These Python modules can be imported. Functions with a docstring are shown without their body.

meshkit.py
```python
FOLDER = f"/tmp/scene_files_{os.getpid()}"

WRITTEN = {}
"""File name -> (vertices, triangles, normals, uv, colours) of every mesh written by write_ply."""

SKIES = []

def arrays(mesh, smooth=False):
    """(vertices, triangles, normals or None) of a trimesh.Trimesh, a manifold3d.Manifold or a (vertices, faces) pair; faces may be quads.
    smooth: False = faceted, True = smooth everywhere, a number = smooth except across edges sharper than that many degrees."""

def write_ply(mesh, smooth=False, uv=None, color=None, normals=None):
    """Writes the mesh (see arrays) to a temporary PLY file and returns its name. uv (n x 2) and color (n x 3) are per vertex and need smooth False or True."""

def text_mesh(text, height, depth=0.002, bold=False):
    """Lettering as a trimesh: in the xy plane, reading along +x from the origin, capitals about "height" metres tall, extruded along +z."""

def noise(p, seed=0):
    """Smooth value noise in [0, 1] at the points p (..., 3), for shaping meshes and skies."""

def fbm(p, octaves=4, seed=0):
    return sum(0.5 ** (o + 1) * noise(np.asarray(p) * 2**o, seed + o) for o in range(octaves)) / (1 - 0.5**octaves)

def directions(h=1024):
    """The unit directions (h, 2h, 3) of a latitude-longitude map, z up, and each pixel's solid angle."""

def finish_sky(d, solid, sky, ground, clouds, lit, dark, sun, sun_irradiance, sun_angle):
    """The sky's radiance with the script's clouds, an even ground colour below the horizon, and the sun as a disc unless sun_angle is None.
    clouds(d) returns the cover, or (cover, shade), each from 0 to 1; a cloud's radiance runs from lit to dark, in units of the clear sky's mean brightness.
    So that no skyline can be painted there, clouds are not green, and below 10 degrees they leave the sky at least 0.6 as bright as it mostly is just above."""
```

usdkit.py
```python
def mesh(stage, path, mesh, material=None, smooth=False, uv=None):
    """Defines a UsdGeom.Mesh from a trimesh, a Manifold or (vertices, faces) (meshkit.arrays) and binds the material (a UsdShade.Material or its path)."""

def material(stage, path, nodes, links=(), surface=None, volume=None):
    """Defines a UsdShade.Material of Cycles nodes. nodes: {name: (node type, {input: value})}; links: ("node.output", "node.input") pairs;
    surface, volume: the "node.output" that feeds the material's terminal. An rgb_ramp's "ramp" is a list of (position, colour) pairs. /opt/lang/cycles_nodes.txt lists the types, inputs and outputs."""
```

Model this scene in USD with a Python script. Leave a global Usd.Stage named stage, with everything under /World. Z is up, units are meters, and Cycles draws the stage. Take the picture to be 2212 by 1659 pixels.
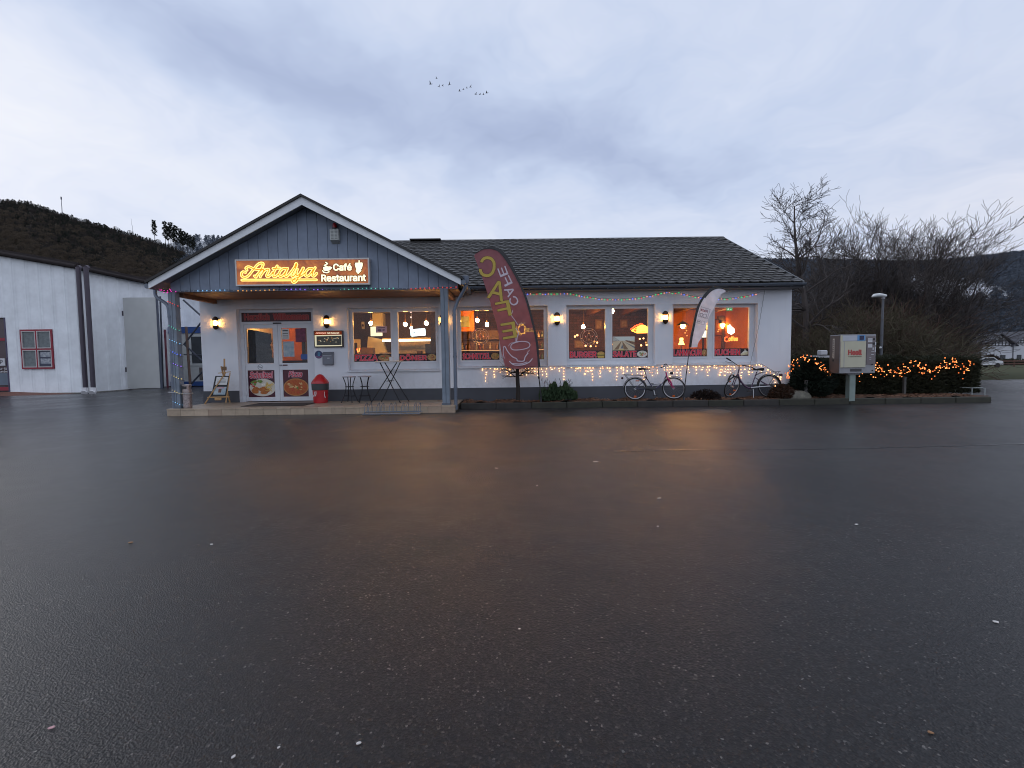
import math, random
import numpy as np, trimesh, usdkit, meshkit
from pxr import Usd, UsdGeom, UsdLux, UsdShade, Sdf, Gf
from shapely.geometry import Polygon, LineString, Point, box as sbox
from shapely.ops import unary_union
from shapely import affinity

stage = Usd.Stage.CreateInMemory()
UsdGeom.SetStageUpAxis(stage, 'Z'); UsdGeom.SetStageMetersPerUnit(stage, 1.0)
UsdGeom.Xform.Define(stage, '/World'); UsdGeom.Scope.Define(stage, '/World/Looks')
R = random.Random(7); NR = np.random.RandomState(11)

# ---------------------------------------------------------------- camera (level eye height 1.35 m, slightly tilted and rolled)
F_PX, CX, CY, EYE, TILT, ROLL = 960., 1106., 829.5, 1.35, .0526, .0125
_c, _s = math.cos(TILT), math.sin(TILT)
FWD = np.array([0, _c, -_s]); _u = np.array([0, _s, _c]); _r = np.array([1., 0, 0])
RIGHT = _r*math.cos(ROLL) - _u*math.sin(ROLL); UP = _u*math.cos(ROLL) + _r*math.sin(ROLL)
cam = UsdGeom.Camera.Define(stage, '/World/camera')
cam.AddTransformOp().Set(Gf.Matrix4d(*RIGHT, 0, *UP, 0, *(-FWD), 0, 0, 0, EYE, 1))
cam.CreateHorizontalApertureAttr(36.0); cam.CreateVerticalApertureAttr(27.0)
cam.CreateFocalLengthAttr(36.0*F_PX/2212); cam.CreateClippingRangeAttr(Gf.Vec2f(.05, 20000))
cam.CreateExposureAttr(0.0)

def ray(u, v): return FWD + RIGHT*(u-CX)/F_PX - UP*(v-CY)/F_PX
def at(u, v, Y):                       # the point on the plane y = Y that the photograph shows at u, v
    d = ray(u, v); t = Y/d[1]; return np.array([d[0]*t, Y, EYE + d[2]*t])
def gz(u, v, z=0):                     # the point on the level z
    d = ray(u, v); t = (z-EYE)/d[2]; return np.array([d[0]*t, d[1]*t, z])

# ---------------------------------------------------------------- sky and sun
SUN_EL, SUN_AZ = math.radians(14), math.radians(-62)
def sky_material():
    N, L = {}, []
    N['tc'] = ('texture_coordinate', {})
    N['nrm'] = ('vector_math', {'math_type': 'normalize'}); L.append(('tc.generated', 'nrm.vector1'))
    N['xyz'] = ('separate_xyz', {}); L.append(('nrm.vector', 'xyz.vector'))
    N['zc'] = ('math', {'math_type': 'maximum', 'value2': 0.0}); L.append(('xyz.z', 'zc.value1'))
    N['zd'] = ('math', {'math_type': 'add', 'value2': .25}); L.append(('zc.value', 'zd.value1'))
    for a in 'xy':
        N['p'+a] = ('math', {'math_type': 'divide'}); L += [('xyz.'+a, f'p{a}.value1'), ('zd.value', f'p{a}.value2')]
    N['p'] = ('combine_xyz', {'z': 3.7}); L += [('px.value', 'p.x'), ('py.value', 'p.y')]
    N['warp'] = ('noise_texture', {'scale': 2.2, 'detail': 4.0}); L.append(('p.vector', 'warp.vector'))
    N['w0'] = ('vector_math', {'math_type': 'subtract', 'vector2': (.5, .5, .5)}); L.append(('warp.color', 'w0.vector1'))
    N['w1'] = ('vector_math', {'math_type': 'scale', 'scale': .75}); L.append(('w0.vector', 'w1.vector1'))
    N['q'] = ('vector_math', {'math_type': 'add'}); L += [('p.vector', 'q.vector1'), ('w1.vector', 'q.vector2')]
    N['qs'] = ('separate_xyz', {}); L.append(('q.vector', 'qs.vector'))
    # the long grey bank: (centre x, y, half length, half width, angle, weight)
    terms = []
    for i, (cx, cy, sx, sy, ang, w) in enumerate([(.12, 1.30, .75, .22, .30, -.42), (-.62, .92, .45, .16, .75, -.20), (1.05, 1.1, .5, .35, .2, -.16), (-1.25, 1.05, .45, .35, 0, .22), (1.5, 1.3, .35, .2, 0, .2), (-.7, 1.5, .35, .12, .35, .2)]):
        c, s = math.cos(ang), math.sin(ang)
        for a, kx, ky, sg in (('a', c, s, sx), ('b', -s, c, sy)):
            N[f'm{i}{a}'] = ('vector_math', {'math_type': 'dot_product', 'vector2': (kx/sg, ky/sg, 0)}); L.append(('q.vector', f'm{i}{a}.vector1'))
            N[f's{i}{a}'] = ('math', {'math_type': 'subtract', 'value2': (kx*cx+ky*cy)/sg}); L.append((f'm{i}{a}.value', f's{i}{a}.value1'))
            N[f't{i}{a}'] = ('math', {'math_type': 'multiply'}); L += [(f's{i}{a}.value', f't{i}{a}.value1'), (f's{i}{a}.value', f't{i}{a}.value2')]
        N[f'e{i}'] = ('math', {'math_type': 'add'}); L += [(f't{i}a.value', f'e{i}.value1'), (f't{i}b.value', f'e{i}.value2')]
        N[f'neg{i}'] = ('math', {'math_type': 'multiply', 'value2': -1.0}); L.append((f'e{i}.value', f'neg{i}.value1'))
        N[f'x{i}'] = ('math', {'math_type': 'exponent'}); L.append((f'neg{i}.value', f'x{i}.value1'))
        N[f'y{i}'] = ('math', {'math_type': 'multiply', 'value2': w}); L.append((f'x{i}.value', f'y{i}.value1'))
        terms.append(f'y{i}.value')
    N['n1'] = ('noise_texture', {'scale': 1.6, 'detail': 6.0, 'roughness': .52, 'distortion': .5}); L.append(('q.vector', 'n1.vector'))
    N['n2'] = ('noise_texture', {'scale': 5.5, 'detail': 5.0, 'roughness': .55, 'distortion': .8}); L.append(('q.vector', 'n2.vector'))
    N['k1'] = ('math', {'math_type': 'multiply', 'value2': .48}); L.append(('n1.fac', 'k1.value1'))
    N['k2'] = ('math', {'math_type': 'multiply', 'value2': .24}); L.append(('n2.fac', 'k2.value1'))
    N['k'] = ('math', {'math_type': 'add'}); L += [('k1.value', 'k.value1'), ('k2.value', 'k.value2')]
    last = 'k.value'
    for i, t in enumerate(terms):
        N[f'z{i}'] = ('math', {'math_type': 'add'}); L += [(last, f'z{i}.value1'), (t, f'z{i}.value2')]; last = f'z{i}.value'
    N['off'] = ('math', {'math_type': 'add', 'value2': .325}); L.append((last, 'off.value1'))
    K = 10.
    N['ramp'] = ('rgb_ramp', {'ramp': [(0, (.35, .42, .60)), (.25, (.44, .52, .73)), (.5, (.58, .67, .87)), (.75, (.74, .80, .95)), (1, (.87, .90, .98))]}); L.append(('off.value', 'ramp.fac'))
    # a little pink low on the right
    N['pk'] = ('map_range', {'range_type': 'smoothstep', 'from_min': .35, 'from_max': .9, 'to_min': 0., 'to_max': .8, 'clamp': True}); L.append(('xyz.x', 'pk.value'))
    N['pl'] = ('map_range', {'range_type': 'smoothstep', 'from_min': .55, 'from_max': .1, 'to_min': 0., 'to_max': 1., 'clamp': True}); L.append(('xyz.z', 'pl.value'))
    N['pm'] = ('math', {'math_type': 'multiply'}); L += [('pk.result', 'pm.value1'), ('pl.result', 'pm.value2')]
    N['tint'] = ('mix', {'mix_type': 'multiply', 'color2': (1.0, .94, .90)}); L += [('pm.value', 'tint.fac'), ('ramp.color', 'tint.color1')]
    N['gain'] = ('vector_math', {'math_type': 'scale', 'scale': K*SKY_GAIN}); L.append(('tint.color', 'gain.vector1'))
    N['sky'] = ('sky_texture', {'sky_type': 'single_scattering', 'sun_disc': False, 'sun_elevation': SUN_EL, 'sun_rotation': SUN_AZ, 'aerosol_density': 2.0})
    N['mix'] = ('mix', {'mix_type': 'mix', 'fac': .96}); L += [('sky.color', 'mix.color1'), ('gain.vector', 'mix.color2')]
    N['bg'] = ('background_shader', {'strength': .1}); L.append(('mix.color', 'bg.color'))
    return usdkit.material(stage, '/World/Looks/overcast_sky', N, L, surface='bg.background')
SKY_GAIN = 1.0
dome = UsdLux.DomeLight.Define(stage, '/World/sky')
UsdShade.MaterialBindingAPI.Apply(dome.GetPrim()).Bind(sky_material())
dome.GetPrim().SetCustomDataByKey('kind', 'structure'); dome.GetPrim().SetCustomDataByKey('label', 'grey blue overcast evening sky')
sun = UsdLux.DistantLight.Define(stage, '/World/sun')
sun.CreateIntensityAttr(.12); sun.CreateAngleAttr(25.0); sun.CreateColorAttr(Gf.Vec3f(1, .95, .9))
sun.GetPrim().CreateAttribute('inputs:normalize', Sdf.ValueTypeNames.Bool).Set(True)
_sd = np.array([math.sin(SUN_AZ)*math.cos(SUN_EL), math.cos(SUN_AZ)*math.cos(SUN_EL), math.sin(SUN_EL)])   # towards the sun
_zx = np.cross([0, 0, 1], _sd); _zx /= np.linalg.norm(_zx); _zy = np.cross(_sd, _zx)
sun.AddTransformOp().Set(Gf.Matrix4d(*_zx, 0, *_zy, 0, *_sd, 0, 0, 0, 50, 1))

# ---------------------------------------------------------------- helpers: materials
_mats = {}
def M(name, color, rough=.6, metal=0., var=.18, scale=4., bump=0., bscale=60., spec=.5, per=0., emit=None, es=0., color2=None, coat=0., detail=4.):
    if name in _mats: return _mats[name]
    N, L = {'p': ('principled_bsdf', {'roughness': rough, 'metallic': metal, 'specular_ior_level': spec, 'coat_weight': coat})}, []
    c = np.array(color, float)
    N['g'] = ('geometry', {})
    src = None
    if var > 0 or color2 is not None:
        N['n'] = ('noise_texture', {'scale': scale, 'detail': detail, 'roughness': .6}); L.append(('g.position', 'n.vector'))
        hi = np.array(color2, float) if color2 is not None else np.minimum(c*(1+var), 1)
        lo = c if color2 is not None else c*(1-var)
        N['r'] = ('rgb_ramp', {'ramp': [(.3, tuple(lo)), (.7, tuple(hi))]}); L.append(('n.fac', 'r.fac')); src = 'r.color'
        N['mr'] = ('map_range', {'from_min': .2, 'from_max': .8, 'to_min': max(0., rough-.12), 'to_max': min(1., rough+.12)}); L += [('n.fac', 'mr.value'), ('mr.result', 'p.roughness')]
    if per > 0:
        N['oi'] = ('object_info', {}); N['pr'] = ('map_range', {'to_min': 1-per, 'to_max': 1+per}); L.append(('oi.random', 'pr.value'))
        N['ps'] = ('vector_math', {'math_type': 'scale'})
        if src: L.append((src, 'ps.vector1'))
        else: N['ps'][1]['vector1'] = tuple(c)
        L.append(('pr.result', 'ps.scale')); src = 'ps.vector'
    if src: L.append((src, 'p.base_color'))
    else: N['p'][1]['base_color'] = tuple(c)
    if bump > 0:
        N['b1'] = ('noise_texture', {'scale': bscale, 'detail': 3.}); L.append(('g.position', 'b1.vector'))
        N['b'] = ('bump', {'strength': 1., 'distance': bump}); L += [('b1.fac', 'b.height'), ('b.normal', 'p.normal')]
    if emit is not None:
        N['p'][1].update(emission_color=tuple(emit), emission_strength=es)
    _mats[name] = usdkit.material(stage, '/World/Looks/'+name, N, L, surface='p.BSDF')
    return _mats[name]
def glow(name, color, strength):
    if name not in _mats: _mats[name] = usdkit.material(stage, '/World/Looks/'+name, {'e': ('emission', {'color': tuple(color), 'strength': strength})}, [], surface='e.emission')
    return _mats[name]
def glass(name, tint=(.96, .97, .97), rough=.02, refl=.045):
    if name not in _mats:
        _mats[name] = usdkit.material(stage, '/World/Looks/'+name, {'t': ('transparent_bsdf', {'color': tint}), 'g': ('glossy_bsdf', {'color': (.9, .92, .95), 'roughness': rough}), 'f': ('fresnel', {'IOR': 1.5}), 'a': ('math', {'math_type': 'multiply', 'value2': refl*10}), 'm': ('mix_closure', {})},
            [('f.fac', 'a.value1'), ('a.value', 'm.fac'), ('t.BSDF', 'm.closure1'), ('g.BSDF', 'm.closure2')], surface='m.closure')
    return _mats[name]

# ---------------------------------------------------------------- helpers: meshes
class MB:
    def __init__(s): s.v, s.f, s.n = [], [], 0
    def add(s, v, f):
        v = np.asarray(v, float); f = np.asarray(f, int)
        if f.shape[1] == 4: f = np.vstack([f[:, [0, 1, 2]], f[:, [0, 2, 3]]])
        s.v.append(v); s.f.append(f+s.n); s.n += len(v); return s
    def tm(s, t): return s.add(t.vertices, t.faces)
    def box(s, x0, x1, y0, y1, z0, z1, bev=0.):
        if bev > 0:
            b = bev; pts = []
            for (i, j, k) in np.ndindex(2, 2, 2):
                X, Y, Z = (x0, x1)[i], (y0, y1)[j], (z0, z1)[k]; a, c, d = (b, -b)[i], (b, -b)[j], (b, -b)[k]
                pts += [(X+a, Y+c, Z), (X+a, Y, Z+d), (X, Y+c, Z+d)]
            t = trimesh.convex.convex_hull(np.array(pts)); return s.add(t.vertices, t.faces)
        v = [(x0, y0, z0), (x1, y0, z0), (x1, y1, z0), (x0, y1, z0), (x0, y0, z1), (x1, y0, z1), (x1, y1, z1), (x0, y1, z1)]
        return s.add(v, [(3, 2, 1, 0), (4, 5, 6, 7), (0, 1, 5, 4), (1, 2, 6, 5), (2, 3, 7, 6), (3, 0, 4, 7)])
    def bar(s, p, q, w, h, up=(0, 0, 1)):
        p, q = np.array(p, float), np.array(q, float); d = q-p; L = np.linalg.norm(d); d /= L
        a = np.cross(d, up); 
        if np.linalg.norm(a) < 1e-6: a = np.cross(d, (0, 1, 0))
        a /= np.linalg.norm(a); b = np.cross(a, d); v = []
        for e in (p, q):
            for i, j in ((-1, -1), (1, -1), (1, 1), (-1, 1)): v.append(e+a*i*w/2+b*j*h/2)
        return s.add(v, [(0, 1, 2, 3), (7, 6, 5, 4), (0, 4, 5, 1), (1, 5, 6, 2), (2, 6, 7, 3), (3, 7, 4, 0)])
    def tube(s, pts, r, n=6, closed=False):
        P = np.array(pts, float); m = len(P); r = np.broadcast_to(np.asarray(r, float), (m,))
        T = np.gradient(P, axis=0) if not closed else np.roll(P, -1, 0)-np.roll(P, 1, 0)
        T /= np.maximum(np.linalg.norm(T, axis=1, keepdims=True), 1e-9)
        ref = np.array([0, 0, 1.]) if abs(T[0][2]) < .9 else np.array([1., 0, 0])
        A = np.cross(T[0], ref); A /= np.linalg.norm(A); V = []
        for i in range(m):
            A = A - T[i]*(A@T[i]); A /= max(np.linalg.norm(A), 1e-9); B = np.cross(T[i], A)
            a = np.arange(n)*2*math.pi/n; V.append(P[i]+r[i]*(np.cos(a)[:, None]*A+np.sin(a)[:, None]*B))
        f = []
        for i in range(m if closed else m-1):
            j = (i+1) % m
            for k in range(n): f.append((i*n+k, i*n+(k+1) % n, j*n+(k+1) % n, j*n+k))
        V = np.vstack(V); s.add(V, f)
        if not closed:
            s.add(V[:n], [(0, k+1, k) for k in range(1, n-1)]); s.add(V[-n:], [(0, k, k+1) for k in range(1, n-1)])
        return s
    def cyl(s, p, q, r, r2=None, n=14): return s.tube([p, q], [r, r if r2 is None else r2], n)
    def ball(s, c, r, sub=1, sq=(1, 1, 1)):
        t = trimesh.creation.icosphere(subdivisions=sub, radius=1); return s.add(t.vertices*np.array(sq)*r+np.array(c), t.faces)
    def lathe(s, prof, c=(0, 0, 0), n=20, axis='z'):
        V, f, m = [], [], len(prof)
        for r, z in prof:
            for k in range(n):
                a = 2*math.pi*k/n; V.append((r*math.cos(a), r*math.sin(a), z))
        for i in range(m-1):
            for k in range(n): f.append((i*n+k, i*n+(k+1) % n, (i+1)*n+(k+1) % n, (i+1)*n+k))
        V = np.array(V)
        if axis == 'y': V = V[:, [0, 2, 1]]*[1, -1, 1]
        if axis == 'x': V = V[:, [2, 0, 1]]
        return s.add(V+np.array(c), f)
    def poly(s, g, o, ux, uy, d):          # extrude a shapely shape: o + ux*x + uy*y, depth d along ux x uy
        ux, uy = np.array(ux, float), np.array(uy, float); uz = np.cross(ux, uy)
        for q in getattr(g, 'geoms', [g]):
            if q.geom_type != 'Polygon' or q.area < 1e-7: continue
            t = trimesh.creation.extrude_polygon(q, abs(d), engine='earcut'); V = t.vertices
            z = V[:, 2:] if d > 0 else V[:, 2:]-abs(d)
            s.add(np.array(o)+V[:, :1]*ux+V[:, 1:2]*uy+z*uz, t.faces)
        return s
    def wall(s, g, Y, d):                  # polygon in x,z standing at y = Y, its depth d towards +y
        return s.poly(g, (0, Y, 0), (1, 0, 0), (0, 0, 1), -d)
    def xf(s, m):
        m = np.asarray(m); s.v = [np.asarray(v)@m[:3, :3].T+m[:3, 3] for v in s.v]; return s
    def get(s): return np.vstack(s.v), np.vstack(s.f)
def rot(axis, a, p=(0, 0, 0)): return trimesh.transformations.rotation_matrix(a, axis, p)

# ---------------------------------------------------------------- helpers: prims
_used, _base = {}, {}
def numbered(parent, name):
    k = (parent, name); n = _used.get(k, 0); _used[k] = n+1
    return f'{parent}/{name}' if n == 0 else f'{parent}/{name}_{n:03d}'
def tag(p, label=None, cat=None, group=None, kind=None):
    for k, v in (('label', label), ('category', cat), ('group', group), ('kind', kind)):
        if v: p.SetCustomDataByKey(k, v)
    return p
def pth(o): return o if isinstance(o, str) else str(o.GetPath())
def thing(name, label, cat, loc=(0, 0, 0), rotz=0., group=None, tilt=0.):
    path = numbered('/World', name); x = UsdGeom.Xform.Define(stage, path); x.AddTranslateOp().Set(Gf.Vec3d(*map(float, loc)))
    if rotz: x.AddRotateZOp().Set(math.degrees(rotz))
    if tilt: x.AddRotateXOp().Set(math.degrees(tilt))
    _base[path] = np.array(loc, float); return tag(x.GetPrim(), label, cat, group)
def put(parent, name, mb, mat, smooth=False, local=False, label=None, kind=None):
    par = pth(parent); path = numbered(par, name); v, f = mb.get() if isinstance(mb, MB) else meshkit.arrays(mb)[:2]
    if not local: v = v-_base.get('/'.join(par.split('/')[:3]), 0)
    m = usdkit.mesh(stage, path, (v, f), mat, smooth=smooth)
    return tag(m.GetPrim(), label, None, None, kind)
def single(name, mb, mat, label, cat=None, group=None, kind=None, smooth=False):
    return tag(put('/World', name, mb, mat, smooth), label, cat, group, kind)
def copy(src, loc, rotz=0., label=None, group=None, tilt=0., scale=None):
    d = src.GetCustomData(); base = src.GetName(); base = base[:-4] if base[-4:-3] == '_' and base[-3:].isdigit() else base
    o = thing(base, label or d['label'], d['category'], loc, rotz, group or d.get('group'), tilt)
    if scale: UsdGeom.Xform(o).AddScaleOp().Set(Gf.Vec3f(*([scale]*3 if np.ndim(scale) == 0 else scale)))
    o.GetReferences().AddInternalReference(src.GetPath()); o.SetInstanceable(True)
    return o
# lettering as a flat shape, scaled to a box
_txt = {}
def letters(text, bold=True):
    if (text, bold) not in _txt:
        m = meshkit.text_mesh(text, 1.0, .1, bold); t = m.triangles[m.face_normals[:, 2] > .5][:, :, :2]
        _txt[(text, bold)] = unary_union([Polygon(x).buffer(1e-4) for x in t])
    return _txt[(text, bold)]
def fit(g, x0, x1, y0, y1, mirror=False, shear=0.):
    if shear: g = affinity.skew(g, xs=shear, origin=(0, 0))
    if mirror: g = affinity.scale(g, -1, 1, origin=(0, 0))
    a, b, c, d = g.bounds; sx, sy = (x1-x0)/(c-a), (y1-y0)/(d-b)
    return affinity.affine_transform(g, [sx, 0, 0, sy, x0-a*sx, y0-b*sy])
def ell(cx, cy, rx, ry, n=28): return Polygon([(cx+rx*math.cos(2*math.pi*i/n), cy+ry*math.sin(2*math.pi*i/n)) for i in range(n)])
def blob(cx, cy, rx, ry, n=9, rr=R, j=.35): return Polygon([(cx+rx*(1-j*rr.random())*math.cos(2*math.pi*i/n), cy+ry*(1-j*rr.random())*math.sin(2*math.pi*i/n)) for i in range(n)])

# ---------------------------------------------------------------- materials
def asphalt_material():
    N, L = {}, []
    N['g'] = ('geometry', {})
    N['big'] = ('noise_texture', {'scale': .35, 'detail': 5.}); L.append(('g.position', 'big.vector'))
    N['v'] = ('voronoi_texture', {'scale': 130.}); L.append(('g.position', 'v.vector'))
    N['sx'] = ('separate_color', {}); L.append(('v.color', 'sx.color'))
    N['st'] = ('rgb_ramp', {'ramp': [(0, (.006, .0062, .007)), (.55, (.012, .012, .013)), (.94, (.026, .025, .025)), (.99, (.055, .052, .05)), (1, (.16, .15, .14))]}); L.append(('sx.r', 'st.fac'))
    N['br'] = ('map_range', {'from_min': .3, 'from_max': .7, 'to_min': .75, 'to_max': 1.2}); L.append(('big.fac', 'br.value'))
    N['c'] = ('vector_math', {'math_type': 'scale'}); L += [('st.color', 'c.vector1'), ('br.result', 'c.scale')]
    N['rr'] = ('map_range', {'from_min': .35, 'from_max': .65, 'to_min': .17, 'to_max': .31, 'clamp': True}); L.append(('big.fac', 'rr.value'))
    N['n2'] = ('noise_texture', {'scale': 75., 'detail': 4., 'roughness': .65}); L.append(('g.position', 'n2.vector'))
    N['h'] = ('math', {'math_type': 'multiply_add', 'value2': .6}); L += [('v.distance', 'h.value1'), ('n2.fac', 'h.value3')]
    N['b'] = ('bump', {'strength': .9, 'distance': .0045}); L.append(('h.value', 'b.height'))
    N['p'] = ('principled_bsdf', {'specular_ior_level': .25})
    L += [('c.vector', 'p.base_color'), ('rr.result', 'p.roughness'), ('b.normal', 'p.normal')]
    return usdkit.material(stage, '/World/Looks/wet_asphalt', N, L, surface='p.BSDF')
def brick_material(name, c1, c2, mortar, sc, rough=.8, rotx=False, bias=0.):
    N, L = {'g': ('geometry', {}), 'p': ('principled_bsdf', {'roughness': rough})}, []
    N['m'] = ('mapping', {'rotation': ((math.pi/2 if rotx else 0), 0, 0)}); L.append(('g.position', 'm.vector'))
    N['b'] = ('brick_texture', {'color1': c1, 'color2': c2, 'mortar': mortar, 'scale': sc, 'mortar_size': .015, 'brick_width': .5, 'row_height': .22, 'bias': bias}); L += [('m.vector', 'b.vector'), ('b.color', 'p.base_color')]
    return usdkit.material(stage, '/World/Looks/'+name, N, L, surface='p.BSDF')
ASPHALT = asphalt_material()
GRASSG = M('meadow_green', (.035, .046, .015), .95, var=.35, scale=.8, spec=.15, color2=(.068, .066, .032))
SOILM = M('bark_mulch', (.055, .028, .016), .9, var=.4, scale=9, color2=(.13, .06, .03), bump=.02, bscale=40)
def render_coat():
    N = {'g': ('geometry', {}), 'x': ('separate_xyz', {}), 'n': ('noise_texture', {'scale': 1.3, 'detail': 5.}), 'mp': ('mapping', {'scale': (5., 5., .35)}), 'st': ('noise_texture', {'scale': 1.6, 'detail': 5., 'roughness': .65}),
         'sr': ('map_range', {'from_min': .50, 'from_max': .78, 'to_max': .08, 'clamp': True}), 'lo': ('map_range', {'range_type': 'smoothstep', 'from_min': 1.05, 'from_max': .5, 'to_max': .20, 'clamp': True}), 'sp': ('noise_texture', {'scale': 7., 'detail': 6., 'roughness': .7}), 'sm': ('map_range', {'from_min': .38, 'from_max': .65, 'clamp': True}), 'a': ('math', {'math_type': 'multiply'}), 'f': ('math', {'math_type': 'add', 'use_clamp': True}),
         'r': ('rgb_ramp', {'ramp': [(.3, (.71, .735, .79)), (.7, (.77, .79, .83))]}), 'm': ('mix', {'mix_type': 'mix', 'color2': (.27, .255, .23)}), 'b1': ('noise_texture', {'scale': 130., 'detail': 3.}), 'b': ('bump', {'distance': .005}), 'p': ('principled_bsdf', {'roughness': .85})}
    L = [('g.position', 'x.vector'), ('g.position', 'n.vector'), ('g.position', 'mp.vector'), ('mp.vector', 'st.vector'), ('st.fac', 'sr.value'), ('x.z', 'lo.value'), ('g.position', 'sp.vector'), ('sp.fac', 'sm.value'), ('lo.result', 'a.value1'), ('sm.result', 'a.value2'), ('a.value', 'f.value1'), ('sr.result', 'f.value2'), ('n.fac', 'r.fac'), ('r.color', 'm.color1'), ('f.value', 'm.fac'), ('m.color', 'p.base_color'), ('g.position', 'b1.vector'), ('b1.fac', 'b.height'), ('b.normal', 'p.normal')]
    return usdkit.material(stage, '/World/Looks/white_render', N, L, surface='p.BSDF')
RENDER = render_coat()
PLINTH = M('dark_grey_plinth', (.062, .066, .078), .7, var=.15, scale=2, bump=.003, bscale=120)
FRAMEW = M('white_window_plastic', (.66, .68, .72), .35, var=.04)
SILLW = M('white_sill', (.62, .64, .68), .4, var=.08)
BOARD = M('blue_grey_board', (.205, .245, .32), .55, var=.14, scale=3, per=.07, bump=.002, bscale=30)
BOARDBACK = M('blue_grey_gap', (.03, .038, .05), .8, var=0)
BARGE = M('white_bargeboard', (.60, .62, .64), .5, var=.06)
SOFFIT = M('grey_soffit', (.17, .18, .19), .7, var=.15)
PORCHWOOD = M('brown_porch_ceiling', (.20, .105, .06), .6, var=.25, scale=3, per=.12)
def slate(name, dark, light, k):  # pale tile centres paint sky sheen into the colour, dark edges gap shade and moss
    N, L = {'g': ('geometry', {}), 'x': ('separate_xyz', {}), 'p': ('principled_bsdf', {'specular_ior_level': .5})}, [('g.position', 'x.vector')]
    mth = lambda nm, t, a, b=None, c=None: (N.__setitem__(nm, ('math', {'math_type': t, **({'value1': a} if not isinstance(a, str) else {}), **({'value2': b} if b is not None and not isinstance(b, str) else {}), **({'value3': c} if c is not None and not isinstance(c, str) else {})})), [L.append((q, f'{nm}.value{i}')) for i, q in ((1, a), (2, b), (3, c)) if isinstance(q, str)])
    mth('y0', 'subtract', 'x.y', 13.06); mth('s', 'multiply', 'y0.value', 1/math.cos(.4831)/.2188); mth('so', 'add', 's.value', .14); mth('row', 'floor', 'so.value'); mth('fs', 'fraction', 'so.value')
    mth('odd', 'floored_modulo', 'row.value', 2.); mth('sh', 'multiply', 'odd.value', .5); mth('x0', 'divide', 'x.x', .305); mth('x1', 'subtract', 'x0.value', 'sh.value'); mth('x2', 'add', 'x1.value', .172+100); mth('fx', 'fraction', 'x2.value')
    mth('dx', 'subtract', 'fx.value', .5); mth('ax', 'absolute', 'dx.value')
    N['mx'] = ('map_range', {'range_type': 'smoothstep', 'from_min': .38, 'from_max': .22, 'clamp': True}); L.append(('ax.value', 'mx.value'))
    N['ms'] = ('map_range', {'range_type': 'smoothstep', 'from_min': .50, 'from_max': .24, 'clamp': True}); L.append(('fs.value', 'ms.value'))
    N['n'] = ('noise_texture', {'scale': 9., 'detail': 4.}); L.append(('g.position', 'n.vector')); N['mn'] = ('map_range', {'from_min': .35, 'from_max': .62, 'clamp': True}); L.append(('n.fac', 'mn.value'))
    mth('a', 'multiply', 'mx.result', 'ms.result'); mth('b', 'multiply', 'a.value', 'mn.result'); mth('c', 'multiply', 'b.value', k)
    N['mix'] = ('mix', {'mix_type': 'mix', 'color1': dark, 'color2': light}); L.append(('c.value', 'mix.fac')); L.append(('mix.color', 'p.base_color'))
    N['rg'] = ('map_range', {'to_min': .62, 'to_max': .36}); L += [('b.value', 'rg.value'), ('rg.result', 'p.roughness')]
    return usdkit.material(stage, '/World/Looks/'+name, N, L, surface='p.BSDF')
SLATES = [slate('slate_dark', (.012, .0108, .010), (.100, .092, .086), .75), slate('slate_mossy_sheen', (.016, .014, .011), (.095, .09, .08), .65), slate('slate_bright_sheen', (.014, .0135, .013), (.132, .124, .118), .9)]
ROOFDARK = M('roof_underlay', (.02, .02, .02), .9, var=0)
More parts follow.
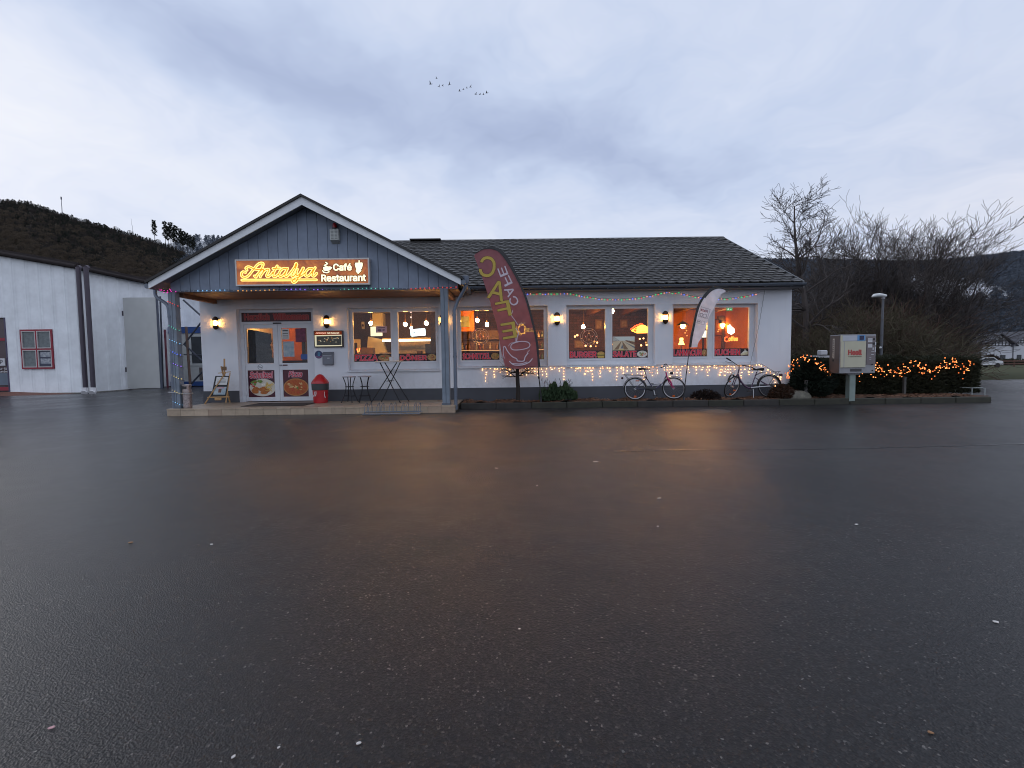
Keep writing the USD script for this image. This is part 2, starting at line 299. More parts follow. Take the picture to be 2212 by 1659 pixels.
ZINC = M('zinc_grey', (.11, .13, .16), .42, metal=.35, var=.15, scale=6)
PIPE = M('downpipe_grey', (.13, .155, .20), .4, metal=.3, var=.15, scale=5)
STONES = [M(f'beige_slab_{i}', c, .38, var=.14, scale=7, per=.08) for i, c in enumerate(((.30, .235, .17), (.27, .20, .145), (.33, .26, .19)))]
JOINT = M('slab_joint', (.09, .075, .06), .9, var=0)
KERB = [M(f'kerb_concrete_{i}', c, .8, var=.3, scale=6, bump=.006, bscale=50, color2=c2) for i, (c, c2) in enumerate((((.022, .020, .018), (.048, .044, .040)), ((.020, .020, .014), (.046, .045, .032))))]
BLACK = M('black_paint', (.012, .012, .014), .4, var=0)
DARKRED = M('banner_dark', (.016, .002, .004), .4, var=.3, scale=3)
REDTXT = M('banner_red', (.72, .020, .05), .45, var=0)
PINKTXT = M('banner_pale_pink', (.74, .50, .56), .45, var=0)
GLASS = glass('window_glass')
BULBGLOW = glow('filament_bulb_glow', (1, .43, .09), 300.)
WARMFIX = M('brass_fitting', (.25, .12, .04), .35, metal=.8, var=0)

# ---------------------------------------------------------------- ground
HZ = lambda x, y: -0.03 - 1.0*np.clip((np.asarray(y, float)-30)/80, 0, 1)**1.0
def terrain():
    xs = np.concatenate([-np.geomspace(2500, 60, 22), np.linspace(-55, 55, 23), np.geomspace(60, 2500, 22)])
    ys = np.concatenate([-np.geomspace(600, 30, 8), np.linspace(-25, 120, 36), np.geomspace(130, 4000, 26)])
    X, Y = np.meshgrid(xs, ys); Z = HZ(X, Y); n = len(xs); f = []
    for j in range(len(ys)-1):
        for i in range(n-1): f.append((j*n+i, j*n+i+1, (j+1)*n+i+1, (j+1)*n+i))
    return MB().add(np.stack([X, Y, Z], -1).reshape(-1, 3), f)
single('meadow_ground', terrain(), GRASSG, 'damp green brown meadow beyond the car park', kind='structure', smooth=True)
mb = MB(); g = Polygon([(-70, -30), (70, -30), (70, 24.6), (19, 23.6), (15, 25), (14, 46), (-70, 46)])
a = mb.poly(g, (0, 0, -.028), (1, 0, 0), (0, 1, 0), .028)
single('car_park', mb, ASPHALT, 'wet dark asphalt car park in front of the restaurant', kind='structure')

# kerb and planting bed in front of the right half of the facade
WY, WL, WR = 13.45, -9.35, 8.43        # facade plane and its two ends
BX0, BX1 = -1.46, 13.6
single('planting_bed', MB().add(*(lambda xs, ys: (np.array([(x, y, .15+.035*math.sin(x*5.1+y*3)+.02*math.sin(x*13+y*9)) for y in ys for x in xs]), [(j*len(xs)+i, j*len(xs)+i+1, (j+1)*len(xs)+i+1, (j+1)*len(xs)+i) for j in range(len(ys)-1) for i in range(len(xs)-1)]))(np.linspace(BX0, BX1, 110), np.linspace(12.62, 15.6, 16))), SOILM, 'brown mulched planting bed along the white wall', kind='structure', smooth=True)
kerb = thing('kerb', 'low dark concrete kerb edging the planting bed', 'kerb', (BX0, 12.5, 0)); tag(kerb, kind='structure')
x = BX0; i = 0
while x < BX1-.2:
    w = min(1.0, BX1-x); dz = R.uniform(-.008, .008); dy = R.uniform(-.008, .008)
    put(kerb, 'kerb_stone', MB().box(x+.004, x+w-.004, 12.5+dy, 12.64+dy, -.02, .165+dz, bev=.018), KERB[1 if x > 7 or R.random() < .3 else 0]); x += w
for k in range(3): put(kerb, 'kerb_stone', MB().box(BX1-.13, BX1, 12.65+k, 13.64+k, -.02, .16, bev=.018), KERB[1])
# chips of mulch and leaf litter that lie on the bed: uncountable
mb = MB()
for k in range(2600):
    x, y = R.uniform(BX0+.05, BX1-.2), R.uniform(12.66, 13.42 if R.random() < .9 else 14.6); a = R.uniform(0, 6.28); s = R.uniform(.012, .035); z = .15+.035*math.sin(x*5.1+y*3)+.02*math.sin(x*13+y*9)+R.uniform(.004, .02)
    d, e = np.array([math.cos(a), math.sin(a), R.uniform(-.5, .5)])*s, np.array([-math.sin(a), math.cos(a), R.uniform(-.5, .5)])*s*.45; c = np.array([x, y, z])
    mb.add([c-d-e, c+d-e, c+d+e, c-d+e], [(0, 1, 2, 3)])
single('bark_chips', mb, M('bark_chip', (.14, .062, .032), .85, var=.4, scale=30, color2=(.24, .13, .07)), 'brown bark chips and fallen leaves on the planting bed', 'bark mulch', kind='stuff')

# porch slab of beige stones
SX0, SX1, SY0, SZ = -9.1, -1.5, 11.66, .19
slab = thing('porch_slab', 'beige stone step along the entrance under the porch', 'step', (SX0, SY0, 0)); tag(slab, kind='structure')
put(slab, 'slab_core', MB().box(SX0+.02, SX1-.02, SY0+.02, WY-.02, 0, SZ-.02), JOINT)
n = 21; w = (SX1-SX0)/n
for i in range(n):
    x0, x1 = SX0+i*w+.003, SX0+(i+1)*w-.003
    put(slab, 'riser_stone', MB().box(x0, x1, SY0-R.uniform(0, .004), SY0+.02, 0, SZ-.036), R.choice(STONES))
for j in range(5):
    y0, y1 = SY0-.012+j*.36, min(SY0-.012+(j+1)*.36, WY); off = 0
    for i in range(n):
        x0, x1 = SX0+i*w+.003, SX0+(i+1)*w-.003
        put(slab, 'paving_stone', MB().box(x0, x1, y0+.003, y1-.003, SZ-.034, SZ+R.uniform(-.001, .001)), R.choice(STONES))

# ---------------------------------------------------------------- the restaurant
bld = thing('restaurant_building', 'long white single storey restaurant with slate roof and blue grey gabled porch', 'building', (WL, WY, 0))
REV = .19                                # depth of the reveals
WIN = [  # opening u0,u1,v0,v1 ; panes u0,u1,u0,u1 ; pane v0,v1 ; the four texts
    ((751, 948.5, 664, 800), (763, 845, 860.3, 941.8), (673.6, 781), ('PIZZA', 'DÖNER')),
    ((986.8, 1183.4, 661, 792.5), (996, 1078.7, 1093, 1175), (669.5, 777.5), ('SCHNITZEL', None)),
    ((1223.7, 1414.8, 658, 789.4), (1228.5, 1307.4, 1322, 1400), (667, 774), ('BURGER', 'SALATE')),
    ((1453, 1636.5, 656, 786), (1453.8, 1528, 1542.7, 1617.7), (664.5, 770), ('LAHMACUN', 'KUCHEN'))]
OPEN, PANES = [], []
for (u0, u1, v0, v1), (a0, a1, b0, b1), (p0, p1), _ in WIN:
    um, vm = (u0+u1)/2, (v0+v1)/2
    OPEN.append((at(u0, vm, WY)[0], at(u1, vm, WY)[0], at(um, v1, WY)[2], at(um, v0, WY)[2]))
    YF = WY+REV; pm = (a0+b1)/2
    PANES.append((at(a0, vm, YF)[0], at(a1, vm, YF)[0], at(b0, vm, YF)[0], at(b1, vm, YF)[0], at(pm, p1, YF)[2], at(pm, p0, YF)[2]))
DO = (at(514, 770, WY)[0], at(679, 770, WY)[0], SZ, at(600, 667, WY)[2])
fac = sbox(WL, .02, WR, 3.50)
for o in OPEN+[DO]: fac = fac.difference(sbox(o[0], o[2], o[1], o[3]))
fac = fac.difference(sbox(DO[0], -1, DO[1], 1))
wall = put(bld, 'front_wall', MB().wall(fac, WY, .32), RENDER)
put(bld, 'side_wall', MB().poly(Polygon([(WY+.32, 0), (22.4, 0), (22.4, 3.6), (18, 6.0), (WY+.32, 3.66)]), (WR-.25, 0, 0), (0, 1, 0), (0, 0, 1), .25), RENDER)
put(bld, 'side_wall', MB().poly(Polygon([(WY+.32, 0), (22.4, 0), (22.4, 3.6), (18, 6.0), (WY+.32, 3.66)]), (WL, 0, 0), (0, 1, 0), (0, 0, 1), .25), RENDER)
put(bld, 'rear_wall', MB().box(WL, WR, 22.41, 22.66, 0, 3.5), RENDER)
for x0, x1 in ((WL-.012, DO[0]), (DO[1], WR+.012)):
    put(bld, 'plinth', MB().box(x0, x1, WY-.014, WY-.001, .02, .54), PLINTH)
put(bld, 'plinth', MB().box(WR+.001, WR+.012, WY-.001, 22.6, .02, .54), PLINTH)

# --- windows
def food(parent, kind, x0, x1, z0, z1, Y, rr):
    c = [((x0+x1)/2), ((z0+z1)/2)]; w, h = (x1-x0)/2, (z1-z0)/2
    pal = {'pizza': ((.40, .20, .08), (.55, .09, .03), (.62, .42, .16), (.16, .20, .05)), 'doner': ((.50, .32, .12), (.28, .12, .05), (.25, .30, .07), (.55, .12, .05)),
           'schnitzel': ((.50, .28, .09), (.42, .18, .05), (.55, .42, .12), (.2, .25, .07)), 'burger': ((.58, .34, .09), (.24, .10, .04), (.28, .32, .06), (.62, .45, .10)),
           'salate': ((.70, .68, .60), (.16, .26, .05), (.62, .12, .06), (.55, .55, .30)), 'lahmacun': ((.48, .26, .10), (.45, .10, .04), (.25, .26, .07), (.6, .38, .16)),
           'kuchen': ((.66, .58, .36), (.78, .74, .62), (.52, .36, .14), (.70, .62, .42))}[kind]
    ms = [M(f'{kind}_print_{i}', p, .5, var=.25, scale=40) for i, p in enumerate(pal)]
    if kind == 'burger':
        lay = [(ell(c[0], c[1]+h*.28, w*.95, h*.62), 0), (sbox(x0+w*.06, c[1]-h*.25, x1-w*.06, c[1]+.0), 2), (sbox(x0+w*.1, c[1]-h*.5, x1-w*.1, c[1]-h*.2), 1), (Polygon([(x0+w*.05, c[1]-h*.45), (x1-w*.05, c[1]-h*.45), (x1-w*.3, z0), (x0+w*.3, z0)]), 3)]
    elif kind == 'kuchen':
        lay = [(Polygon([(x0, z0+h*.35), (c[0]+w*.2, z0+h*1.6), (x1, z0+h*1.1), (x1, z0+h*.3), (x0+w*.2, z0)]), 0), (Polygon([(x0, z0+h*.45), (c[0]+w*.2, z0+h*1.65), (x1, z0+h*1.2), (x0+w*.4, z0+h*.55)]), 1), (ell(c[0]+w*.2, z1-h*.25, w*.14, h*.25), 3)]
    else:
        lay = [(ell(c[0], c[1], w, h), 0)]
        for k in range(16):
            a, q = rr.uniform(0, 6.28), rr.uniform(.1, .72); lay.append((blob(c[0]+q*w*math.cos(a), c[1]+q*h*math.sin(a), w*rr.uniform(.10, .26), h*rr.uniform(.12, .3), rr=rr), rr.choice((1, 2, 3, 1))))
    for i in range(4):
        gs = [p for p, k in lay if k == i]
        if gs:
            m = MB()
            for q, p in enumerate(gs): m.wall(p, Y-.0012*(i+1)-.0002*q, .001)
            put(parent, 'food_picture', m, ms[i])
kinds = {'PIZZA': 'pizza', 'DÖNER': 'doner', 'SCHNITZEL': 'schnitzel', 'BURGER': 'burger', 'SALATE': 'salate', 'LAHMACUN': 'lahmacun', 'KUCHEN': 'kuchen'}
for (o, p, wdef) in zip(OPEN, PANES, WIN):
    YF = WY+REV; fr = sbox(o[0]+.002, o[2]+.03, o[1]-.002, o[3]-.002)
    fr = fr.difference(sbox(p[0], p[4], p[1], p[5])).difference(sbox(p[2], p[4], p[3], p[5]))
    win = put(bld, 'window', MB().wall(fr, YF, .07), FRAMEW, label='white framed two pane window with red lettering along the bottom')
    sash = MB()
    for a, b in ((p[0], p[1]), (p[2], p[3])):
        r0 = sbox(a-.045, p[4]-.05, b+.045, p[5]+.045).intersection(sbox(o[0]+.004, o[2]+.03, o[1]-.004, o[3]-.004)); sash.wall(r0.difference(sbox(a+.004, p[4]+.004, b-.004, p[5]-.004)), YF-.016, .0145)
    put(win, 'sash', sash, FRAMEW)
    put(win, 'sill', MB().poly(Polygon([(WY-.06, o[2]-.035), (WY+REV-.002, o[2]-.005), (WY+REV-.002, o[2]+.028), (WY-.06, o[2]+.0)]), (o[0]-.03, 0, 0), (0, 1, 0), (0, 0, 1), o[1]-o[0]+.06), SILLW)
    for k, (a, b) in enumerate(((p[0], p[1]), (p[2], p[3]))):
        put(win, 'pane', MB().box(a-.001, b+.001, YF+.03, YF+.036, p[4]-.001, p[5]+.001), GLASS)
        t = wdef[3][k]
        if t:
            h = .24; w = b-a; Yb = YF+.022
            put(win, 'banner', MB().box(a+.006, b-.006, Yb, Yb+.004, p[4]+.006, p[4]+h), DARKRED)
            split = {'PIZZA': .62, 'DÖNER': .74, 'SCHNITZEL': .76, 'BURGER': .76, 'SALATE': .68, 'LAHMACUN': .84, 'KUCHEN': .76}[t]
            lt = fit(letters(t), a+.035, a+w*split, p[4]+.036, p[4]+h-.024)
            put(win, 'letter_outline', MB().wall(lt.buffer(.008), Yb-.002, .0015), PINKTXT)
            put(win, 'lettering', MB().wall(lt.buffer(.003), Yb-.0045, .002), REDTXT)
            food(win, kinds[t], a+w*split+.02, b-.012, p[4]+.02, p[4]+h-.02, Yb, R)

# --- door
YD = WY+.16
door = put(bld, 'door', MB().wall(sbox(DO[0]+.002, SZ+.002, DO[1]-.002, DO[3]-.002).difference(sbox(DO[0]+.11, SZ, DO[1]-.09, at(600, 700, YD)[2])), YD, .09), FRAMEW, label='white double door with food pictures in its lower panels')
zt = at(600, 700, YD)[2]
dx0, dx1 = DO[0]+.115, DO[1]-.095; dm = at(601.5, 770, YD)[0]
zb = [at(600, v, YD)[2] for v in (797, 857.5, 709, 784.5)]            # lower panel top/bottom, glass top/bottom
zl1, zl0, zg1, zg0 = zb[0]-.03, zb[1], zb[2], zb[3]
hb = (at(522, 685, YD)[0], at(672, 685, YD)[0], at(600, 694.5, YD)[2], at(600, 675, YD)[2])
put(door, 'welcome_board', MB().box(hb[0], hb[1], YD-.012, YD-.001, hb[2], hb[3]), M('welcome_board_dark', (.045, .006, .009), .4, var=.2))
RT2 = M('dull_red_print', (.34, .03, .028), .5, var=.2)
lt = unary_union([fit(letters('Herzlich'), hb[0]+.09, hb[0]+.85, hb[2]+.05, hb[3]-.035), fit(letters('Willkommen'), hb[0]+.97, hb[1]-.07, hb[2]+.05, hb[3]-.035)])
put(door, 'letter_outline', MB().wall(lt.buffer(.014), YD-.0145, .002), M('welcome_outline', (.40, .10, .09), .5, var=0))
put(door, 'welcome_lettering', MB().wall(lt.buffer(.003), YD-.017, .002), RT2)
PAPER = [M('paper_white', (.62, .63, .62), .7, var=.08), M('paper_blue', (.22, .33, .42), .6, var=.4, scale=9, color2=(.5, .55, .56)), M('poster_maroon', (.16, .03, .07), .5, var=.5, scale=12), M('poster_blue', (.04, .10, .30), .5, var=.1)]
for k, (a, b) in enumerate(((dx0, dm-.004), (dm+.004, dx1))):
    ga, gb = (at(532, 750, YD)[0], at(590, 750, YD)[0]) if k == 0 else (at(608, 750, YD)[0], at(663, 750, YD)[0])
    leaf = sbox(a, SZ+.012, b, zt-.004).difference(sbox(ga, zg0, gb, zg1)).difference(sbox(ga, zl0, gb, zl1))
    lf = put(door, 'door_leaf', MB().wall(leaf, YD+.012, .06), FRAMEW, label='left door leaf' if k == 0 else 'right door leaf')
    put(door, 'pane', MB().box(ga-.001, gb+.001, YD+.035, YD+.041, zg0-.001, zg1+.001), GLASS)
    put(door, 'food_panel', MB().box(ga+.004, gb-.004, YD+.022, YD+.045, zl0+.004, zl1-.004), M('panel_dark_plum', (.035, .006, .018), .35, var=.4, scale=2, color2=(.09, .012, .02)))
    t = 'Schnitzel' if k == 0 else 'Pizza'; Yt = YD+.022
    w = gb-ga; hh = zl1-zl0
    lt = fit(letters(t), ga+w*(.07 if k == 0 else .22), ga+w*(.93 if k == 0 else .76), zl1-hh*(.30 if k == 0 else .27), zl1-hh*.05, shear=14)
    put(door, 'letter_outline', MB().wall(lt.buffer(.010), Yt-.0025, .002), PINKTXT); put(door, 'panel_lettering', MB().wall(lt.buffer(.001), Yt-.0045, .002), M('panel_red', (.52, .04, .07), .5, var=0))
    cx, cz, rx, rz = ga+w*.5, zl0+hh*.355, w*.49, hh*.325
    clip = sbox(ga+.006, zl0+.006, gb-.006, zl1)
    put(door, 'plate', MB().wall(ell(cx+(.03 if k == 0 else 0), cz, rx, rz).intersection(clip), Yt-.0022, .002), M('plate_white', (.62, .58, .50), .3, var=.05) if k == 0 else M('pizza_crust', (.46, .24, .08), .6, var=.3, scale=15))
    if k == 1: put(door, 'pizza_sauce', MB().wall(ell(cx, cz, rx*.93, rz*.91), Yt-.0044, .002), M('pizza_sauce', (.36, .055, .012), .5, var=.4, scale=20, color2=(.48, .13, .03)))
    rr = random.Random(5+k); groups = {}
    if k == 0:
        for q in range(9): groups.setdefault('cutlet', []).append(blob(cx-rx*.1+rr.uniform(-.45, .45)*rx, cz-rz*.35+rr.uniform(-.3, .3)*rz, rx*.32, rz*.3, rr=rr))
        for q in range(22):
            x, z, an = cx+rx*rr.uniform(.3, .85), cz+rz*rr.uniform(-.35, .5), rr.uniform(-1.2, 1.6); groups.setdefault('chips', []).append(affinity.rotate(sbox(x-.05, z-.009, x+.05, z+.009), math.degrees(an)))
        for q in range(16): groups.setdefault('salad', []).append(blob(cx-rx*rr.uniform(-.0, .72), cz+rz*rr.uniform(.35, .85), rx*.13, rz*.15, rr=rr))
        for q in range(5): groups.setdefault('tomato', []).append(blob(cx-rx*rr.uniform(.45, .85), cz+rz*rr.uniform(.1, .6), rx*.09, rz*.11, rr=rr))
        groups['sauce_cup'] = [ell(cx+rx*.15, cz+rz*.3, rx*.17, rz*.2)]
    else:
        for q in range(34):
            a_, q_ = rr.uniform(0, 6.28), rr.uniform(.05, .85); groups.setdefault(rr.choice(('cheese', 'cheese', 'cutlet', 'tomato', 'salad')), []).append(blob(cx+q_*rx*.9*math.cos(a_), cz+q_*rz*.85*math.sin(a_), rx*rr.uniform(.05, .18), rz*rr.uniform(.05, .14), rr=rr))
    cols = {'cutlet': (.40, .13, .03), 'chips': (.62, .42, .10), 'salad': (.15, .25, .05), 'tomato': (.5, .05, .03), 'sauce_cup': (.72, .68, .60), 'cheese': (.66, .46, .20)}
    for gi, (nm, ps) in enumerate(groups.items()):
        m = MB()
        for q, pz in enumerate(ps): m.wall(pz.intersection(clip), Yt-.0066-.002*gi-.00008*q, .0018)
        put(door, nm, m, M('print_'+nm, cols[nm], .5, var=.3, scale=25))
    # small notes and fittings
    if k == 1:
        for (a0, a1, c0, c1, mi) in ((.02, .30, .68, .98, 0), (.05, .48, .18, .62, 1), (.55, .95, .60, .99, 2), (.73, 1.0, .10, .25, 3)):
            put(door, 'notice', MB().box(ga+w*a0, ga+w*min(a1, .995), YD+.030, YD+.034, zg0+(zg1-zg0)*c0, zg0+(zg1-zg0)*c1), PAPER[mi])
        put(door, 'letter_slot', MB().box(ga+.02, ga+.16, YD+.004, YD+.011, zg0-.085, zg0-.045), M('slot_brown', (.14, .08, .08), .4, var=0))
        m = MB()
        for q, (c, hgt) in enumerate(((.93, .03), (.85, .02), (.78, .02), (.72, .015))): m.box(ga+w*.05, ga+w*.26, YD+.0285, YD+.0295, zg0+(zg1-zg0)*c-hgt/2, zg0+(zg1-zg0)*c+hgt/2)
        put(door, 'notice_text', m, BLACK)
        put(door, 'dark_strip', MB().box(ga+.004, gb-.004, YD+.026, YD+.034, zg0+.004, zg0+.075), M('strip_black', (.02, .018, .02), .4, var=0))
    else:
        cloth = Polygon([(ga+.03, zg0+.01), (ga+.03, zg1-.02), (ga+w*.35, zg1-.06), (ga+w*.9, zg1-.16), (ga+w*.92, zg1-.40), (ga+w*.86, zg1-.5), (ga+w*.92, zg1-.72), (ga+w*.88, zg1-.84), (ga+w*.98, zg1-.93), (ga+w*.96, zg0+.01)])
        put(door, 'dark_curtain', MB().wall(cloth, YD+.055, .012), M('dark_curtain', (.02, .016, .018), .7, var=.5, scale=5, color2=(.05, .045, .045), bump=.03, bscale=7))
        ring = Point(ga+w*.48, (zg0+zl1)/2-.01).buffer(.075); put(door, 'round_sticker', MB().wall(ring.difference(Point(ga+w*.48, (zg0+zl1)/2-.01).buffer(.066)).union(affinity.rotate(sbox(ga+w*.48-.055, (zg0+zl1)/2-.02, ga+w*.48+.055, (zg0+zl1)/2), -12)), YD+.0095, .002), M('sticker_dark', (.08, .09, .12), .5, var=0))
for z in (SZ+.2, zg1-.75, zg1-.3):
    put(door, 'hinge', MB().box(DO[0]+.055, DO[0]+.135, YD-.022, YD-.002, z, z+.09, bev=.006), FRAMEW)
put(door, 'door_handle', MB().tube([(dm+.05, YD+.01, 1.30), (dm+.05, YD-.05, 1.30), (dm+.13, YD-.055, 1.30)], .012, 8), BLACK)
put(door, 'door_sensor', MB().box(at(590, 697, YD)[0], at(608, 697, YD)[0], YD-.03, YD-.002, zt+.005, zt+.045, bev=.008), BLACK)

# --- main roof
EY, EZ, RY, RZ = 13.06, 3.53, 18.0, 6.13                 # eave and ridge lines
sl = (RZ-EZ)/(RY-EY); SLOPE = math.atan(sl); RX0, RX1 = -9.45, 8.50
roof = put(bld, 'roof', MB().poly(Polygon([(EY, EZ-.10), (RY, RZ-.10), (22.95, EZ-.12), (22.95, EZ-.0), (RY, RZ-.02), (EY, EZ-.02)]), (RX0, 0, 0), (0, 1, 0), (0, 0, 1), RX1-RX0), ROOFDARK)
APX, APZ, GX0, GX1, GZ0 = -5.28, 5.60, -9.27, -1.27, 3.50
gz_at = lambda X: APZ-(APZ-GZ0)*abs(X-APX)/((GX1-GX0)/2)
TW, TH, rows = .305, (RY-EY)/math.cos(SLOPE)/25.5, 26
def tile(rr):
    w, l, t = TW-.006, TH*1.55, .018; c = TW*.27; a = rr.uniform(-.004, .004)
    pts = [(-w/2, c*.8), (-w/2+c, 0), (w/2-c, 0), (w/2, c*.8), (w/2, l), (-w/2, l)]
    low = [(x, y, 0) for x, y in pts]; lift = [(x, y, t+(.026 if y < .01 else .018 if y < l*.6 else 0)+a*(1 if x > 0 else -1)) for x, y in pts]
    n = len(pts); f = [(i, (i+1) % n, n+(i+1) % n) for i in range(n)]+[(i, n+(i+1) % n, n+i) for i in range(n)]+[(n, n+i, n+i+1) for i in range(1, n-1)]
    return np.array(low+lift), np.array(f)
cs, sn = math.cos(SLOPE), math.sin(SLOPE); rest = [MB(), MB(), MB()]; made = 0
for r in range(rows):
    for k in range(-30, 45):
        X = k*TW+(TW/2 if r % 2 else 0)+.1
        if X < -5.6 or X > RX1-.02: continue
        s0 = r*TH-.03; Yt, Zt = EY+s0*cs, EZ+s0*sn
        if X < GX1 and X > GX0 and gz_at(X) > Zt+.25: continue
        v, f = tile(R); X += R.uniform(-.004, .004); v = v.copy()
        if X > RX1-TW/2: v[:, 0] = np.minimum(v[:, 0], RX1-X)
        W = np.stack([v[:, 0]+X, Yt+v[:, 1]*cs-v[:, 2]*sn, Zt+v[:, 1]*sn+v[:, 2]*cs], -1); mi = R.choice((0, 0, 0, 1, 2, 2))
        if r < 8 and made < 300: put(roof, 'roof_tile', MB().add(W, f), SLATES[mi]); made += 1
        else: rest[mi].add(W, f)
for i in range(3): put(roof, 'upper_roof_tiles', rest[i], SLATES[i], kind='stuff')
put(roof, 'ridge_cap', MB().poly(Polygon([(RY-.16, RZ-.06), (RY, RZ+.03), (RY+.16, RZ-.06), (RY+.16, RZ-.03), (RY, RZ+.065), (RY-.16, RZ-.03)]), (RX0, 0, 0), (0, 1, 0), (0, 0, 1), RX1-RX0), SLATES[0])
x0, x1 = at(887, 515, RY)[0], at(953, 515, RY)[0]
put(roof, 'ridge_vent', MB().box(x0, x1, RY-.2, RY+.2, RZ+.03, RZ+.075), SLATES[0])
put(bld, 'verge_board', MB().poly(Polygon([(EY-.02, EZ-.16), (RY, RZ-.16), (RY, RZ+.03), (EY-.02, EZ+.03)]), (RX1, 0, 0), (0, 1, 0), (0, 0, 1), .03), SOFFIT)
put(bld, 'eave_board', MB().box(GX1+.2, RX1, EY+.005, EY+.03, EZ-.15, EZ-.02), M('dark_eave_board', (.07, .075, .09), .6, var=.1))
put(bld, 'eave_soffit', MB().box(GX1+.2, RX1, EY+.031, WY-.001, EZ-.15, EZ-.12), SOFFIT)
gp = [(EY-.065+.062*math.cos(a), EZ-.05+.062*math.sin(a)) for a in np.linspace(math.pi, 2*math.pi, 9)]
gut = Polygon(gp+[(p[0]*.0+EY-.065+.056*math.cos(a), EZ-.05+.056*math.sin(a)) for a, p in zip(np.linspace(2*math.pi, math.pi, 9), gp)])
m = MB().poly(gut, (GX1-.05, 0, 0), (0, 1, 0), (0, 0, 1), RX1+.08-GX1); m.tube([(GX1-.05, EY-.127, EZ-.047), (RX1+.03, EY-.127, EZ-.047)], .009, 6)
put(bld, 'gutter', m, ZINC)
for i in range(13): put(bld, 'gutter_bracket', MB().box(-1+i*.76, -.97+i*.76, EY-.1, EY+.004, EZ-.125, EZ-.112), ZINC)

# --- porch: gable roof, boards, posts, ceiling
GYB, GYC = 11.50, 11.86                                  # bargeboard plane, cladding plane
HW = (GX1-GX0)/2; tan = (APZ-GZ0)/HW
for sgn in (-1, 1):
    ex = APX+sgn*HW; back = 17.3
    # slab of the roof slope and its cover of long slates
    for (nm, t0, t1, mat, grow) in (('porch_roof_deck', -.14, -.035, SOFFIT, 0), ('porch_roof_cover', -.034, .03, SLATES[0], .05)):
        xs = (APX, ex+sgn*grow); zt_ = (APZ, APZ-tan*(HW+grow))
        g_ = Polygon([(xs[0], zt_[0]+t0), (xs[1], zt_[1]+t0), (xs[1], zt_[1]+t1), (xs[0], zt_[0]+t1)])
        y0 = GYB+(.03 if nm.endswith('deck') else -.045)
        put(bld, nm, MB().wall(g_, y0, back-y0), mat)
    g_ = Polygon([(APX, APZ-.235), (ex, GZ0-.195), (ex, GZ0-.036), (APX, APZ-.036)])
    put(bld, 'bargeboard', MB().wall(g_, GYB, .028), BARGE)
    put(bld, 'porch_gutter', MB().tube([(ex+sgn*.06, GYB+.02, GZ0-.12), (ex+sgn*.06, 13.4, GZ0-.12)], .065, 10), ZINC)
zc0 = 3.265
gab = Polygon([(GX0+.28, zc0), (GX1-.12, zc0), (GX1-.12, gz_at(GX1-.12)-.16), (APX, APZ-.16), (GX0+.28, gz_at(GX0+.28)-.16)])
gable = put(bld, 'gable', MB().wall(gab.buffer(-.01), GYC+.022, .05), BOARDBACK)
bw = .262; k = 0; x = GX0+.28
while x < GX1-.12:
    p = gab.intersection(sbox(x+.006, 0, min(x+bw-.006, GX1-.12), 9))
    if p.area > .001:
        put(gable, 'board', MB().wall(p, GYC-R.uniform(0, .004), .02), BOARD)
    x += bw
put(bld, 'porch_beam', MB().box(GX0+.30, GX1-.14, GYC+.075, GYC+.22, zc0-.0, zc0+.19), PORCHWOOD)
k = 0; y = GYC+.225
while y < WY-.02:
    put(bld, 'ceiling_board', MB().box(GX0+.32, GX1-.14, y+.003, min(y+.145, WY-.002), zc0+.012, zc0+.032), PORCHWOOD); y += .15
put(bld, 'side_beam', MB().box(GX0+.32, GX0+.45, GYC+.226, WY-.002, zc0-.10, zc0+.010), PORCHWOOD)
put(bld, 'side_beam', MB().box(GX1-.52, GX1-.40, GYC+.226, WY-.002, zc0-.10, zc0+.010), PORCHWOOD)
for (x0, x1) in ((-9.05, -8.865), (-1.865, -1.665)):
    xm = (x0+x1)/2; pc = put(bld, 'porch_post', MB().box(x0, xm-.004, GYC-.03, GYC+.15, SZ, zc0-.002, bev=.006).box(xm+.004, x1, GYC-.03, GYC+.15, SZ, zc0-.002, bev=.006).box(x0+.02, x1-.02, GYC, GYC+.12, SZ, zc0-.003), M('post_blue_grey', (.17, .205, .25), .5, var=.15, scale=4))
    put(pc, 'post_foot', MB().box(x0-.015, x1+.015, GYC-.045, GYC+.165, SZ-.001, SZ+.05), ZINC)
def pipe(pts, mat=PIPE, r=.045):
    P = [at(u, v, Y) for u, v, Y in pts]; out = [P[0]]
    for a, b, c in zip(P, P[1:], P[2:]):
        for t in np.linspace(0, 1, 5): out.append((1-t)**2*(b*.7+a*.3 if np.linalg.norm(b-a) < .6 else b+(a-b)/np.linalg.norm(b-a)*.15)+2*t*(1-t)*b+t*t*(b*.7+c*.3 if np.linalg.norm(c-b) < .6 else b+(c-b)/np.linalg.norm(c-b)*.15))
    out.append(P[-1]); return np.array(out)
P1 = pipe([(334, 622, 11.95), (336, 641, 11.9), (363, 658, 11.86), (367, 690, 11.85)]); P1 = np.vstack([P1, [P1[-1][0]-.005, P1[-1][1], .02]])
dp = put(bld, 'downpipe', MB().tube(P1, .043, 12), PIPE, smooth=40)
for z in (2.6, 1.4, .62): put(dp, 'pipe_collar', MB().cyl((P1[-1][0], P1[-1][1], z), (P1[-1][0], P1[-1][1], z+.05), .05), PIPE)
P2 = pipe([(1006, 600, 11.75), (1005, 622, 11.75), (988, 652, 11.85), (981, 672, 11.86)]); P2 = np.vstack([P2, [P2[-1][0], P2[-1][1], .06]])
dp = put(bld, 'downpipe', MB().tube(P2, .047, 12), PIPE, smooth=40)
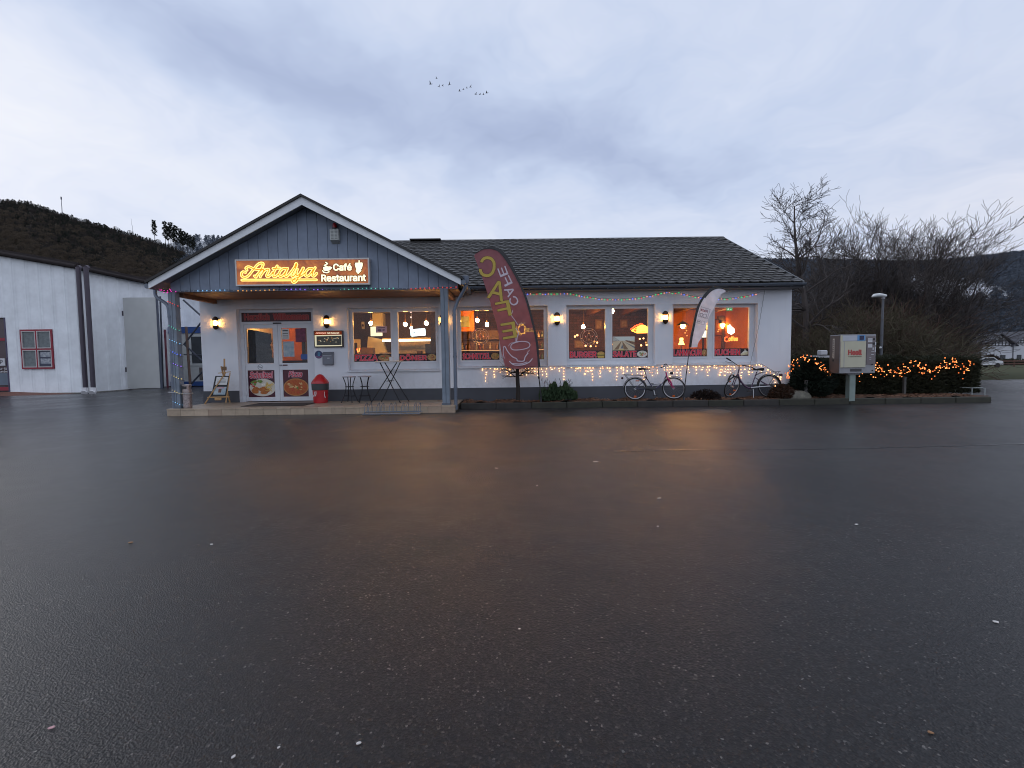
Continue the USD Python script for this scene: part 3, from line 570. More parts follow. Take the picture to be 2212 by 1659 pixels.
put(dp, 'pipe_hopper', MB().lathe([(.05, -.2), (.085, -.12), (.09, .02), (.08, .02), (.07, -.1)], tuple(P2[0]+[0, 0, .02]), 14), PIPE, smooth=40)
for z in (2.55, 1.45, .62): put(dp, 'pipe_collar', MB().cyl((P2[-1][0], P2[-1][1], z), (P2[-1][0], P2[-1][1], z+.05), .054), PIPE)

# --- rooms behind the windows
IY, BY = WY+.325, 17.05
DK = M('dark_brown_wall', (.055, .033, .026), .8, var=.25); ORANGE = M('orange_wall', (.50, .145, .012), .8, var=.15, scale=2)
put(bld, 'room_floor', MB().box(WL+.26, WR-.26, IY, BY+.5, .10, .19), M('room_floor', (.10, .06, .04), .5, var=.2))
put(bld, 'room_ceiling', MB().box(WL+.26, WR-.26, IY, BY+.5, 3.18, 3.24), M('room_ceiling', (.10, .05, .028), .8, var=.1))
BRICK = brick_material('dark_room_brick', (.085, .026, .016), (.045, .016, .011), (.02, .011, .008), 2.2, rotx=True)
put(bld, 'room_wall', MB().box(WL+.26, -6.62, BY, BY+.1, .19, 3.18), ORANGE)
put(bld, 'room_wall', MB().box(-6.5, -2.62, BY, BY+.1, .19, 3.18), DK)
put(bld, 'room_wall', MB().box(-2.38, 5.55, BY, BY+.1, .19, 3.18), BRICK)
put(bld, 'room_wall', MB().box(5.55, WR-.27, BY, BY+.1, .19, 3.18), ORANGE)
put(bld, 'room_wall', MB().box(WR-.27, WR-.252, IY, BY, .19, 3.18), ORANGE)
put(bld, 'partition', MB().box(-2.6, -2.4, IY+.6, BY, .19, 3.18), DK)
put(bld, 'partition', MB().box(-6.62, -6.5, IY+.3, BY, .19, 3.18), DK)
put(bld, 'partition', MB().box(5.45, 5.55, 15.6, BY, .19, 3.18), M('wood_partition', (.16, .065, .025), .5, var=.3, scale=2))

# ---------------------------------------------------------------- wall lamps (bulb open to both sides, domed cap above and below)
LAMPU = (468, 707, 957, 1203, 1436); LAMPL = ('wall lantern left of the entrance door, glowing', 'wall lantern right of the entrance door above the lit menu case', 'wall lantern hidden behind the right porch post', 'wall lantern between the second and third window from the right corner', 'wall lantern between the two rightmost windows, glowing')
AMBER = M('lamp_amber_glass', (.8, .5, .2), .2, var=0, emit=(1, .50, .14), es=10.); LAMPDARK = M('lamp_dark_bronze', (.05, .025, .014), .35, metal=.6, var=.1)
lamp0 = None
for u, lb in zip(LAMPU, LAMPL):
    q = at(u, 691-(u-1106)*.0125*0, WY); q[2] = at(1203, 689, WY)[2]
    if lamp0 is None:
        lamp0 = thing('wall_lamp', lb, 'wall lamp', q, group='lanterns on the white facade')
        put(lamp0, 'cap', MB().lathe([(.001, .20), (.045, .185), (.085, .135), (.098, .082), (.09, .08), (.075, .125), (.02, .16)], (0, -.10, 0), 20).xf(np.diag([1, .6, 1, 1])), LAMPDARK, smooth=40, local=True)
        put(lamp0, 'base_cup', MB().lathe([(.001, -.20), (.04, -.185), (.08, -.135), (.098, -.075), (.09, -.073), (.07, -.12), (.02, -.15)], (0, -.10, 0), 20).xf(np.diag([1, .6, 1, 1])), LAMPDARK, smooth=40, local=True)
        put(lamp0, 'bulb', MB().ball((0, -.062, .0), .06, 2, (1, .75, 1.15)), glow('lantern_glow', (1, .44, .09), 85.), local=True)
        put(lamp0, 'wall_plate', MB().box(-.035, .035, -.012, 0, -.17, .17, bev=.005), LAMPDARK, local=True)
        m = MB()
        for a in np.linspace(0, math.pi, 5): m.cyl((.094*math.cos(a), -.10-.094*math.sin(a), -.08), (.094*math.cos(a), -.10-.094*math.sin(a), .085), .006, n=6)
        put(lamp0, 'bar_cage', m.xf(np.diag([1, .6, 1, 1])), LAMPDARK, local=True)
    else: copy(lamp0, q, label=lb)

# ---------------------------------------------------------------- the lit sign on the gable
SY = GYC-.16
sgn = thing('shop_sign', 'wide glowing orange sign with a script name over Café Restaurant on the gable', 'sign', tuple(at(655, 588, GYC)))
c00, c11 = at(510.5, 617, SY), at(797.5, 557, SY); sx0, sx1, sz0, sz1 = c00[0], c11[0], at(654, 616.5, SY)[2], at(654, 559, SY)[2]
def sign_face():
    N = {'g': ('geometry', {}), 'n': ('noise_texture', {'scale': 2.6, 'detail': 5., 'roughness': .6, 'distortion': 1.2}), 'r': ('rgb_ramp', {'ramp': [(.25, (.10, .018, .008)), (.45, (.30, .065, .012)), (.62, (.52, .15, .02)), (.8, (.80, .30, .04))]}),
         'p': ('principled_bsdf', {'base_color': (.2, .08, .03), 'roughness': .25, 'emission_strength': .80})}
    return usdkit.material(stage, '/World/Looks/sign_backlit_orange', N, [('g.position', 'n.vector'), ('n.fac', 'r.fac'), ('r.color', 'p.emission_color')], surface='p.BSDF')
put(sgn, 'sign_box', MB().box(sx0, sx1, SY, GYC-.012, sz0, sz1, bev=.01), M('sign_grey_metal', (.42, .42, .42), .4, metal=.4, var=.05))
fb = .035
put(sgn, 'sign_frame', MB().wall(sbox(sx0, sz0, sx1, sz1).difference(sbox(sx0+fb, sz0+fb, sx1-fb, sz1-fb)), SY-.022, .021), M('sign_frame_white', (.60, .57, .54), .4, var=.05))
put(sgn, 'lit_face', MB().box(sx0+fb+.001, sx1-fb-.001, SY-.008, SY-.0005, sz0+fb+.001, sz1-fb-.001), sign_face())
W_, H_ = sx1-sx0, sz1-sz0
SX = lambda x: sx0+(x-68)/(2145-68)*W_
SZF = lambda x, y: sz1-(y-72-(x-1100)*-.011)/(490-75)*H_
strokes = [[(225, 285), (190, 275), (163, 300), (170, 345), (215, 362), (265, 340), (318, 280), (375, 210), (425, 160), (470, 140), (505, 150), (490, 200), (450, 265), (410, 320), (385, 358), (360, 340)],
           [(250, 250), (235, 220), (265, 198), (310, 205), (350, 228), (410, 240), (450, 236)],
           [(395, 330), (470, 255), (505, 235), (500, 275), (470, 320), (450, 355)], [(470, 320), (525, 255), (572, 235), (590, 250), (565, 300), (550, 340), (575, 352), (620, 320), (650, 280)],
           [(720, 185), (690, 235), (655, 305), (655, 345), (690, 350), (735, 310)], [(655, 225), (765, 218)],
           [(862, 228), (815, 225), (768, 262), (742, 312), (755, 348), (795, 338), (840, 290), (872, 235)], [(880, 222), (850, 285), (835, 335), (860, 350), (905, 310), (935, 275)],
           [(935, 275), (990, 200), (1012, 150), (1025, 165), (995, 235), (950, 310), (945, 345), (975, 345), (1010, 300)],
           [(1030, 235), (1012, 290), (1018, 335), (1055, 318), (1095, 262), (1118, 218)], [(1128, 218), (1095, 285), (1050, 355), (1005, 425), (965, 442), (945, 418), (975, 385), (1040, 362), (1100, 330), (1150, 290)],
           [(1262, 226), (1215, 225), (1170, 262), (1148, 312), (1162, 345), (1205, 335), (1245, 290), (1278, 234)], [(1308, 212), (1272, 275), (1258, 330), (1285, 345), (1328, 300)]]
def spline(p, n=6):
    p = np.array(p, float); q = np.vstack([2*p[0]-p[1], p, 2*p[-1]-p[-2]]); out = []
    for i in range(1, len(q)-2):
        for t in np.linspace(0, 1, n, endpoint=False):
            a, b, c, d = q[i-1:i+3]; out.append(.5*(2*b+(c-a)*t+(2*a-5*b+4*c-d)*t*t+(3*b-a-3*c+d)*t**3))
    out.append(p[-1]); return np.array(out)
sl_ = unary_union([LineString([(SX(x), SZF(x, y)) for x, y in (spline(s) if len(s) > 2 else s)]).buffer(.019) for s in strokes]+[LineString([(SX(165), SZF(165, 405)), (SX(1320), SZF(1320, 402))]).buffer(.018)])
edge = sl_.buffer(.013, join_style=1).difference(sl_.buffer(-.004)).simplify(.001)
put(sgn, 'script_fill', MB().wall(sl_.simplify(.001), SY-.012, .003), glow('script_amber', (1., .42, .03), .95))
put(sgn, 'script_outline', MB().wall(edge, SY-.024, .011), glow('script_yellow', (1., .78, .22), 1.9))
wl = lambda t, x0, x1, y0, y1: fit(letters(t), SX(x0), SX(x1), SZF((x0+x1)/2, y1), SZF((x0+x1)/2, y0))
cup = unary_union([Polygon([(SX(x), SZF(x, y)) for x, y in ((1430, 205), (1540, 195), (1535, 240), (1500, 262), (1455, 262), (1435, 240))]), LineString([(SX(1540), SZF(1540, 205)), (SX(1560), SZF(1560, 212)), (SX(1528), SZF(1528, 245))]).buffer(.010),
    LineString([(SX(x), SZF(x, y)) for x, y in ((1475, 130), (1500, 150), (1450, 178), (1490, 195))]).buffer(.011), LineString([(SX(x), SZF(x, y)) for x, y in ((1420, 258), (1440, 285), (1490, 290), (1520, 275))]).buffer(.010)])
spit = unary_union([Polygon([(SX(x), SZF(x, y)) for x, y in ((1930, 140), (2035, 135), (2045, 160), (2025, 230), (2010, 240), (2018, 262), (1990, 288), (1970, 310), (1950, 288), (1935, 265), (1945, 240), (1925, 170))]), LineString([(SX(1990), SZF(1990, 105)), (SX(1990), SZF(1990, 150))]).buffer(.010)])
lit = unary_union([wl('Café', 1585, 1870, 150, 258), wl('Restaurant', 1395, 2085, 318, 425), cup, spit]).buffer(.004)
put(sgn, 'lettering_shadow', MB().wall(lit.buffer(.016), SY-.0105, .0015), M('sign_letter_edge', (.16, .07, .01), .5, var=0))
put(sgn, 'lit_lettering', MB().wall(lit, SY-.0145, .003), glow('letter_cream', (1., .88, .58), 1.6))

# siren with a red beacon on the boards, a bent wire on the roof
q = at(722, 512, GYC-.0)
al = thing('alarm_siren', 'pale alarm box with a red beacon on the gable boards', 'alarm', q)
a0, a1 = at(713, 523, GYC-.12), at(731, 494, GYC-.12); SB = M('siren_pale_plastic', (.50, .52, .50), .5, var=.05)
put(al, 'siren_box', MB().box(a0[0], a1[0], GYC-.13, GYC-.006, a0[2]+.05, a1[2], bev=.012), SB)
put(al, 'siren_hood', MB().poly(Polygon([(GYC-.13, a0[2]+.049), (GYC-.006, a0[2]+.049), (GYC-.006, a0[2]-.02)]), (a0[0]+.01, 0, 0), (0, 1, 0), (0, 0, 1), a1[0]-a0[0]-.02), M('siren_shadow', (.25, .26, .26), .6, var=0))
for i in range(2):
    for j in range(7): put(al, 'louvre', MB().box(a0[0]+.03+i*.10, a0[0]+.10+i*.10, GYC-.136, GYC-.1305, a0[2]+.085+j*.036, a0[2]+.098+j*.036), M('louvre_dark', (.16, .17, .17), .6, var=0))
put(al, 'beacon', MB().lathe([(.055, .03), (.052, .11), (.035, .15), (.001, .165)], ((a0[0]+a1[0])/2, GYC-.07, a1[2]+.004), 16), M('beacon_red', (.30, .012, .02), .25, var=0), smooth=40)
put(al, 'beacon_base', MB().cyl(((a0[0]+a1[0])/2, GYC-.07, a1[2]-.002), ((a0[0]+a1[0])/2, GYC-.07, a1[2]+.034), .066, n=16), BLACK)
b = at(736.5, 468, 12.2); single('bent_roof_wire', MB().tube([b-[0, 0, .1], b+[0, 0, .02], b+[-.01, 0, .06], b+[-.05, 0, .10], b+[-.11, 0, .115]], .012, 6), BLACK, 'short bent wire sticking up from the porch roof edge', 'wire')

# ---------------------------------------------------------------- lit menu case, letterbox, round sticker
q0, q1 = at(678.5, 750, WY-.08), at(740, 713, WY-.08); q = at(709, 732, WY)
mc = thing('menu_case', 'black framed lit menu case on the wall beside the door', 'menu case', q)
zA, zB = at(709, 750, WY-.08)[2], at(709, 714, WY-.08)[2]
put(mc, 'case_frame', MB().box(q0[0], q1[0], WY-.08, WY-.001, zA, zB, bev=.008), M('case_black_brown', (.035, .022, .018), .35, var=0))
put(mc, 'header', MB().box(q0[0]+.03, q1[0]-.03, WY-.086, WY-.0805, zB-.13, zB-.025), glow('menu_header_glow', (.30, .05, .015), .55))
put(mc, 'backlight', MB().box(q0[0]+.03, q1[0]-.03, WY-.085, WY-.0805, zA+.03, zB-.131), glow('menu_backlight', (1., .93, .66), .62))
wm = q1[0]-q0[0]
put(mc, 'header_lettering', MB().wall(fit(letters('Antalya'), q0[0]+.06, q0[0]+.06+wm*.36, zB-.105, zB-.045, shear=16), WY-.089, .002), glow('menu_header_pink', (1, .50, .36), 1.2))
put(mc, 'header_lettering', MB().wall(fit(letters('Café Restaurant'), q0[0]+wm*.46, q1[0]-.10, zB-.098, zB-.05), WY-.089, .002), glow('menu_header_cream', (1, .86, .62), 1.1))
put(mc, 'menu_sheet', MB().box(q0[0]+.085, q1[0]-.04, WY-.0885, WY-.0855, zA+.062, zB-.165), M('menu_sheet_dark', (.05, .05, .042), .5, var=.6, scale=14, color2=(.15, .14, .10)))
for (nm, col, n_) in (('menu_dish_pale', (1, .90, .66), 14), ('menu_dish_orange', (.75, .35, .12), 10)):
    m = MB()
    for k in range(n_): m.wall(blob(q0[0]+.12+R.random()*(wm-.2), zB-.2-abs(R.gauss(0, .09)), .022, .014), WY-.0905-.0001*k, .0015)
    put(mc, 'dish_picture', m, glow(nm, col, .45))
lq0, lq1 = at(699.5, 788, WY), at(721, 760, WY)
lb = thing('letterbox', 'grey metal letterbox below the lit menu case', 'letterbox', ((lq0[0]+lq1[0])/2, WY, lq0[2])); LBM = M('letterbox_grey', (.17, .18, .21), .4, metal=.3, var=.08)
put(lb, 'box_body', MB().box(lq0[0], lq1[0], WY-.10, WY-.001, lq0[2], lq1[2]-.04, bev=.012), LBM)
put(lb, 'flap', MB().poly(Polygon([(WY-.115, lq1[2]-.075), (WY-.102, lq1[2]-.075), (WY-.002, lq1[2]-.039), (WY-.002, lq1[2])]), (lq0[0]-.008, 0, 0), (0, 1, 0), (0, 0, 1), lq1[0]-lq0[0]+.016), LBM)
put(lb, 'slot', MB().box(lq0[0]+.02, lq1[0]-.03, WY-.106, WY-.1005, lq1[2]-.115, lq1[2]-.10), M('slot_pale', (.45, .46, .5), .4, var=0))
put(lb, 'name_plate', MB().box(lq0[0]+.15, lq0[0]+.22, WY-.104, WY-.1005, lq1[2]-.20, lq1[2]-.18), M('plate_pale', (.6, .6, .62), .5, var=0))
q = at(688.5, 766, WY-.004); rs = thing('round_wall_sticker', 'round blue sticker on the wall left of the letterbox', 'sticker', q)
put(rs, 'disc', MB().wall(Point(q[0], q[2]).buffer(.118), WY-.006, .005), M('sticker_blue', (.035, .05, .13), .4, var=.2, scale=8))
put(rs, 'figure', MB().wall(unary_union([blob(q[0]+.01, q[2]+.03, .05, .055), sbox(q[0]-.03, q[2]-.05, q[0]+.04, q[2]+.02)]), WY-.0085, .002), M('sticker_light_blue', (.06, .20, .34), .4, var=.3, scale=20))
put(rs, 'sticker_band', MB().wall(LineString([(q[0]-.08, q[2]-.045), (q[0]-.03, q[2]-.075), (q[0]+.04, q[2]-.078), (q[0]+.085, q[2]-.05)]).buffer(.012), WY-.0085, .002), M('sticker_pink', (.32, .12, .26), .4, var=0))

# ---------------------------------------------------------------- strings of lights
BULBV, BULBF = (lambda t: (t.vertices, t.faces))(trimesh.creation.icosphere(subdivisions=1, radius=1))
def bulbs(t, pts, mats, r=.012, nm='bulb'):
    for p, m in zip(pts, mats):
        put(t, nm, MB().add(BULBV*r*R.uniform(.85, 1.15)+np.array(p), BULBF), m)
LC = {'red': glow('led_red', (1, .05, .03), 1.44), 'green': glow('led_green', (.08, 1, .30), 1.08), 'blue': glow('led_blue', (.12, .20, 1), 1.56), 'pink': glow('led_pink', (1, .34, .24), 1.32), 'magenta': glow('led_magenta', (1, .05, .55), 1.20),
      'cyan': glow('led_cyan', (.25, .6, 1), 1.32), 'orange': glow('led_orange', (1, .42, .10), 1.32), 'violet': glow('led_violet', (.35, .15, 1), 1.44), 'teal': glow('led_teal', (.2, .95, .7), 0.96), 'yellow': glow('led_yellow', (1, .75, .3), 1.20), 'dim': M('led_off', (.35, .36, .38), .3, var=0)}
WIRE = M('dark_cable', (.02, .022, .02), .5, var=0)
t = thing('porch_string_lights', 'string of small coloured lights along the lower edge of the porch gable', 'string lights', (GX0+.3, GYC-.03, zc0))
xs = np.arange(GX0+.33, GX1-.15, .117); P = [(x+R.uniform(-.01, .01), GYC-.035, zc0+.02+.012*math.sin(x*3)+R.uniform(-.008, .008)) for x in xs]
put(t, 'cable', MB().tube([(p[0], p[1]+.012, p[2]+.008) for p in P], .004, 4), WIRE)
def seg(x):
    u = CX+x/GYC*F_PX
    for lim, c in ((392, 'magenta'), (425, 'dim'), (512, 'cyan'), (520, 'dim'), (604, 'orange'), (622, 'dim'), (708, 'violet'), (738, 'dim'), (858, 'teal'), (890, 'dim'), (960, 'red')):
        if u < lim: return LC[c if R.random() < .85 else 'dim']
    return LC['red']
bulbs(t, P, [seg(p[0]) for p in P], .0135)
for k in range(9):
    p = (at(352+R.uniform(-6, 26), 636, GYC)[0], GYC-.04, zc0+R.uniform(-.02, .10)); bulbs(t, [p], [LC['magenta']], .012)
t = thing('post_string_lights', 'coloured lights wound round the left porch post', 'string lights', (-8.95, GYC+.06, SZ))
P, C = [], []
turns = [(3.02, 'red'), (2.38, 'teal'), (2.02, 'cyan'), (1.72, 'blue'), (1.42, 'violet'), (1.08, 'yellow'), (.68, 'yellow'), (.38, 'cyan')]
wire = []
for z, c in turns:
    for k in range(4):
        x = -9.04+.17*k/3.; z_ = z-.03*k; P.append((x, GYC-.045, z_)); C.append(LC[c]); wire.append((x, GYC-.036, z_))
    P.append((-8.853, GYC+.05, z-.11)); C.append(LC[c]); wire += [(-8.853, GYC-.03, z-.11), (-8.853, GYC+.16, z-.16), (-9.06, GYC+.16, z-.22), (-9.06, GYC-.036, z-.28)]
put(t, 'cable', MB().tube(wire, .003, 4), WIRE); bulbs(t, P, C, .010)
# garland under the eave
GY = WY-.03
peaks = [(1126, 634), (1160, 630), (1203, 629), (1226, 631), (1440, 629), (1465, 631), (1632, 634)]
t = thing('eave_light_garland', 'sagging garland of red, green and blue bulbs under the right eave', 'string lights', tuple(at(1380, 640, GY)))
line = []
for (u0, v0), (u1, v1) in zip(peaks, peaks[1:]):
    n_ = max(3, int((u1-u0)/6)); sag = (u1-u0)*.075
    for k in range(n_): s = k/n_; line.append(at(u0+(u1-u0)*s, v0+(v1-v0)*s+4*sag*s*(1-s), GY))
line.append(at(*peaks[-1], GY)); line.append(at(1652, 627, GY)); line.append(at(1640, 700, GY)); line.append(at(1621, 785, GY-.05))
line = [np.array([l[0], l[1], min(l[2], 3.35-.0)]) if i < len(line)-3 else l for i, l in enumerate(line)]
P = [l+np.array([R.uniform(-.01, .01), -.02, -.025+R.uniform(-.012, .012)]) for l in line[:-3]]
put(t, 'cable', MB().tube(line, .0045, 4), WIRE); bulbs(t, P, [LC[c] for _, c in zip(P, ['green', 'pink', 'blue', 'pink', 'green', 'red']*40)], .0165)
# icicle lights below the sills and on the hedge are put up further down
WARM = [glow('warm_led_a', (1, .48, .19), 7.), glow('warm_led_b', (1, .44, .16), 4.5), glow('warm_led_c', (1, .42, .15), 1.6)]
t = thing('icicle_lights', 'row of warm white icicle lights hanging below the window sills', 'string lights', tuple(at(1350, 795, WY-.03)))
rr = random.Random(21); P, C = [], []; cab = MB()
zs = lambda u: at(u, 795.5-(u-1106)*.0125*1.0+.0125*0, WY-.03)
top = []
u = 1042.
while u < 1692:
    vtop = 793-(u-986)*.0105+(0 if u < 1645 else (u-1645)*.62); p0 = at(u, vtop, WY-.05); top.append(p0)
    L_ = rr.choice((0, .05, .10, .18, .26, .34, .44, .28, .18)); nb = 1+int(L_/.095)
    pts = [p0]; x = p0[0]
    for k in range(nb):
        x += rr.uniform(-.02, .02); zz = p0[2]-.015-L_*(k+.6)/nb+rr.uniform(-.015, .015); yy = WY-rr.uniform(.022, .05); pts.append(np.array([x, yy, zz])); P.append((x+rr.uniform(-.015, .015), yy, zz)); C.append(rr.choice(WARM[:2]+[WARM[0]]+([WARM[2]] if rr.random() < .5 else [])))
    cab.tube(pts+[pts[-1]-[0, 0, .03]], .0022, 3); u += rr.uniform(4.6, 9.6)
cab.tube(top, .006, 4); put(t, 'cable', cab, WIRE); bulbs(t, P, C, .0125)

# ---------------------------------------------------------------- things in the rooms behind the windows
def bulb_lamp(u, v, Y, name='pendant_lamp', r=.062, lab='', grp=None, shade=False, ceil=3.17, gl=None):
    p = at(u, v, Y); t = thing(name, lab, 'pendant lamp', (p[0], Y, ceil), group=grp)
    put(t, 'bulb', MB().ball(p, r, 2, (1, 1, 1.2)), gl or BULBGLOW)
    put(t, 'socket', MB().cyl(p+[0, 0, r*1.1], p+[0, 0, r*1.1+.09], .03, .022, 10), WARMFIX)
    put(t, 'cord', MB().cyl(p+[0, 0, r*1.1+.09], (p[0], Y, ceil), .008, n=6), WARMFIX)
    if shade: put(t, 'shade', MB().lathe([(.04, .15), (.08, .12), (.18, .05), (.21, .02), (.20, .02), (.16, .06), (.05, .12)], tuple(p), 20), LAMPDARK, smooth=40)
    return t
for u, v, Y, lb in ((801, 698, 14.9, 'glowing bulb lamp behind the pane lettered PIZZA'), (875.5, 700.5, 14.9, 'left of two bulb lamps behind the pane lettered DÖNER'), (921, 698, 14.6, 'right of two bulb lamps behind the pane lettered DÖNER'),
                    (1031, 692, 15.0, 'small bulb lamp above the ring lights in the window left of the tall banner'), (1052, 701, 14.7, 'bulb lamp just left of the tall banner'),
                    (1260, 706, 15.3, 'bulb lamp behind the ring ornament in the window lettered BURGER'), (1322.5, 672, 14.4, 'bulb lamp high at the left edge of the pane lettered SALATE')):
    bulb_lamp(u, v, Y, lab=lb)
bulb_lamp(575, 690, 15.6, lab='added unseen bulb lamp lighting the entrance behind the left door leaf'); bulb_lamp(1475, 704, 14.9, lab='shaded lamp at the left behind the pane lettered LAHMACUN', shade=True, r=.075); bulb_lamp(1510, 700, 14.9, lab='bulb lamp right of the shaded lamp behind the small white banner', r=.07)  # the entrance bulb is unseen, added to light the room behind the door glass
for u, v, lb in ((1561, 703, 'heart shaped wall lamp left of the lit coffee sign'), (1625, 694, 'wall lamp at the right edge of the rightmost pane')):
    p = at(u, v, BY-.1) if u < 1600 else np.array([WR-.34, 14.7, at(1616, 694, 14.7)[2]])
    t = thing('orange_wall_lamp', lb, 'wall lamp', p); put(t, 'shade', MB().lathe([(.07, .06), (.09, .02), (.03, -.10), (.001, -.11)], tuple(p), 14), glow('shade_glow', (1, .40, .08), 40.), smooth=40); put(t, 'bracket', MB().box(p[0]-.02, p[0]+.02, p[1], p[1]+.09, p[2]-.05, p[2]+.05), WARMFIX)
# kitchen
KT = M('tan_tiles', (.36, .26, .16), .45, var=.12, scale=2); STEEL = M('kitchen_steel', (.38, .36, .33), .3, metal=.8, var=.1); CREAM = M('cream_panel', (.62, .55, .36), .6, var=.06)
def K(u0, u1, v0, v1, Y): return at(u0, (v0+v1)/2, Y)[0], at(u1, (v0+v1)/2, Y)[0], at((u0+u1)/2, v1, Y)[2], at((u0+u1)/2, v0, Y)[2]
x0, x1, z0, z1 = K(846, 930, 738, 790, BY-.02); kw = thing('kitchen_tiling', 'tan tiled kitchen wall behind the window lettered DÖNER', 'tiling', (x0, BY-.02, z0)); n = 8
for i in range(n):
    for j in range(4): put(kw, 'tile', MB().box(x0+(x1-x0)*i/n+.003, x0+(x1-x0)*(i+1)/n-.003, BY-.03, BY-.012, z0-.2+(z1+.2-z0)*j/4+.003, z0-.2+(z1+.2-z0)*(j+1)/4-.003), KT)
x0, x1, z0, z1 = K(826, 942, 733, 737.5, 16.2); t = thing('strip_light', 'white strip light above the kitchen behind the porch window', 'strip light', (x0, 16.2, z0)); put(t, 'tube', MB().cyl((x0, 16.2, (z0+z1)/2), (x1, 16.2, (z0+z1)/2), .035, n=10), glow('strip_glow', (1, .84, .58), 4.5)); put(t, 'housing', MB().box(x0, x1, 16.16, 16.24, z1-.005, z1+.05), CREAM)
x0, x1, z0, z1 = K(801.5, 827, 676, 726, 16.6); t = thing('extractor_hood', 'cream extractor duct and hood in the kitchen behind the porch window', 'extractor hood', (x0, 16.6, z0))
put(t, 'duct', MB().box(x0+.05, x1, 16.6, 16.95, z0+.3, 3.17), CREAM); put(t, 'lit_panel', MB().box(x0, x1-.02, 16.52, 16.59, z0, z0+.34), glow('hood_light', (1, .84, .5), 1.4))
a, b, c, d = at(795, 727, 16.7), at(826, 733, 16.7), at(836, 766, 16.7), at(790, 778, 16.7)
put(t, 'hood', MB().wall(Polygon([(p[0], p[2]) for p in (a, b, c, (b[0]-.12, 0, d[2]), d)]), 16.7, .2), CREAM)
t = thing('kitchen_counter', 'steel kitchen counter and grill behind the porch window', 'counter', (-5.5, 15.6, .19)); x0, x1, z0, z1 = K(768, 934, 772, 800, 15.6)
put(t, 'counter_body', MB().box(-6.35, -2.75, 15.6, 16.3, .19, z1-.04), STEEL); put(t, 'counter_top', MB().box(-6.4, -2.7, 15.55, 16.3, z1-.035, z1), M('counter_top_pale', (.5, .45, .36), .3, var=.1))
for (a, b, va, vb, mt, nm) in ((823, 846, 762, 772, STEEL, 'grill'), (782, 809, 751, 771, M('oven_brown', (.12, .07, .045), .5, var=.4, scale=6), 'oven'), (866, 882, 764, 773, BLACK, 'cooker'), (850, 860, 752, 772, CREAM, 'shelf_unit'), (903, 912, 758, 772, DK, 'coffee_machine')):
    x0, x1, za, zb_ = K(a, b, va, vb, 16.0); put(t, nm, MB().box(x0, x1, 15.8, 16.1, zb_*0+min(za, z1+.0), zb_, bev=.01), mt)
x0, x1, z0, z1 = K(919, 943, 743, 790, 15.2); single('dark_curtain_panel', MB().wall(sbox(x0, .19, -2.65, z1), 15.2, .05), BLACK, 'black panel at the right end of the kitchen behind DÖNER', 'panel')
x0, x1, z0, z1 = K(763, 778, 733, 790, 16.4); single('kitchen_door_frame', MB().wall(sbox(x0-.2, .19, x1, z1).difference(sbox(x0-.1, .19, x1-.1, z1-.12)), 16.4, .08), CREAM, 'pale door frame at the left of the kitchen', 'door frame')
x0, x1, z0, z1 = K(781, 787, 695, 705, BY-.03); t = thing('small_wall_picture', 'small pale picture on the dark wall behind PIZZA', 'picture', (x0, BY, z0)); put(t, 'frame', MB().box(x0, x1, BY-.03, BY-.001, z0-.1, z1, bev=.005), CREAM); put(t, 'print', MB().wall(blob((x0+x1)/2, (z0+z1)/2-.05, .04, .07), BY-.034, .003), DK)
p = at(776, 757, 16.0); t = thing('red_neon_light', 'small red glowing light low behind the pane lettered PIZZA', 'neon light', p); put(t, 'tube', MB().tube([p+[-.07, 0, .06], p+[-.06, 0, -.05], p+[.0, 0, -.03], p+[.02, 0, .07], p+[.07, 0, .05]], .018, 8), glow('neon_red', (1, .10, .02), 9.)); put(t, 'stand', MB().cyl(p-[0, -.03, .3], p-[0, -.03, 0], .012), BLACK)
# hanging paper and the lit white opening sign
x0, x1, z0, z1 = K(812, 835.5, 704.5, 718.5, 13.8); t = thing('hanging_notice', 'lilac paper notice hanging in the pane lettered PIZZA', 'notice', (x0, 13.8, z0)); put(t, 'sheet', MB().box(x0, x1, 13.8, 13.806, z0, z1), M('lilac_paper', (.42, .30, .44), .7, var=.05)); put(t, 'print', MB().wall(unary_union([LineString([(x0+.08, z1-.05), (x1-.06, z1-.045)]).buffer(.012), blob(x0+.11, z0+.07, .07, .05), blob(x0+.24, z0+.08, .05, .03)]), 13.797, .003), M('notice_print', (.10, .04, .10), .6, var=0)); put(t, 'thread', MB().cyl(((x0+x1)/2, 13.803, z1), ((x0+x1)/2, 13.803, 3.17), .002, n=4), WIRE)
x0, x1, z0, z1 = K(887.5, 918, 711, 725, 13.82); g_ = affinity.rotate(sbox(x0+.02, z0+.02, x1-.02, z1-.02).buffer(.03), 3); t = thing('lit_white_sign', 'bright white lit sign hanging in the pane lettered DÖNER', 'lit sign', (x0, 13.82, z0))
put(t, 'lit_panel', MB().wall(g_, 13.82, .03), glow('cold_white_glow', (.80, .95, 1.), 2.6)); put(t, 'print', MB().wall(unary_union([ell(x0+.10, z0+.09, .022, .03), sbox(x0+.19, z0+.07, x0+.23, z0+.085), sbox(x0+.26, z0+.10, x0+.28, z0+.11), sbox(x0+.31, z0+.135, x0+.34, z0+.15), sbox(x0+.25, z0+.07, x0+.28, z0+.08)]), 13.816, .003), M('sign_print_blue', (.04, .10, .16), .5, var=0)); put(t, 'cord', MB().cyl((x0+.02, 13.83, z1), (x0+.02, 13.83, 3.17), .004, n=5), FRAMEW)
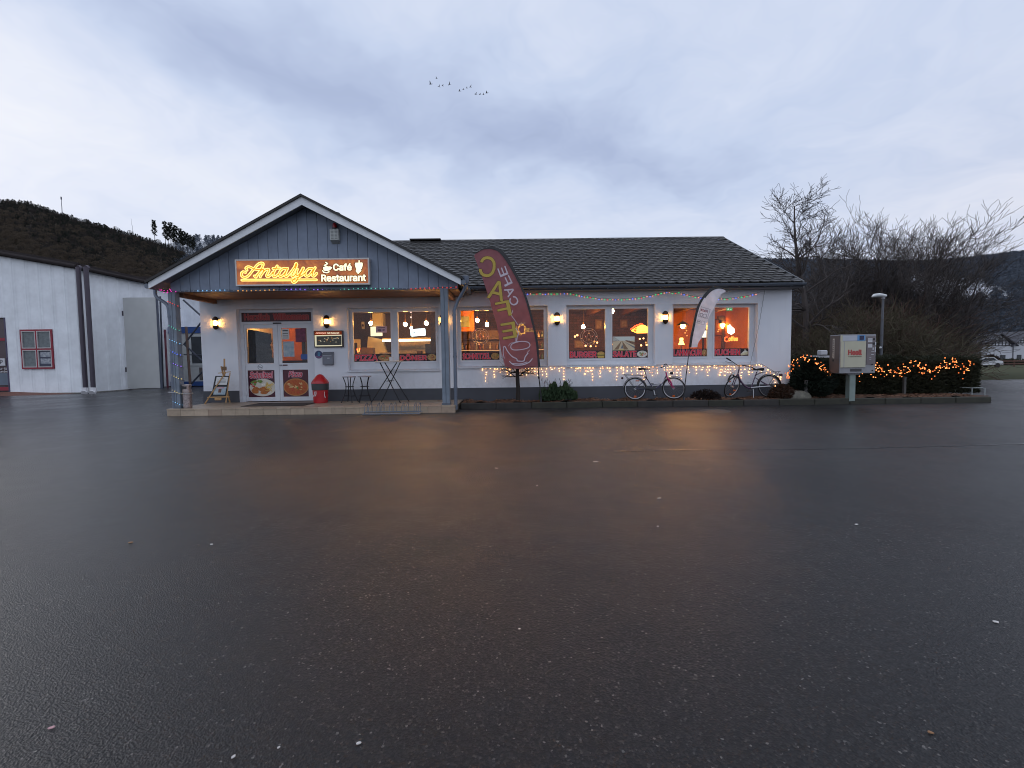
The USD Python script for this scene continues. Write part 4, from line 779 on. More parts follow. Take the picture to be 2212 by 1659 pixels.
b = at(888.5, 709, 14.0); t = bulb_lamp(888.5, 709, 14.0, r=.05, lab='white bulb lamp with beads above the lit white sign', gl=glow('white_bulb', (1, .82, .74), 7.)); put(t, 'bead', MB().ball(b+[0, 0, .5], .03, 1), glow('bead_glow', (1, .7, .6), 1.5)); put(t, 'bead', MB().ball(b+[0, 0, .34], .03, 1), glow('bead_glow', (1, .7, .6), 1.5))
# bar in the middle room
t = thing('bar_shelf', 'dark wooden bar shelf with rows of glasses behind SCHNITZEL', 'shelf', (-1.6, 16.6, .19)); WOOD = M('bar_wood', (.14, .055, .022), .45, var=.3, scale=3)
put(t, 'back_panel', MB().box(-2.2, 1.3, 16.85, 16.95, .9, 2.5), WOOD)
for z in (1.35, 1.75, 2.15): put(t, 'shelf', MB().box(-2.2, 1.3, 16.6, 16.85, z, z+.03), WOOD)
for z in (1.38, 1.78, 2.18):
    for k in range(26):
        x = -2.1+k*.13
        if R.random() < .7: put(t, 'glass', MB().lathe([(.03, 0), (.045, .05), (.04, .16), (.015, .20), (.014, .26)], (x, 16.72, z), 8), M(f'bottle_{k % 4}', ((.40, .22, .10), (.10, .14, .06), (.5, .42, .34), (.25, .07, .03))[k % 4], .2, var=0))
put(t, 'shelf_light', MB().box(-2.1, 1.2, 16.62, 16.64, 1.73, 1.748), glow('shelf_glow', (1, .50, .20), 1.2)); put(t, 'bar_counter', MB().box(-2.2, 1.6, 15.7, 16.1, .19, 1.3), WOOD); put(t, 'bar_top', MB().box(-2.25, 1.65, 15.62, 16.15, 1.3, 1.35), M('bar_top', (.25, .11, .045), .3, var=.2))
x0, x1, z0, z1 = K(996, 1024, 672, 722, 15.6); t = thing('serving_hatch', 'orange framed hatch with a greenish pane beside the bar', 'hatch', (x0, 15.6, z0)); put(t, 'hatch_frame', MB().box(x0-.3, x1, 15.6, 15.7, z0+.1, 3.1), ORANGE); put(t, 'hatch_pane', MB().box(x0-.1, x0+.3, 15.58, 15.599, z0+.25, z0+.62), M('hatch_green', (.22, .24, .14), .4, var=.1))
def ring_light(u, v, Y, lb):
    p = at(u, v, Y); t = thing('ring_ornament', lb, 'ornament', p, group=None); a = np.linspace(0, 2*math.pi, 29)[:-1]
    for i, r in enumerate((.26, .20)): put(t, 'ring', MB().tube([p+[r*math.cos(x), 0, r*math.sin(x)] for x in a], .008, 5, closed=True), M('ring_wire', (.45, .32, .26), .4, var=0))
    st = [p+[.17*math.cos(math.pi/2+k*4*math.pi/5), 0, .17*math.sin(math.pi/2+k*4*math.pi/5)] for k in range(6)]; put(t, 'star', MB().tube(st, .007, 5), M('ring_wire', (.45, .32, .26), .4, var=0))
    bulbs(t, [p+[.23*math.cos(x), -.02, .23*math.sin(x)] for x in a[::5]]+[p+[.1*math.cos(x), -.02, .1*math.sin(x)] for x in a[::7]], [LC['pink'], LC['orange']]*8, .012, 'light'); put(t, 'thread', MB().cyl(p+[0, 0, .26], (p[0], Y, 3.17), .003, n=4), WIRE)
ring_light(1038, 727, 13.85, 'round star ornament with small lights in the window left of the tall banner'); ring_light(1272, 727.5, 13.85, 'round star ornament in the pane lettered BURGER')
# neon signs
def neon(name, lb, cat, parts):
    p0 = None
    for nm, pts, mt, r in parts:
        P = [at(u, v, Y) for u, v, Y in pts]
        if p0 is None: p0 = thing(name, lb, cat, P[0])
        put(p0, nm, MB().tube(P, r, 7), mt)
    return p0
YN = 13.82; NY, NRD, NO = glow('neon_yellow', (1, .55, .04), 5.), glow('neon_red2', (1, .07, .015), 5.), glow('neon_orange', (1, .30, .03), 6.)
t = neon('pizza_neon', 'yellow and red neon pizza slice sign in the pane lettered SALATE', 'neon sign', [('tube', [(u, v, YN) for u, v in ((1362, 712), (1372, 704), (1384, 699.5), (1389, 701))], NRD, .018), ('tube', [(u, v, YN) for u, v in ((1364, 714), (1376, 719), (1398, 718.5))], NO, .014)])
fan = Polygon([(p[0], p[2]) for p in [at(u, v, YN) for u, v in ((1374, 719), (1377, 706), (1384, 702), (1392, 702), (1398, 706), (1400.5, 718))]]); put(t, 'slice', MB().wall(fan, YN-.01, .02), glow('neon_slice', (1, .62, .07), 3.2))
q = [at(1369, 713.5, YN), at(1386, 703, YN)]; put(t, 'lettering', MB().wall(affinity.rotate(fit(letters('PIZZA'), q[0][0]-.03, q[0][0]+.22, q[0][2]-.02, q[0][2]+.05), 28, origin=(q[0][0], q[0][2])), YN-.03, .012), NO)
q = at(1389, 716.5, YN); put(t, 'small_lettering', MB().wall(fit(letters('FRESH', True), q[0]-.05, q[0]+.06, q[2]-.012, q[2]+.014), YN-.016, .004), M('neon_dark_text', (.12, .02, .01), .5, var=0))
t = neon('beer_neon', 'yellow neon beer mug sign glowing behind the tall banner', 'neon sign', [('tube', [(u, v, YN) for u, v in ((1124, 722), (1118, 712), (1122, 704), (1130, 701), (1134, 706), (1133, 720), (1124, 722))], glow('neon_gold', (1, .50, .04), 26.), .022), ('tube', [(u, v, YN) for u, v in ((1116, 706), (1113, 712), (1119, 719))], glow('neon_gold', (1, .50, .04), 26.), .016), ('tube', [(u, v, YN) for u, v in ((1121, 702), (1126, 698), (1130, 700), (1134, 697))], glow('neon_foam', (1, .75, .35), 8.), .014)])
q0_, q1_ = at(1136, 717, YN), at(1152, 709, YN); put(t, 'lettering', MB().wall(fit(letters('BEER'), q0_[0], q1_[0]+.06, q0_[2], q1_[2]), YN-.01, .02), glow('neon_gold2', (1, .62, .05), 16.))
t = neon('coffee_neon', 'red neon coffee lettering with a white cup in the rightmost pane', 'neon sign', [('tube', [(u, v, YN) for u, v in ((1571, 728), (1566, 729), (1565, 735), (1569, 738), (1574, 736))], NRD, .016)])
q0_, q1_ = at(1574, 737, YN), at(1594, 728, YN); put(t, 'lettering', MB().wall(fit(letters('offee'), q0_[0], q1_[0], q0_[2], q1_[2]+.02), YN-.01, .02), glow('neon_coffee', (1, .22, .03), 4.)); cupn = Polygon([(p[0], p[2]) for p in [at(u, v, YN) for u, v in ((1572, 703), (1577, 701), (1580, 705), (1586, 710), (1587, 718), (1580, 723), (1572, 719))]]); put(t, 'cup', MB().wall(cupn, YN-.01, .02), glow('neon_cup_white', (1, .82, .66), 3.4))
# picture screen in the SALATE pane, candle lights, dining room
x0, x1, z0, z1 = K(1324, 1371, 727, 759, 14.3); t = thing('lit_picture', 'lit street picture poster behind the pane lettered SALATE', 'poster', (x0, 14.3, z0)); mw, mh = x1-x0, z1-z0
put(t, 'backing', MB().box(x0, x1, 14.3, 14.33, z0, z1), glow('poster_glow', (.62, .52, .40), .42))
vp_ = (x0+mw*.42, z0+mh*.72)
for nm, col, ps in (('poster_sky', (.52, .58, .62), [[(0, 1), (1, 1), (1, .72), (0, .72)]]), ('poster_roof', (.16, .08, .05), [[(0, .68), (.34, .72), (.10, .95), (0, 1)], [(.55, .72), (1, .42), (1, .62), (.62, .76)]]), ('poster_street', (.20, .12, .07), [[(.42, .72), (.72, 0.12), (.5, .12)], [(.40, .72), (.25, .12), (.05, .12)]]), ('poster_grey', (.10, .13, .19), [[(.45, .70), (1, .30), (1, .2), (.50, .66)], [(.36, .2), (.48, .2), (.46, .35), (.43, .48), (.40, .35)]]), ('poster_yellow', (.55, .42, .06), [[(.22, .02), (.55, .02), (.5, .12), (.28, .12)]])):
    m = MB()
    for q, pl in enumerate(ps): m.wall(Polygon([(x0+mw*a, z0+mh*b) for a, b in pl]), 14.297-.0004*q, .002)
    put(t, 'print', m, glow(nm, col, .5))
cl = thing('candle_lights', 'small candle lights along the shelf in the brick room', 'candles', tuple(at(1300, 740, 16.8)))
put(cl, 'candle_shelf', MB().box(2.1, 5.2, 16.75, 17.04, 1.58, 1.61), WOOD)
bulbs(cl, [at(u, v, 16.7) for u, v in ((1247, 724), (1242, 727), (1284, 738), (1290, 740), (1314, 746), (1322, 744), (1382, 732), (1390, 731), (1395, 740), (1397, 745), (1385, 746), (1287, 748), (1276, 748), (1265, 747))], [glow('candle', (1, .42, .14), 5.), glow('candle', (1, .42, .14), 5.), LC['orange']]*6, .035, 'candle')
def chair(x, y, rz, lb, first=[None]):
    if first[0] is None:
        t = first[0] = thing('dining_chair', lb, 'chair', (x, y, .19), rz, 'chairs in the orange dining room')
        put(t, 'seat', MB().box(-.22, .22, -.22, .22, .44, .49, bev=.01), WOOD, local=True); put(t, 'backrest', MB().box(-.21, .21, .19, .22, .60, 1.0, bev=.01), WOOD, local=True)
        for a in (-.2, .2):
            put(t, 'leg', MB().box(a-.02, a+.02, -.21, -.17, 0, .44), WOOD, local=True); put(t, 'leg', MB().box(a-.02, a+.02, .18, .22, 0, 1.0), WOOD, local=True)
    else: copy(first[0], (x, y, .19), rz, lb)
for x, y, r_, lb in ((6.0, 15.4, .3, 'wooden chair at the left end of the dining table'), (6.9, 15.9, 3.0, 'wooden chair behind the dining table'), (7.6, 15.0, 1.4, 'wooden chair at the right end of the dining table'), (6.7, 14.9, -.4, 'wooden chair in front of the dining table')): chair(x, y, r_, lb)
t = thing('dining_table', 'dark dining table in the orange dining room', 'table', (7.0, 15.4, .19)); put(t, 'table_top', MB().box(6.5, 7.4, 15.1, 15.7, .90, .94, bev=.01), WOOD)
for a, b in ((6.55, 15.15), (7.35, 15.15), (6.55, 15.65), (7.35, 15.65)): put(t, 'leg', MB().box(a-.03, a+.03, b-.03, b+.03, .19, .90), WOOD)
for (a, b, va, vb, lb, col, nm) in ((1543, 1561, 689, 726, 'picture with a dark frame on the orange wall, left of the coffee sign', (.26, .09, .03), 'framed_picture'), (1584, 1600, 681, 700, 'grey framed picture high on the orange wall', (.16, .14, .13), 'framed_picture'), (1593, 1600, 706, 766, 'tall dark cabinet behind the coffee sign', (.09, .10, .13), 'tall_cabinet')):
    x0, x1, z0, z1 = K(a, b, va, vb, BY-.06)
    if x1 > WR-.3: x0, x1 = x0-(x1-WR+.3), WR-.3
    t = thing(nm, lb, 'picture' if 'pic' in lb else 'cabinet', (x0, BY, z0)); put(t, 'frame' if 'pic' in lb else 'cabinet_body', MB().box(x0, x1, BY-.06, BY-.001, z0, z1, bev=.01), WOOD); put(t, 'panel', MB().box(x0+.04, x1-.04, BY-.064, BY-.0605, z0+.04, z1-.04), M('pic_'+nm+str(a), col, .4, var=.3))
wsc = thing('wainscot', 'dark wooden wall panelling along the back of the orange dining room', 'panelling', (5.6, BY, .19)); PNL = M('panelling_wood', (.13, .05, .018), .45, var=.3, scale=4, per=.2)
for i in range(14): put(wsc, 'panel_board', MB().box(5.6+i*.185, 5.6+i*.185+.18, BY-.035, BY-.002, .19, 1.52), PNL)
put(wsc, 'top_rail', MB().box(5.58, WR-.28, BY-.06, BY-.001, 1.525, 1.58), WOOD)
x0, x1, z0, z1 = K(1512, 1531, 714, 729, 16.4); t = thing('lit_screen', 'small bright screen in the room behind the small white banner', 'screen', (x0, 16.4, z0)); put(t, 'display', MB().box(x0, x1, 16.395, 16.399, z0, z1), glow('screen_glow', (1, .92, .72), 1.6)); put(t, 'casing', MB().box(x0-.03, x1+.03, 16.4, 16.46, z0-.03, z1+.03, bev=.01), BLACK); put(t, 'stand', MB().box(x0+.1, x0+.16, 16.42, 16.45, .19, z0-.031), BLACK)
p = at(1472, 740, 15.2); t = thing('table_lamp', 'small glowing table lamp low behind the pane lettered LAHMACUN', 'table lamp', p-[0, 0, .2]); put(t, 'lamp_shade', MB().lathe([(.05, .16), (.06, .12), (.05, .06), (.10, -.06), (.09, -.08), (.001, -.08)], tuple(p), 14), glow('table_lamp_glow', (1, .60, .12), 5.), smooth=40); put(t, 'lamp_stem', MB().cyl(p-[0, 0, .30], p-[0, 0, .081], .02), WARMFIX)
t = thing('bead_lights', 'hanging strings of tiny orange lights behind the pane lettered LAHMACUN', 'string lights', tuple(at(1484, 690, 15.)))
bulbs(t, [at(u, v, 15.) for u, v in ((1481, 709), (1483, 714), (1480, 719), (1484, 725), (1497, 711), (1499, 716), (1496, 722), (1498, 730), (1553, 712), (1551, 716))], [LC['orange']]*10, .022, 'light'); put(t, 'thread', MB().cyl(at(1482, 727, 15.02), at(1482, 727, 15.02)*[1, 1, 0]+[0, 0, 3.17], .003, n=4).cyl(at(1498, 732, 15.02), at(1498, 732, 15.02)*[1, 1, 0]+[0, 0, 3.17], .003, n=4), WIRE)
for i, (x, lb) in enumerate(((5.9, 'ceiling beam at the left of the orange room'), (7.2, 'ceiling beam in the middle of the orange room'), (2.9, 'ceiling beam over the brick room'), (4.2, 'ceiling beam at the right of the brick room'))): single('ceiling_beam', MB().box(x-.09, x+.09, IY+.1, BY-.07, 2.98, 3.175, bev=.01), WOOD, 'dark wooden '+lb, 'beam')
for (a, b, va, vb, lb) in ((1241, 1262, 735, 752, 'framed picture low on the brick wall behind BURGER'), (1286, 1302, 690, 712, 'framed picture on the brick wall at the right behind BURGER'), (1340, 1356, 690, 708, 'framed picture on the brick wall behind SALATE')):
    x0, x1, z0, z1 = K(a, b, va, vb, BY-.06); t = thing('framed_picture', lb, 'picture', (x0, BY, z0)); put(t, 'frame', MB().box(x0, x1, BY-.05, BY-.001, z0, z1, bev=.01), WOOD); put(t, 'panel', MB().box(x0+.05, x1-.05, BY-.054, BY-.0505, z0+.05, z1-.05), M('faded_print', (.20, .12, .07), .5, var=.5, scale=9))
q = at(1576, 668, 14.0); t = thing('exit_sign', 'small green exit sign at the top of the rightmost pane', 'exit sign', q); put(t, 'lit_panel', MB().box(q[0]-.09, q[0]+.09, 14.0, 14.02, q[2]-.045, q[2]+.045), glow('exit_green', (.05, .35, .12), 1.)); put(t, 'arrow', MB().wall(unary_union([sbox(q[0]+.01, q[2]-.008, q[0]+.06, q[2]+.008), blob(q[0]-.04, q[2], .03, .035)]), 13.997, .002), glow('exit_white', (.8, .95, .8), .9)); put(t, 'bracket', MB().box(q[0]-.01, q[0]+.01, 14.005, 14.015, q[2]+.046, 3.17), FRAMEW)

# ---------------------------------------------------------------- feather banners
def cloth_mat(name, color, trans=.35, see=.12):
    N = {'g': ('geometry', {}), 'n': ('noise_texture', {'scale': 5., 'detail': 3.}), 'r': ('rgb_ramp', {'ramp': [(.3, tuple(np.array(color)*.88)), (.7, tuple(np.array(color)*1.1))]}), 'b': ('bump', {'strength': .6, 'distance': .02}),
         'd': ('principled_bsdf', {'roughness': .75, 'specular_ior_level': .2}), 't': ('translucent_bsdf', {}), 'm': ('mix_closure', {'fac': trans}), 'x': ('transparent_bsdf', {}), 'm2': ('mix_closure', {'fac': see})}
    return usdkit.material(stage, '/World/Looks/'+name, N, [('g.position', 'n.vector'), ('n.fac', 'r.fac'), ('n.fac', 'b.height'), ('b.normal', 'd.normal'), ('r.color', 'd.base_color'), ('r.color', 't.color'), ('d.BSDF', 'm.closure1'), ('t.BSDF', 'm.closure2'), ('m.closure', 'm2.closure1'), ('x.BSDF', 'm2.closure2')], surface='m2.closure')
def z1(x, y): return (1400+x/2.86)/1.4755, (750+y/2.86)/1.4755
def z3(x, y): return (2100+x/3.6875)/1.4755, (880+y/3.6875)/1.4755
def flat(pts, f, Y): return [(p[0], p[2]) for p in [at(*f(x, y), Y) for x, y in pts]]
YB = 12.62
bn = thing('tall_banner', 'tall brown red feather banner with mirrored yellow CAFE lettering and a cup', 'banner', tuple(gz(1168, 868, .17)*[1, 0, 1]+[0, YB, 0]))
outer = spline([(328, 168), (375, 137), (430, 122), (490, 125), (545, 152), (592, 205), (642, 282), (692, 372), (742, 472), (782, 572), (820, 700), (850, 820), (878, 950), (893, 1080), (903, 1200)], 4)
inner = spline([(318, 188), (345, 260), (380, 350), (420, 470), (455, 580), (490, 700), (520, 800), (545, 930), (560, 1030), (578, 1110), (598, 1190)], 4)
bot = spline([(598, 1190), (650, 1208), (690, 1216), (760, 1215), (830, 1203), (903, 1197)], 4)
def ruled(A, B, n, m, wave, f, Y):
    A = np.array(A); B = np.array(B); ta = np.linspace(0, len(A)-1, n); V = []
    ia = lambda P, t: np.array([np.interp(t, np.linspace(0, 1, len(P)), P[:, k]) for k in (0, 1)])
    for t in np.linspace(0, 1, n):
        a, b = ia(A, t), ia(B, t)
        for s in np.linspace(0, 1, m):
            q = a+(b-a)*s; p = at(*f(*q), Y); p[1] += wave(t, s); V.append(p)
    F_ = [(j*m+i, j*m+i+1, (j+1)*m+i+1, (j+1)*m+i) for j in range(n-1) for i in range(m-1)]
    return np.array(V), F_
inn2 = np.vstack([inner]); 
def thick(VF, d=.004):
    V, f = VF; f = np.array(f); n = len(V); return np.vstack([V, V+[0, d, 0]]), np.vstack([f, f[:, ::-1]+n])
wv = lambda t, s: .03*math.sin(t*7+s*2.5)*(1-s)+.015*math.sin(t*15+1)*s*(1-s)*4
put(bn, 'banner_cloth', MB().add(*thick(ruled(inner, outer, 46, 14, lambda t, s: 0., z1, YB))), cloth_mat('banner_maroon', (.40, .17, .185), .4, .16), smooth=True)
put(bn, 'banner_foot', MB().wall(Polygon(flat(list(bot), z1, YB)).buffer(.004), YB, .004), cloth_mat('banner_maroon', (.40, .17, .185), .4, .16) if False else UsdShade.Material.Get(stage, '/World/Looks/banner_maroon'))
sleeve = Polygon(flat(list(outer)+[(x+16+ (8 if y < 300 else 0), y-14 if y < 400 else y) for x, y in outer[::-1]], z1, YB)).buffer(.006)
put(bn, 'pole_sleeve', MB().wall(sleeve, YB-.012, .03), BLACK)
put(bn, 'pole', MB().tube([at(*z1(x, y), YB) for x, y in ((902, 1195), (908, 1290), (925, 1440), (935, 1545))], [.014, .016, .017, .018], 8), BLACK)
put(bn, 'pole_joint', MB().tube([at(*z1(x, y), YB) for x, y in ((907, 1288), (910, 1306))], .028, 8), BLACK)
yl = M('banner_yellow', (.50, .36, .07), .7, var=.1); wh = M('banner_line_white', (.58, .50, .56), .7, var=.05); dk = M('banner_letter_edge', (.09, .03, .02), .7, var=0)
pxm = YB/F_PX/1.4755/2.86                         # metres per zoomed pixel on this banner
def on_banner(g, x, y, ang):                      # g centred at the origin, in metres
    c = at(*z1(x, y), YB); return affinity.translate(affinity.rotate(g, ang, origin=(0, 0)), c[0], c[2])
def glyph(ch, w, h, mirror=True):
    return fit(letters(ch, False), -w*pxm/2, w*pxm/2, -h*pxm/2, h*pxm/2, mirror=mirror)
Lt = unary_union([on_banner(glyph('C', 140, 180), 440, 287, -10), on_banner(glyph('A', 140, 165), 527, 502, -14), on_banner(glyph('F', 125, 135), 585, 672, 11), on_banner(glyph('E', 125, 140), 634, 868, 9)])
put(bn, 'letter_edge', MB().wall(Lt.buffer(.018), YB-.0025, .002), dk); put(bn, 'big_lettering', MB().wall(Lt.buffer(.008), YB-.005, .002), yl)
Ls = unary_union([on_banner(glyph(c, 78, 75), x, y, a) for c, x, y, a in (('C', 680, 598, -60), ('A', 643, 512, -62), ('F', 617, 416, -65), ('E', 580, 330, -70))]).buffer(.004)
def ln(pts, r): return LineString(flat(list(spline(pts, 5)), z1, YB)).buffer(r)
Cup = unary_union([ln([(652, 1015), (665, 990), (735, 968), (800, 972), (826, 995), (810, 1025), (745, 1042), (680, 1045), (655, 1030), (652, 1015)], .012), ln([(632, 1010), (650, 985), (720, 965)], .006), ln([(585, 1020), (600, 1015), (625, 1060), (665, 1105), (705, 1125), (715, 1145), (770, 1145), (782, 1110), (808, 1075)], .014), ln([(585, 1022), (583, 1070), (592, 1120)], .009),
    ln([(640, 1150), (680, 1180), (750, 1182), (815, 1160), (848, 1125)], .013), ln([(668, 1168), (740, 1172), (800, 1155)], .010), ln([(670, 685), (660, 730), (690, 775), (716, 815)], .008), ln([(705, 968), (710, 930), (722, 890), (700, 850)], .012), ln([(694, 965), (698, 935)], .006), ln([(825, 1045), (800, 1070)], .006)])
put(bn, 'white_drawing', MB().wall(unary_union([Ls, Cup]), YB-.0035, .0025), wh)
put(bn, 'ground_spike', MB().cyl(gz(1168, 868, .17)*[1, 0, 1]+[0, YB, -.1], gz(1168, 868, .17)*[1, 0, 1]+[0, YB, .12], .022, n=8), BLACK)
w2 = thing('small_banner', 'small white feather banner on a leaning black pole between the right windows', 'banner', (at(1475.6, 866, YB)[0], YB, .15))
o2 = spline([(783, 168), (740, 137), (685, 126), (630, 137), (580, 167), (530, 222), (490, 282), (455, 352), (430, 432), (410, 522), (390, 622), (370, 722), (355, 832)], 4)
i2 = spline([(772, 190), (730, 216), (700, 270), (670, 330), (640, 390), (600, 460), (570, 530), (555, 600), (530, 670), (500, 730), (465, 780), (452, 835)], 4)
put(w2, 'banner_cloth', MB().add(*thick(ruled(i2, [(x+(20 if y > 300 else 8), y+6) for x, y in o2], 40, 10, lambda t, s: 0., z3, YB))), cloth_mat('banner_white', (.90, .88, .92), .30, .02), smooth=True)
put(w2, 'pole_sleeve', MB().wall(Polygon(flat(list(o2)+[(x+25, y+20 if y < 250 else y) for x, y in o2[::-1]], z3, YB)).buffer(.002), YB-.010, .025), BLACK)
put(w2, 'pole', MB().tube([at(*z3(x, y), YB) for x, y in ((368, 800), (340, 1000), (312, 1240), (284, 1475))], [.011, .013, .014, .015], 8), BLACK)
put(w2, 'ground_spike', MB().cyl(at(*z3(292, 1480), YB), at(*z3(298, 1430), YB), .012, n=6), ZINC)
pm3 = YB/F_PX/1.4755/3.6875
def on_w(g, x, y, a): c = at(*z3(x, y), YB); return affinity.translate(affinity.rotate(g, a, origin=(0, 0)), c[0], c[2])
fr_ = lambda w, h: sbox(-w*pm3/2, -h*pm3/2, w*pm3/2, h*pm3/2)
put(w2, 'print_tile', MB().wall(unary_union([on_w(fr_(112, 118), 533, 432, -17).difference(on_w(fr_(106, 112), 533, 432, -17)), on_w(fr_(40, 42), 470, 535, -17).difference(on_w(fr_(35, 37), 470, 535, -17)), on_w(fr_(40, 42), 518, 550, -17).difference(on_w(fr_(35, 37), 518, 550, -17))]), YB-.003, .002), M('tile_grey', (.28, .26, .30), .7, var=0))
put(w2, 'red_lettering', MB().wall(on_w(fit(letters('Pizza'), -42*pm3, 42*pm3, -16*pm3, 16*pm3, mirror=True, shear=12), 535, 405, -22), YB-.004, .002), M('print_crimson', (.26, .01, .05), .6, var=0))
put(w2, 'grey_drawing', MB().wall(unary_union([on_w(Point(0, 0).buffer(20*pm3).difference(Point(0, 0).buffer(15*pm3)), 500, 455, 0), on_w(Point(0, 0).buffer(24*pm3).difference(Point(0, 0).buffer(20*pm3)), 540, 468, 0), on_w(fit(letters('18'), -13*pm3, 13*pm3, -9*pm3, 9*pm3), 468, 533, -17)]), YB-.004, .002), M('tile_ink', (.14, .12, .16), .6, var=0))

# ---------------------------------------------------------------- bicycles
TYRE = M('tyre_black', (.015, .015, .015), .8, var=0); CHROME = M('bike_aluminium', (.50, .50, .52), .3, metal=.8, var=0); REFL = M('amber_reflector', (.55, .10, .01), .25, var=0)
SPOKE = M('spoke_grey', (.20, .20, .21), .4, metal=.6, var=0)
def wheel(t, c, r, turn=0., name='wheel', axis=(0, 0, 1)):
    m = rot(axis, turn, c); c = np.array(c); a = np.linspace(0, 2*math.pi, 41)[:-1]; circ = lambda q, y=0: [c+[q*math.cos(x), y, q*math.sin(x)] for x in a]
    w = put(t, name, MB().tube(circ(r-.040), .012, 6, closed=True).xf(m), CHROME, smooth=50, local=True)
    put(w, 'tyre', MB().tube(circ(r-.017), .019, 7, closed=True).xf(m), TYRE, smooth=50, local=True)
    s = MB()
    for k in range(18): s.tube([c+[.02*math.cos(k*.349+1), .02*(-1)**k, .02*math.sin(k*.349+1)], c+[(r-.045)*math.cos(k*.349), 0, (r-.045)*math.sin(k*.349)]], .0016, 3)
    put(w, 'spokes', s.xf(m), SPOKE, local=True); put(w, 'hub', MB().cyl(c-[0, .05, 0], c+[0, .05, 0], .026, n=10).xf(m), CHROME, local=True)
    put(w, 'reflector', MB().box(c[0]-.035, c[0]+.035, c[1]-.012, c[1]+.012, c[2]-r+.07, c[2]-r+.125, bev=.006).xf(m), REFL, local=True)
    return w
def guard(c, r, a0, a1, wd=.03, turn=0.):
    m = MB(); c = np.array(c); A = np.linspace(a0, a1, 18); V, f = [], []
    for a in A:
        for y, q in ((-wd, -.008), (-wd*.6, .004), (0, .009), (wd*.6, .004), (wd, -.008)): V.append(c+[(r+q)*math.cos(a), y, (r+q)*math.sin(a)])
    for i in range(len(A)-1):
        for k in range(4): f.append((i*5+k, i*5+k+1, (i+1)*5+k+1, (i+1)*5+k))
    return m.add(np.array(V), f).xf(rot((0, 0, 1), turn, c))
# first bicycle: faces right; local x forward, wheel centres at x = -.50 and .64
r = .325
t = thing('bicycle', 'dark blue and pink step through bicycle leaning by the wall left of the small banner', 'bicycle', (at(1411, 843, 12.82)[0], 12.82, .165), tilt=math.radians(-4)); BLUE = M('frame_dark_blue', (.022, .020, .060), .3, var=.1, coat=.5); PINK = M('frame_magenta', (.42, .012, .12), .3, var=.1, coat=.5)
wheel(t, (-.52, 0, r), r); wheel(t, (.60, 0, r), r, -.55, axis=(-.33, 0, .94))
bb = np.array([.02, 0, .30]); st = np.array([-.17, 0, .62]); hd = np.array([.41, 0, .66]); hd2 = np.array([.385, 0, .80])
put(t, 'frame', MB().tube(spline([hd+[-.02, 0, .03], (.30, 0, .52), (.16, 0, .38), bb], 5), .019, 8).tube([bb, st, st+[-.03, 0, .08]], .016, 8).tube([bb, (-.52, .05, r)], .010, 6).tube([bb, (-.52, -.05, r)], .010, 6).tube([st, (-.52, .05, r)], .008, 6).tube([st, (-.52, -.05, r)], .008, 6).tube([bb+[-.06, 0, .14], (.22, 0, .46)], .009, 6), BLUE, smooth=50, local=True)
put(t, 'frame_decal', MB().tube([(.345, -.018, .59), (.22, -.018, .45)], .009, 6), M('decal_white', (.55, .55, .60), .4, var=0), local=True)
fx = rot((0, 0, 1), -.55, (.60, 0, .325))
put(t, 'fork', MB().tube([hd2, hd, (.45, 0, .58)], .021, 8).tube([(.45, 0, .60), (.47, -.055, .52), (.60, -.06, r)], .013, 6).tube([(.45, 0, .60), (.47, .055, .52), (.60, .06, r)], .013, 6), PINK, smooth=50, local=True)
put(t, 'fork_guard', MB().tube([(.44, -.05, .60), (.50, -.07, .50), (.53, -.075, .40)], .024, 7), PINK, local=True)
put(t, 'handlebar', MB().tube(spline([(.18, -.27, .94), (.28, -.24, .97), (.36, -.08, .965), (.375, 0, .95), (.40, .10, .985), (.46, .24, 1.03), (.40, .30, 1.03)], 5), .011, 7).tube([hd2, (.375, 0, .95)], .013, 7), CHROME, smooth=50, local=True)
put(t, 'grip', MB().tube([(.14, -.29, .915), (.25, -.25, .955)], .017, 8), TYRE, local=True); put(t, 'grip', MB().tube([(.44, .26, 1.03), (.50, .30, 1.04)], .022, 8), TYRE, local=True)
put(t, 'brake_cable', MB().tube(spline([(.46, .2, 1.02), (.56, .1, .92), (.60, .02, .80), (.52, 0, .70)], 6), .004, 4), TYRE, local=True)
put(t, 'saddle', MB().tube(spline([(-.40, 0, .895), (-.30, 0, .90), (-.18, 0, .89), (-.06, 0, .885)], 4), np.linspace(.075, .022, 13), 10).xf(np.diag([1, 1, .5, 1])@trimesh.transformations.translation_matrix((0, 0, .90))), TYRE, smooth=60, local=True)
put(t, 'seat_post', MB().tube([st, (-.235, 0, .88)], .012, 7), M('post_rusty', (.10, .05, .04), .4, metal=.5, var=.2), local=True)
put(t, 'mudguard', guard((-.52, 0, r), r+.02, .15, 3.0), M('guard_grey', (.16, .17, .19), .35, metal=.4, var=.1), smooth=50, local=True); put(t, 'mudguard', guard((.60, 0, r), r+.02, .9, 2.6, turn=-.55), BLUE, smooth=50, local=True)
c_ = MB()
for y in (-.06, .06): c_.tube([(-.85, y, .735), (-.30, y, .715), (-.18, y*.5, .62)], .008, 5).tube([(-.80, y, .735), (-.52, y*.9, r)], .006, 5)
for x in (-.82, -.62, -.42): c_.tube([(x, -.06, .73), (x, .06, .73)], .006, 5)
put(t, 'carrier', c_, TYRE, local=True)
put(t, 'chain_guard', MB().tube([(.06, -.05, .305), (-.15, -.05, .335), (-.40, -.05, .34)], [.085, .05, .03], 10).xf(np.diag([1, .35, 1, 1])), BLACK, smooth=60, local=True)
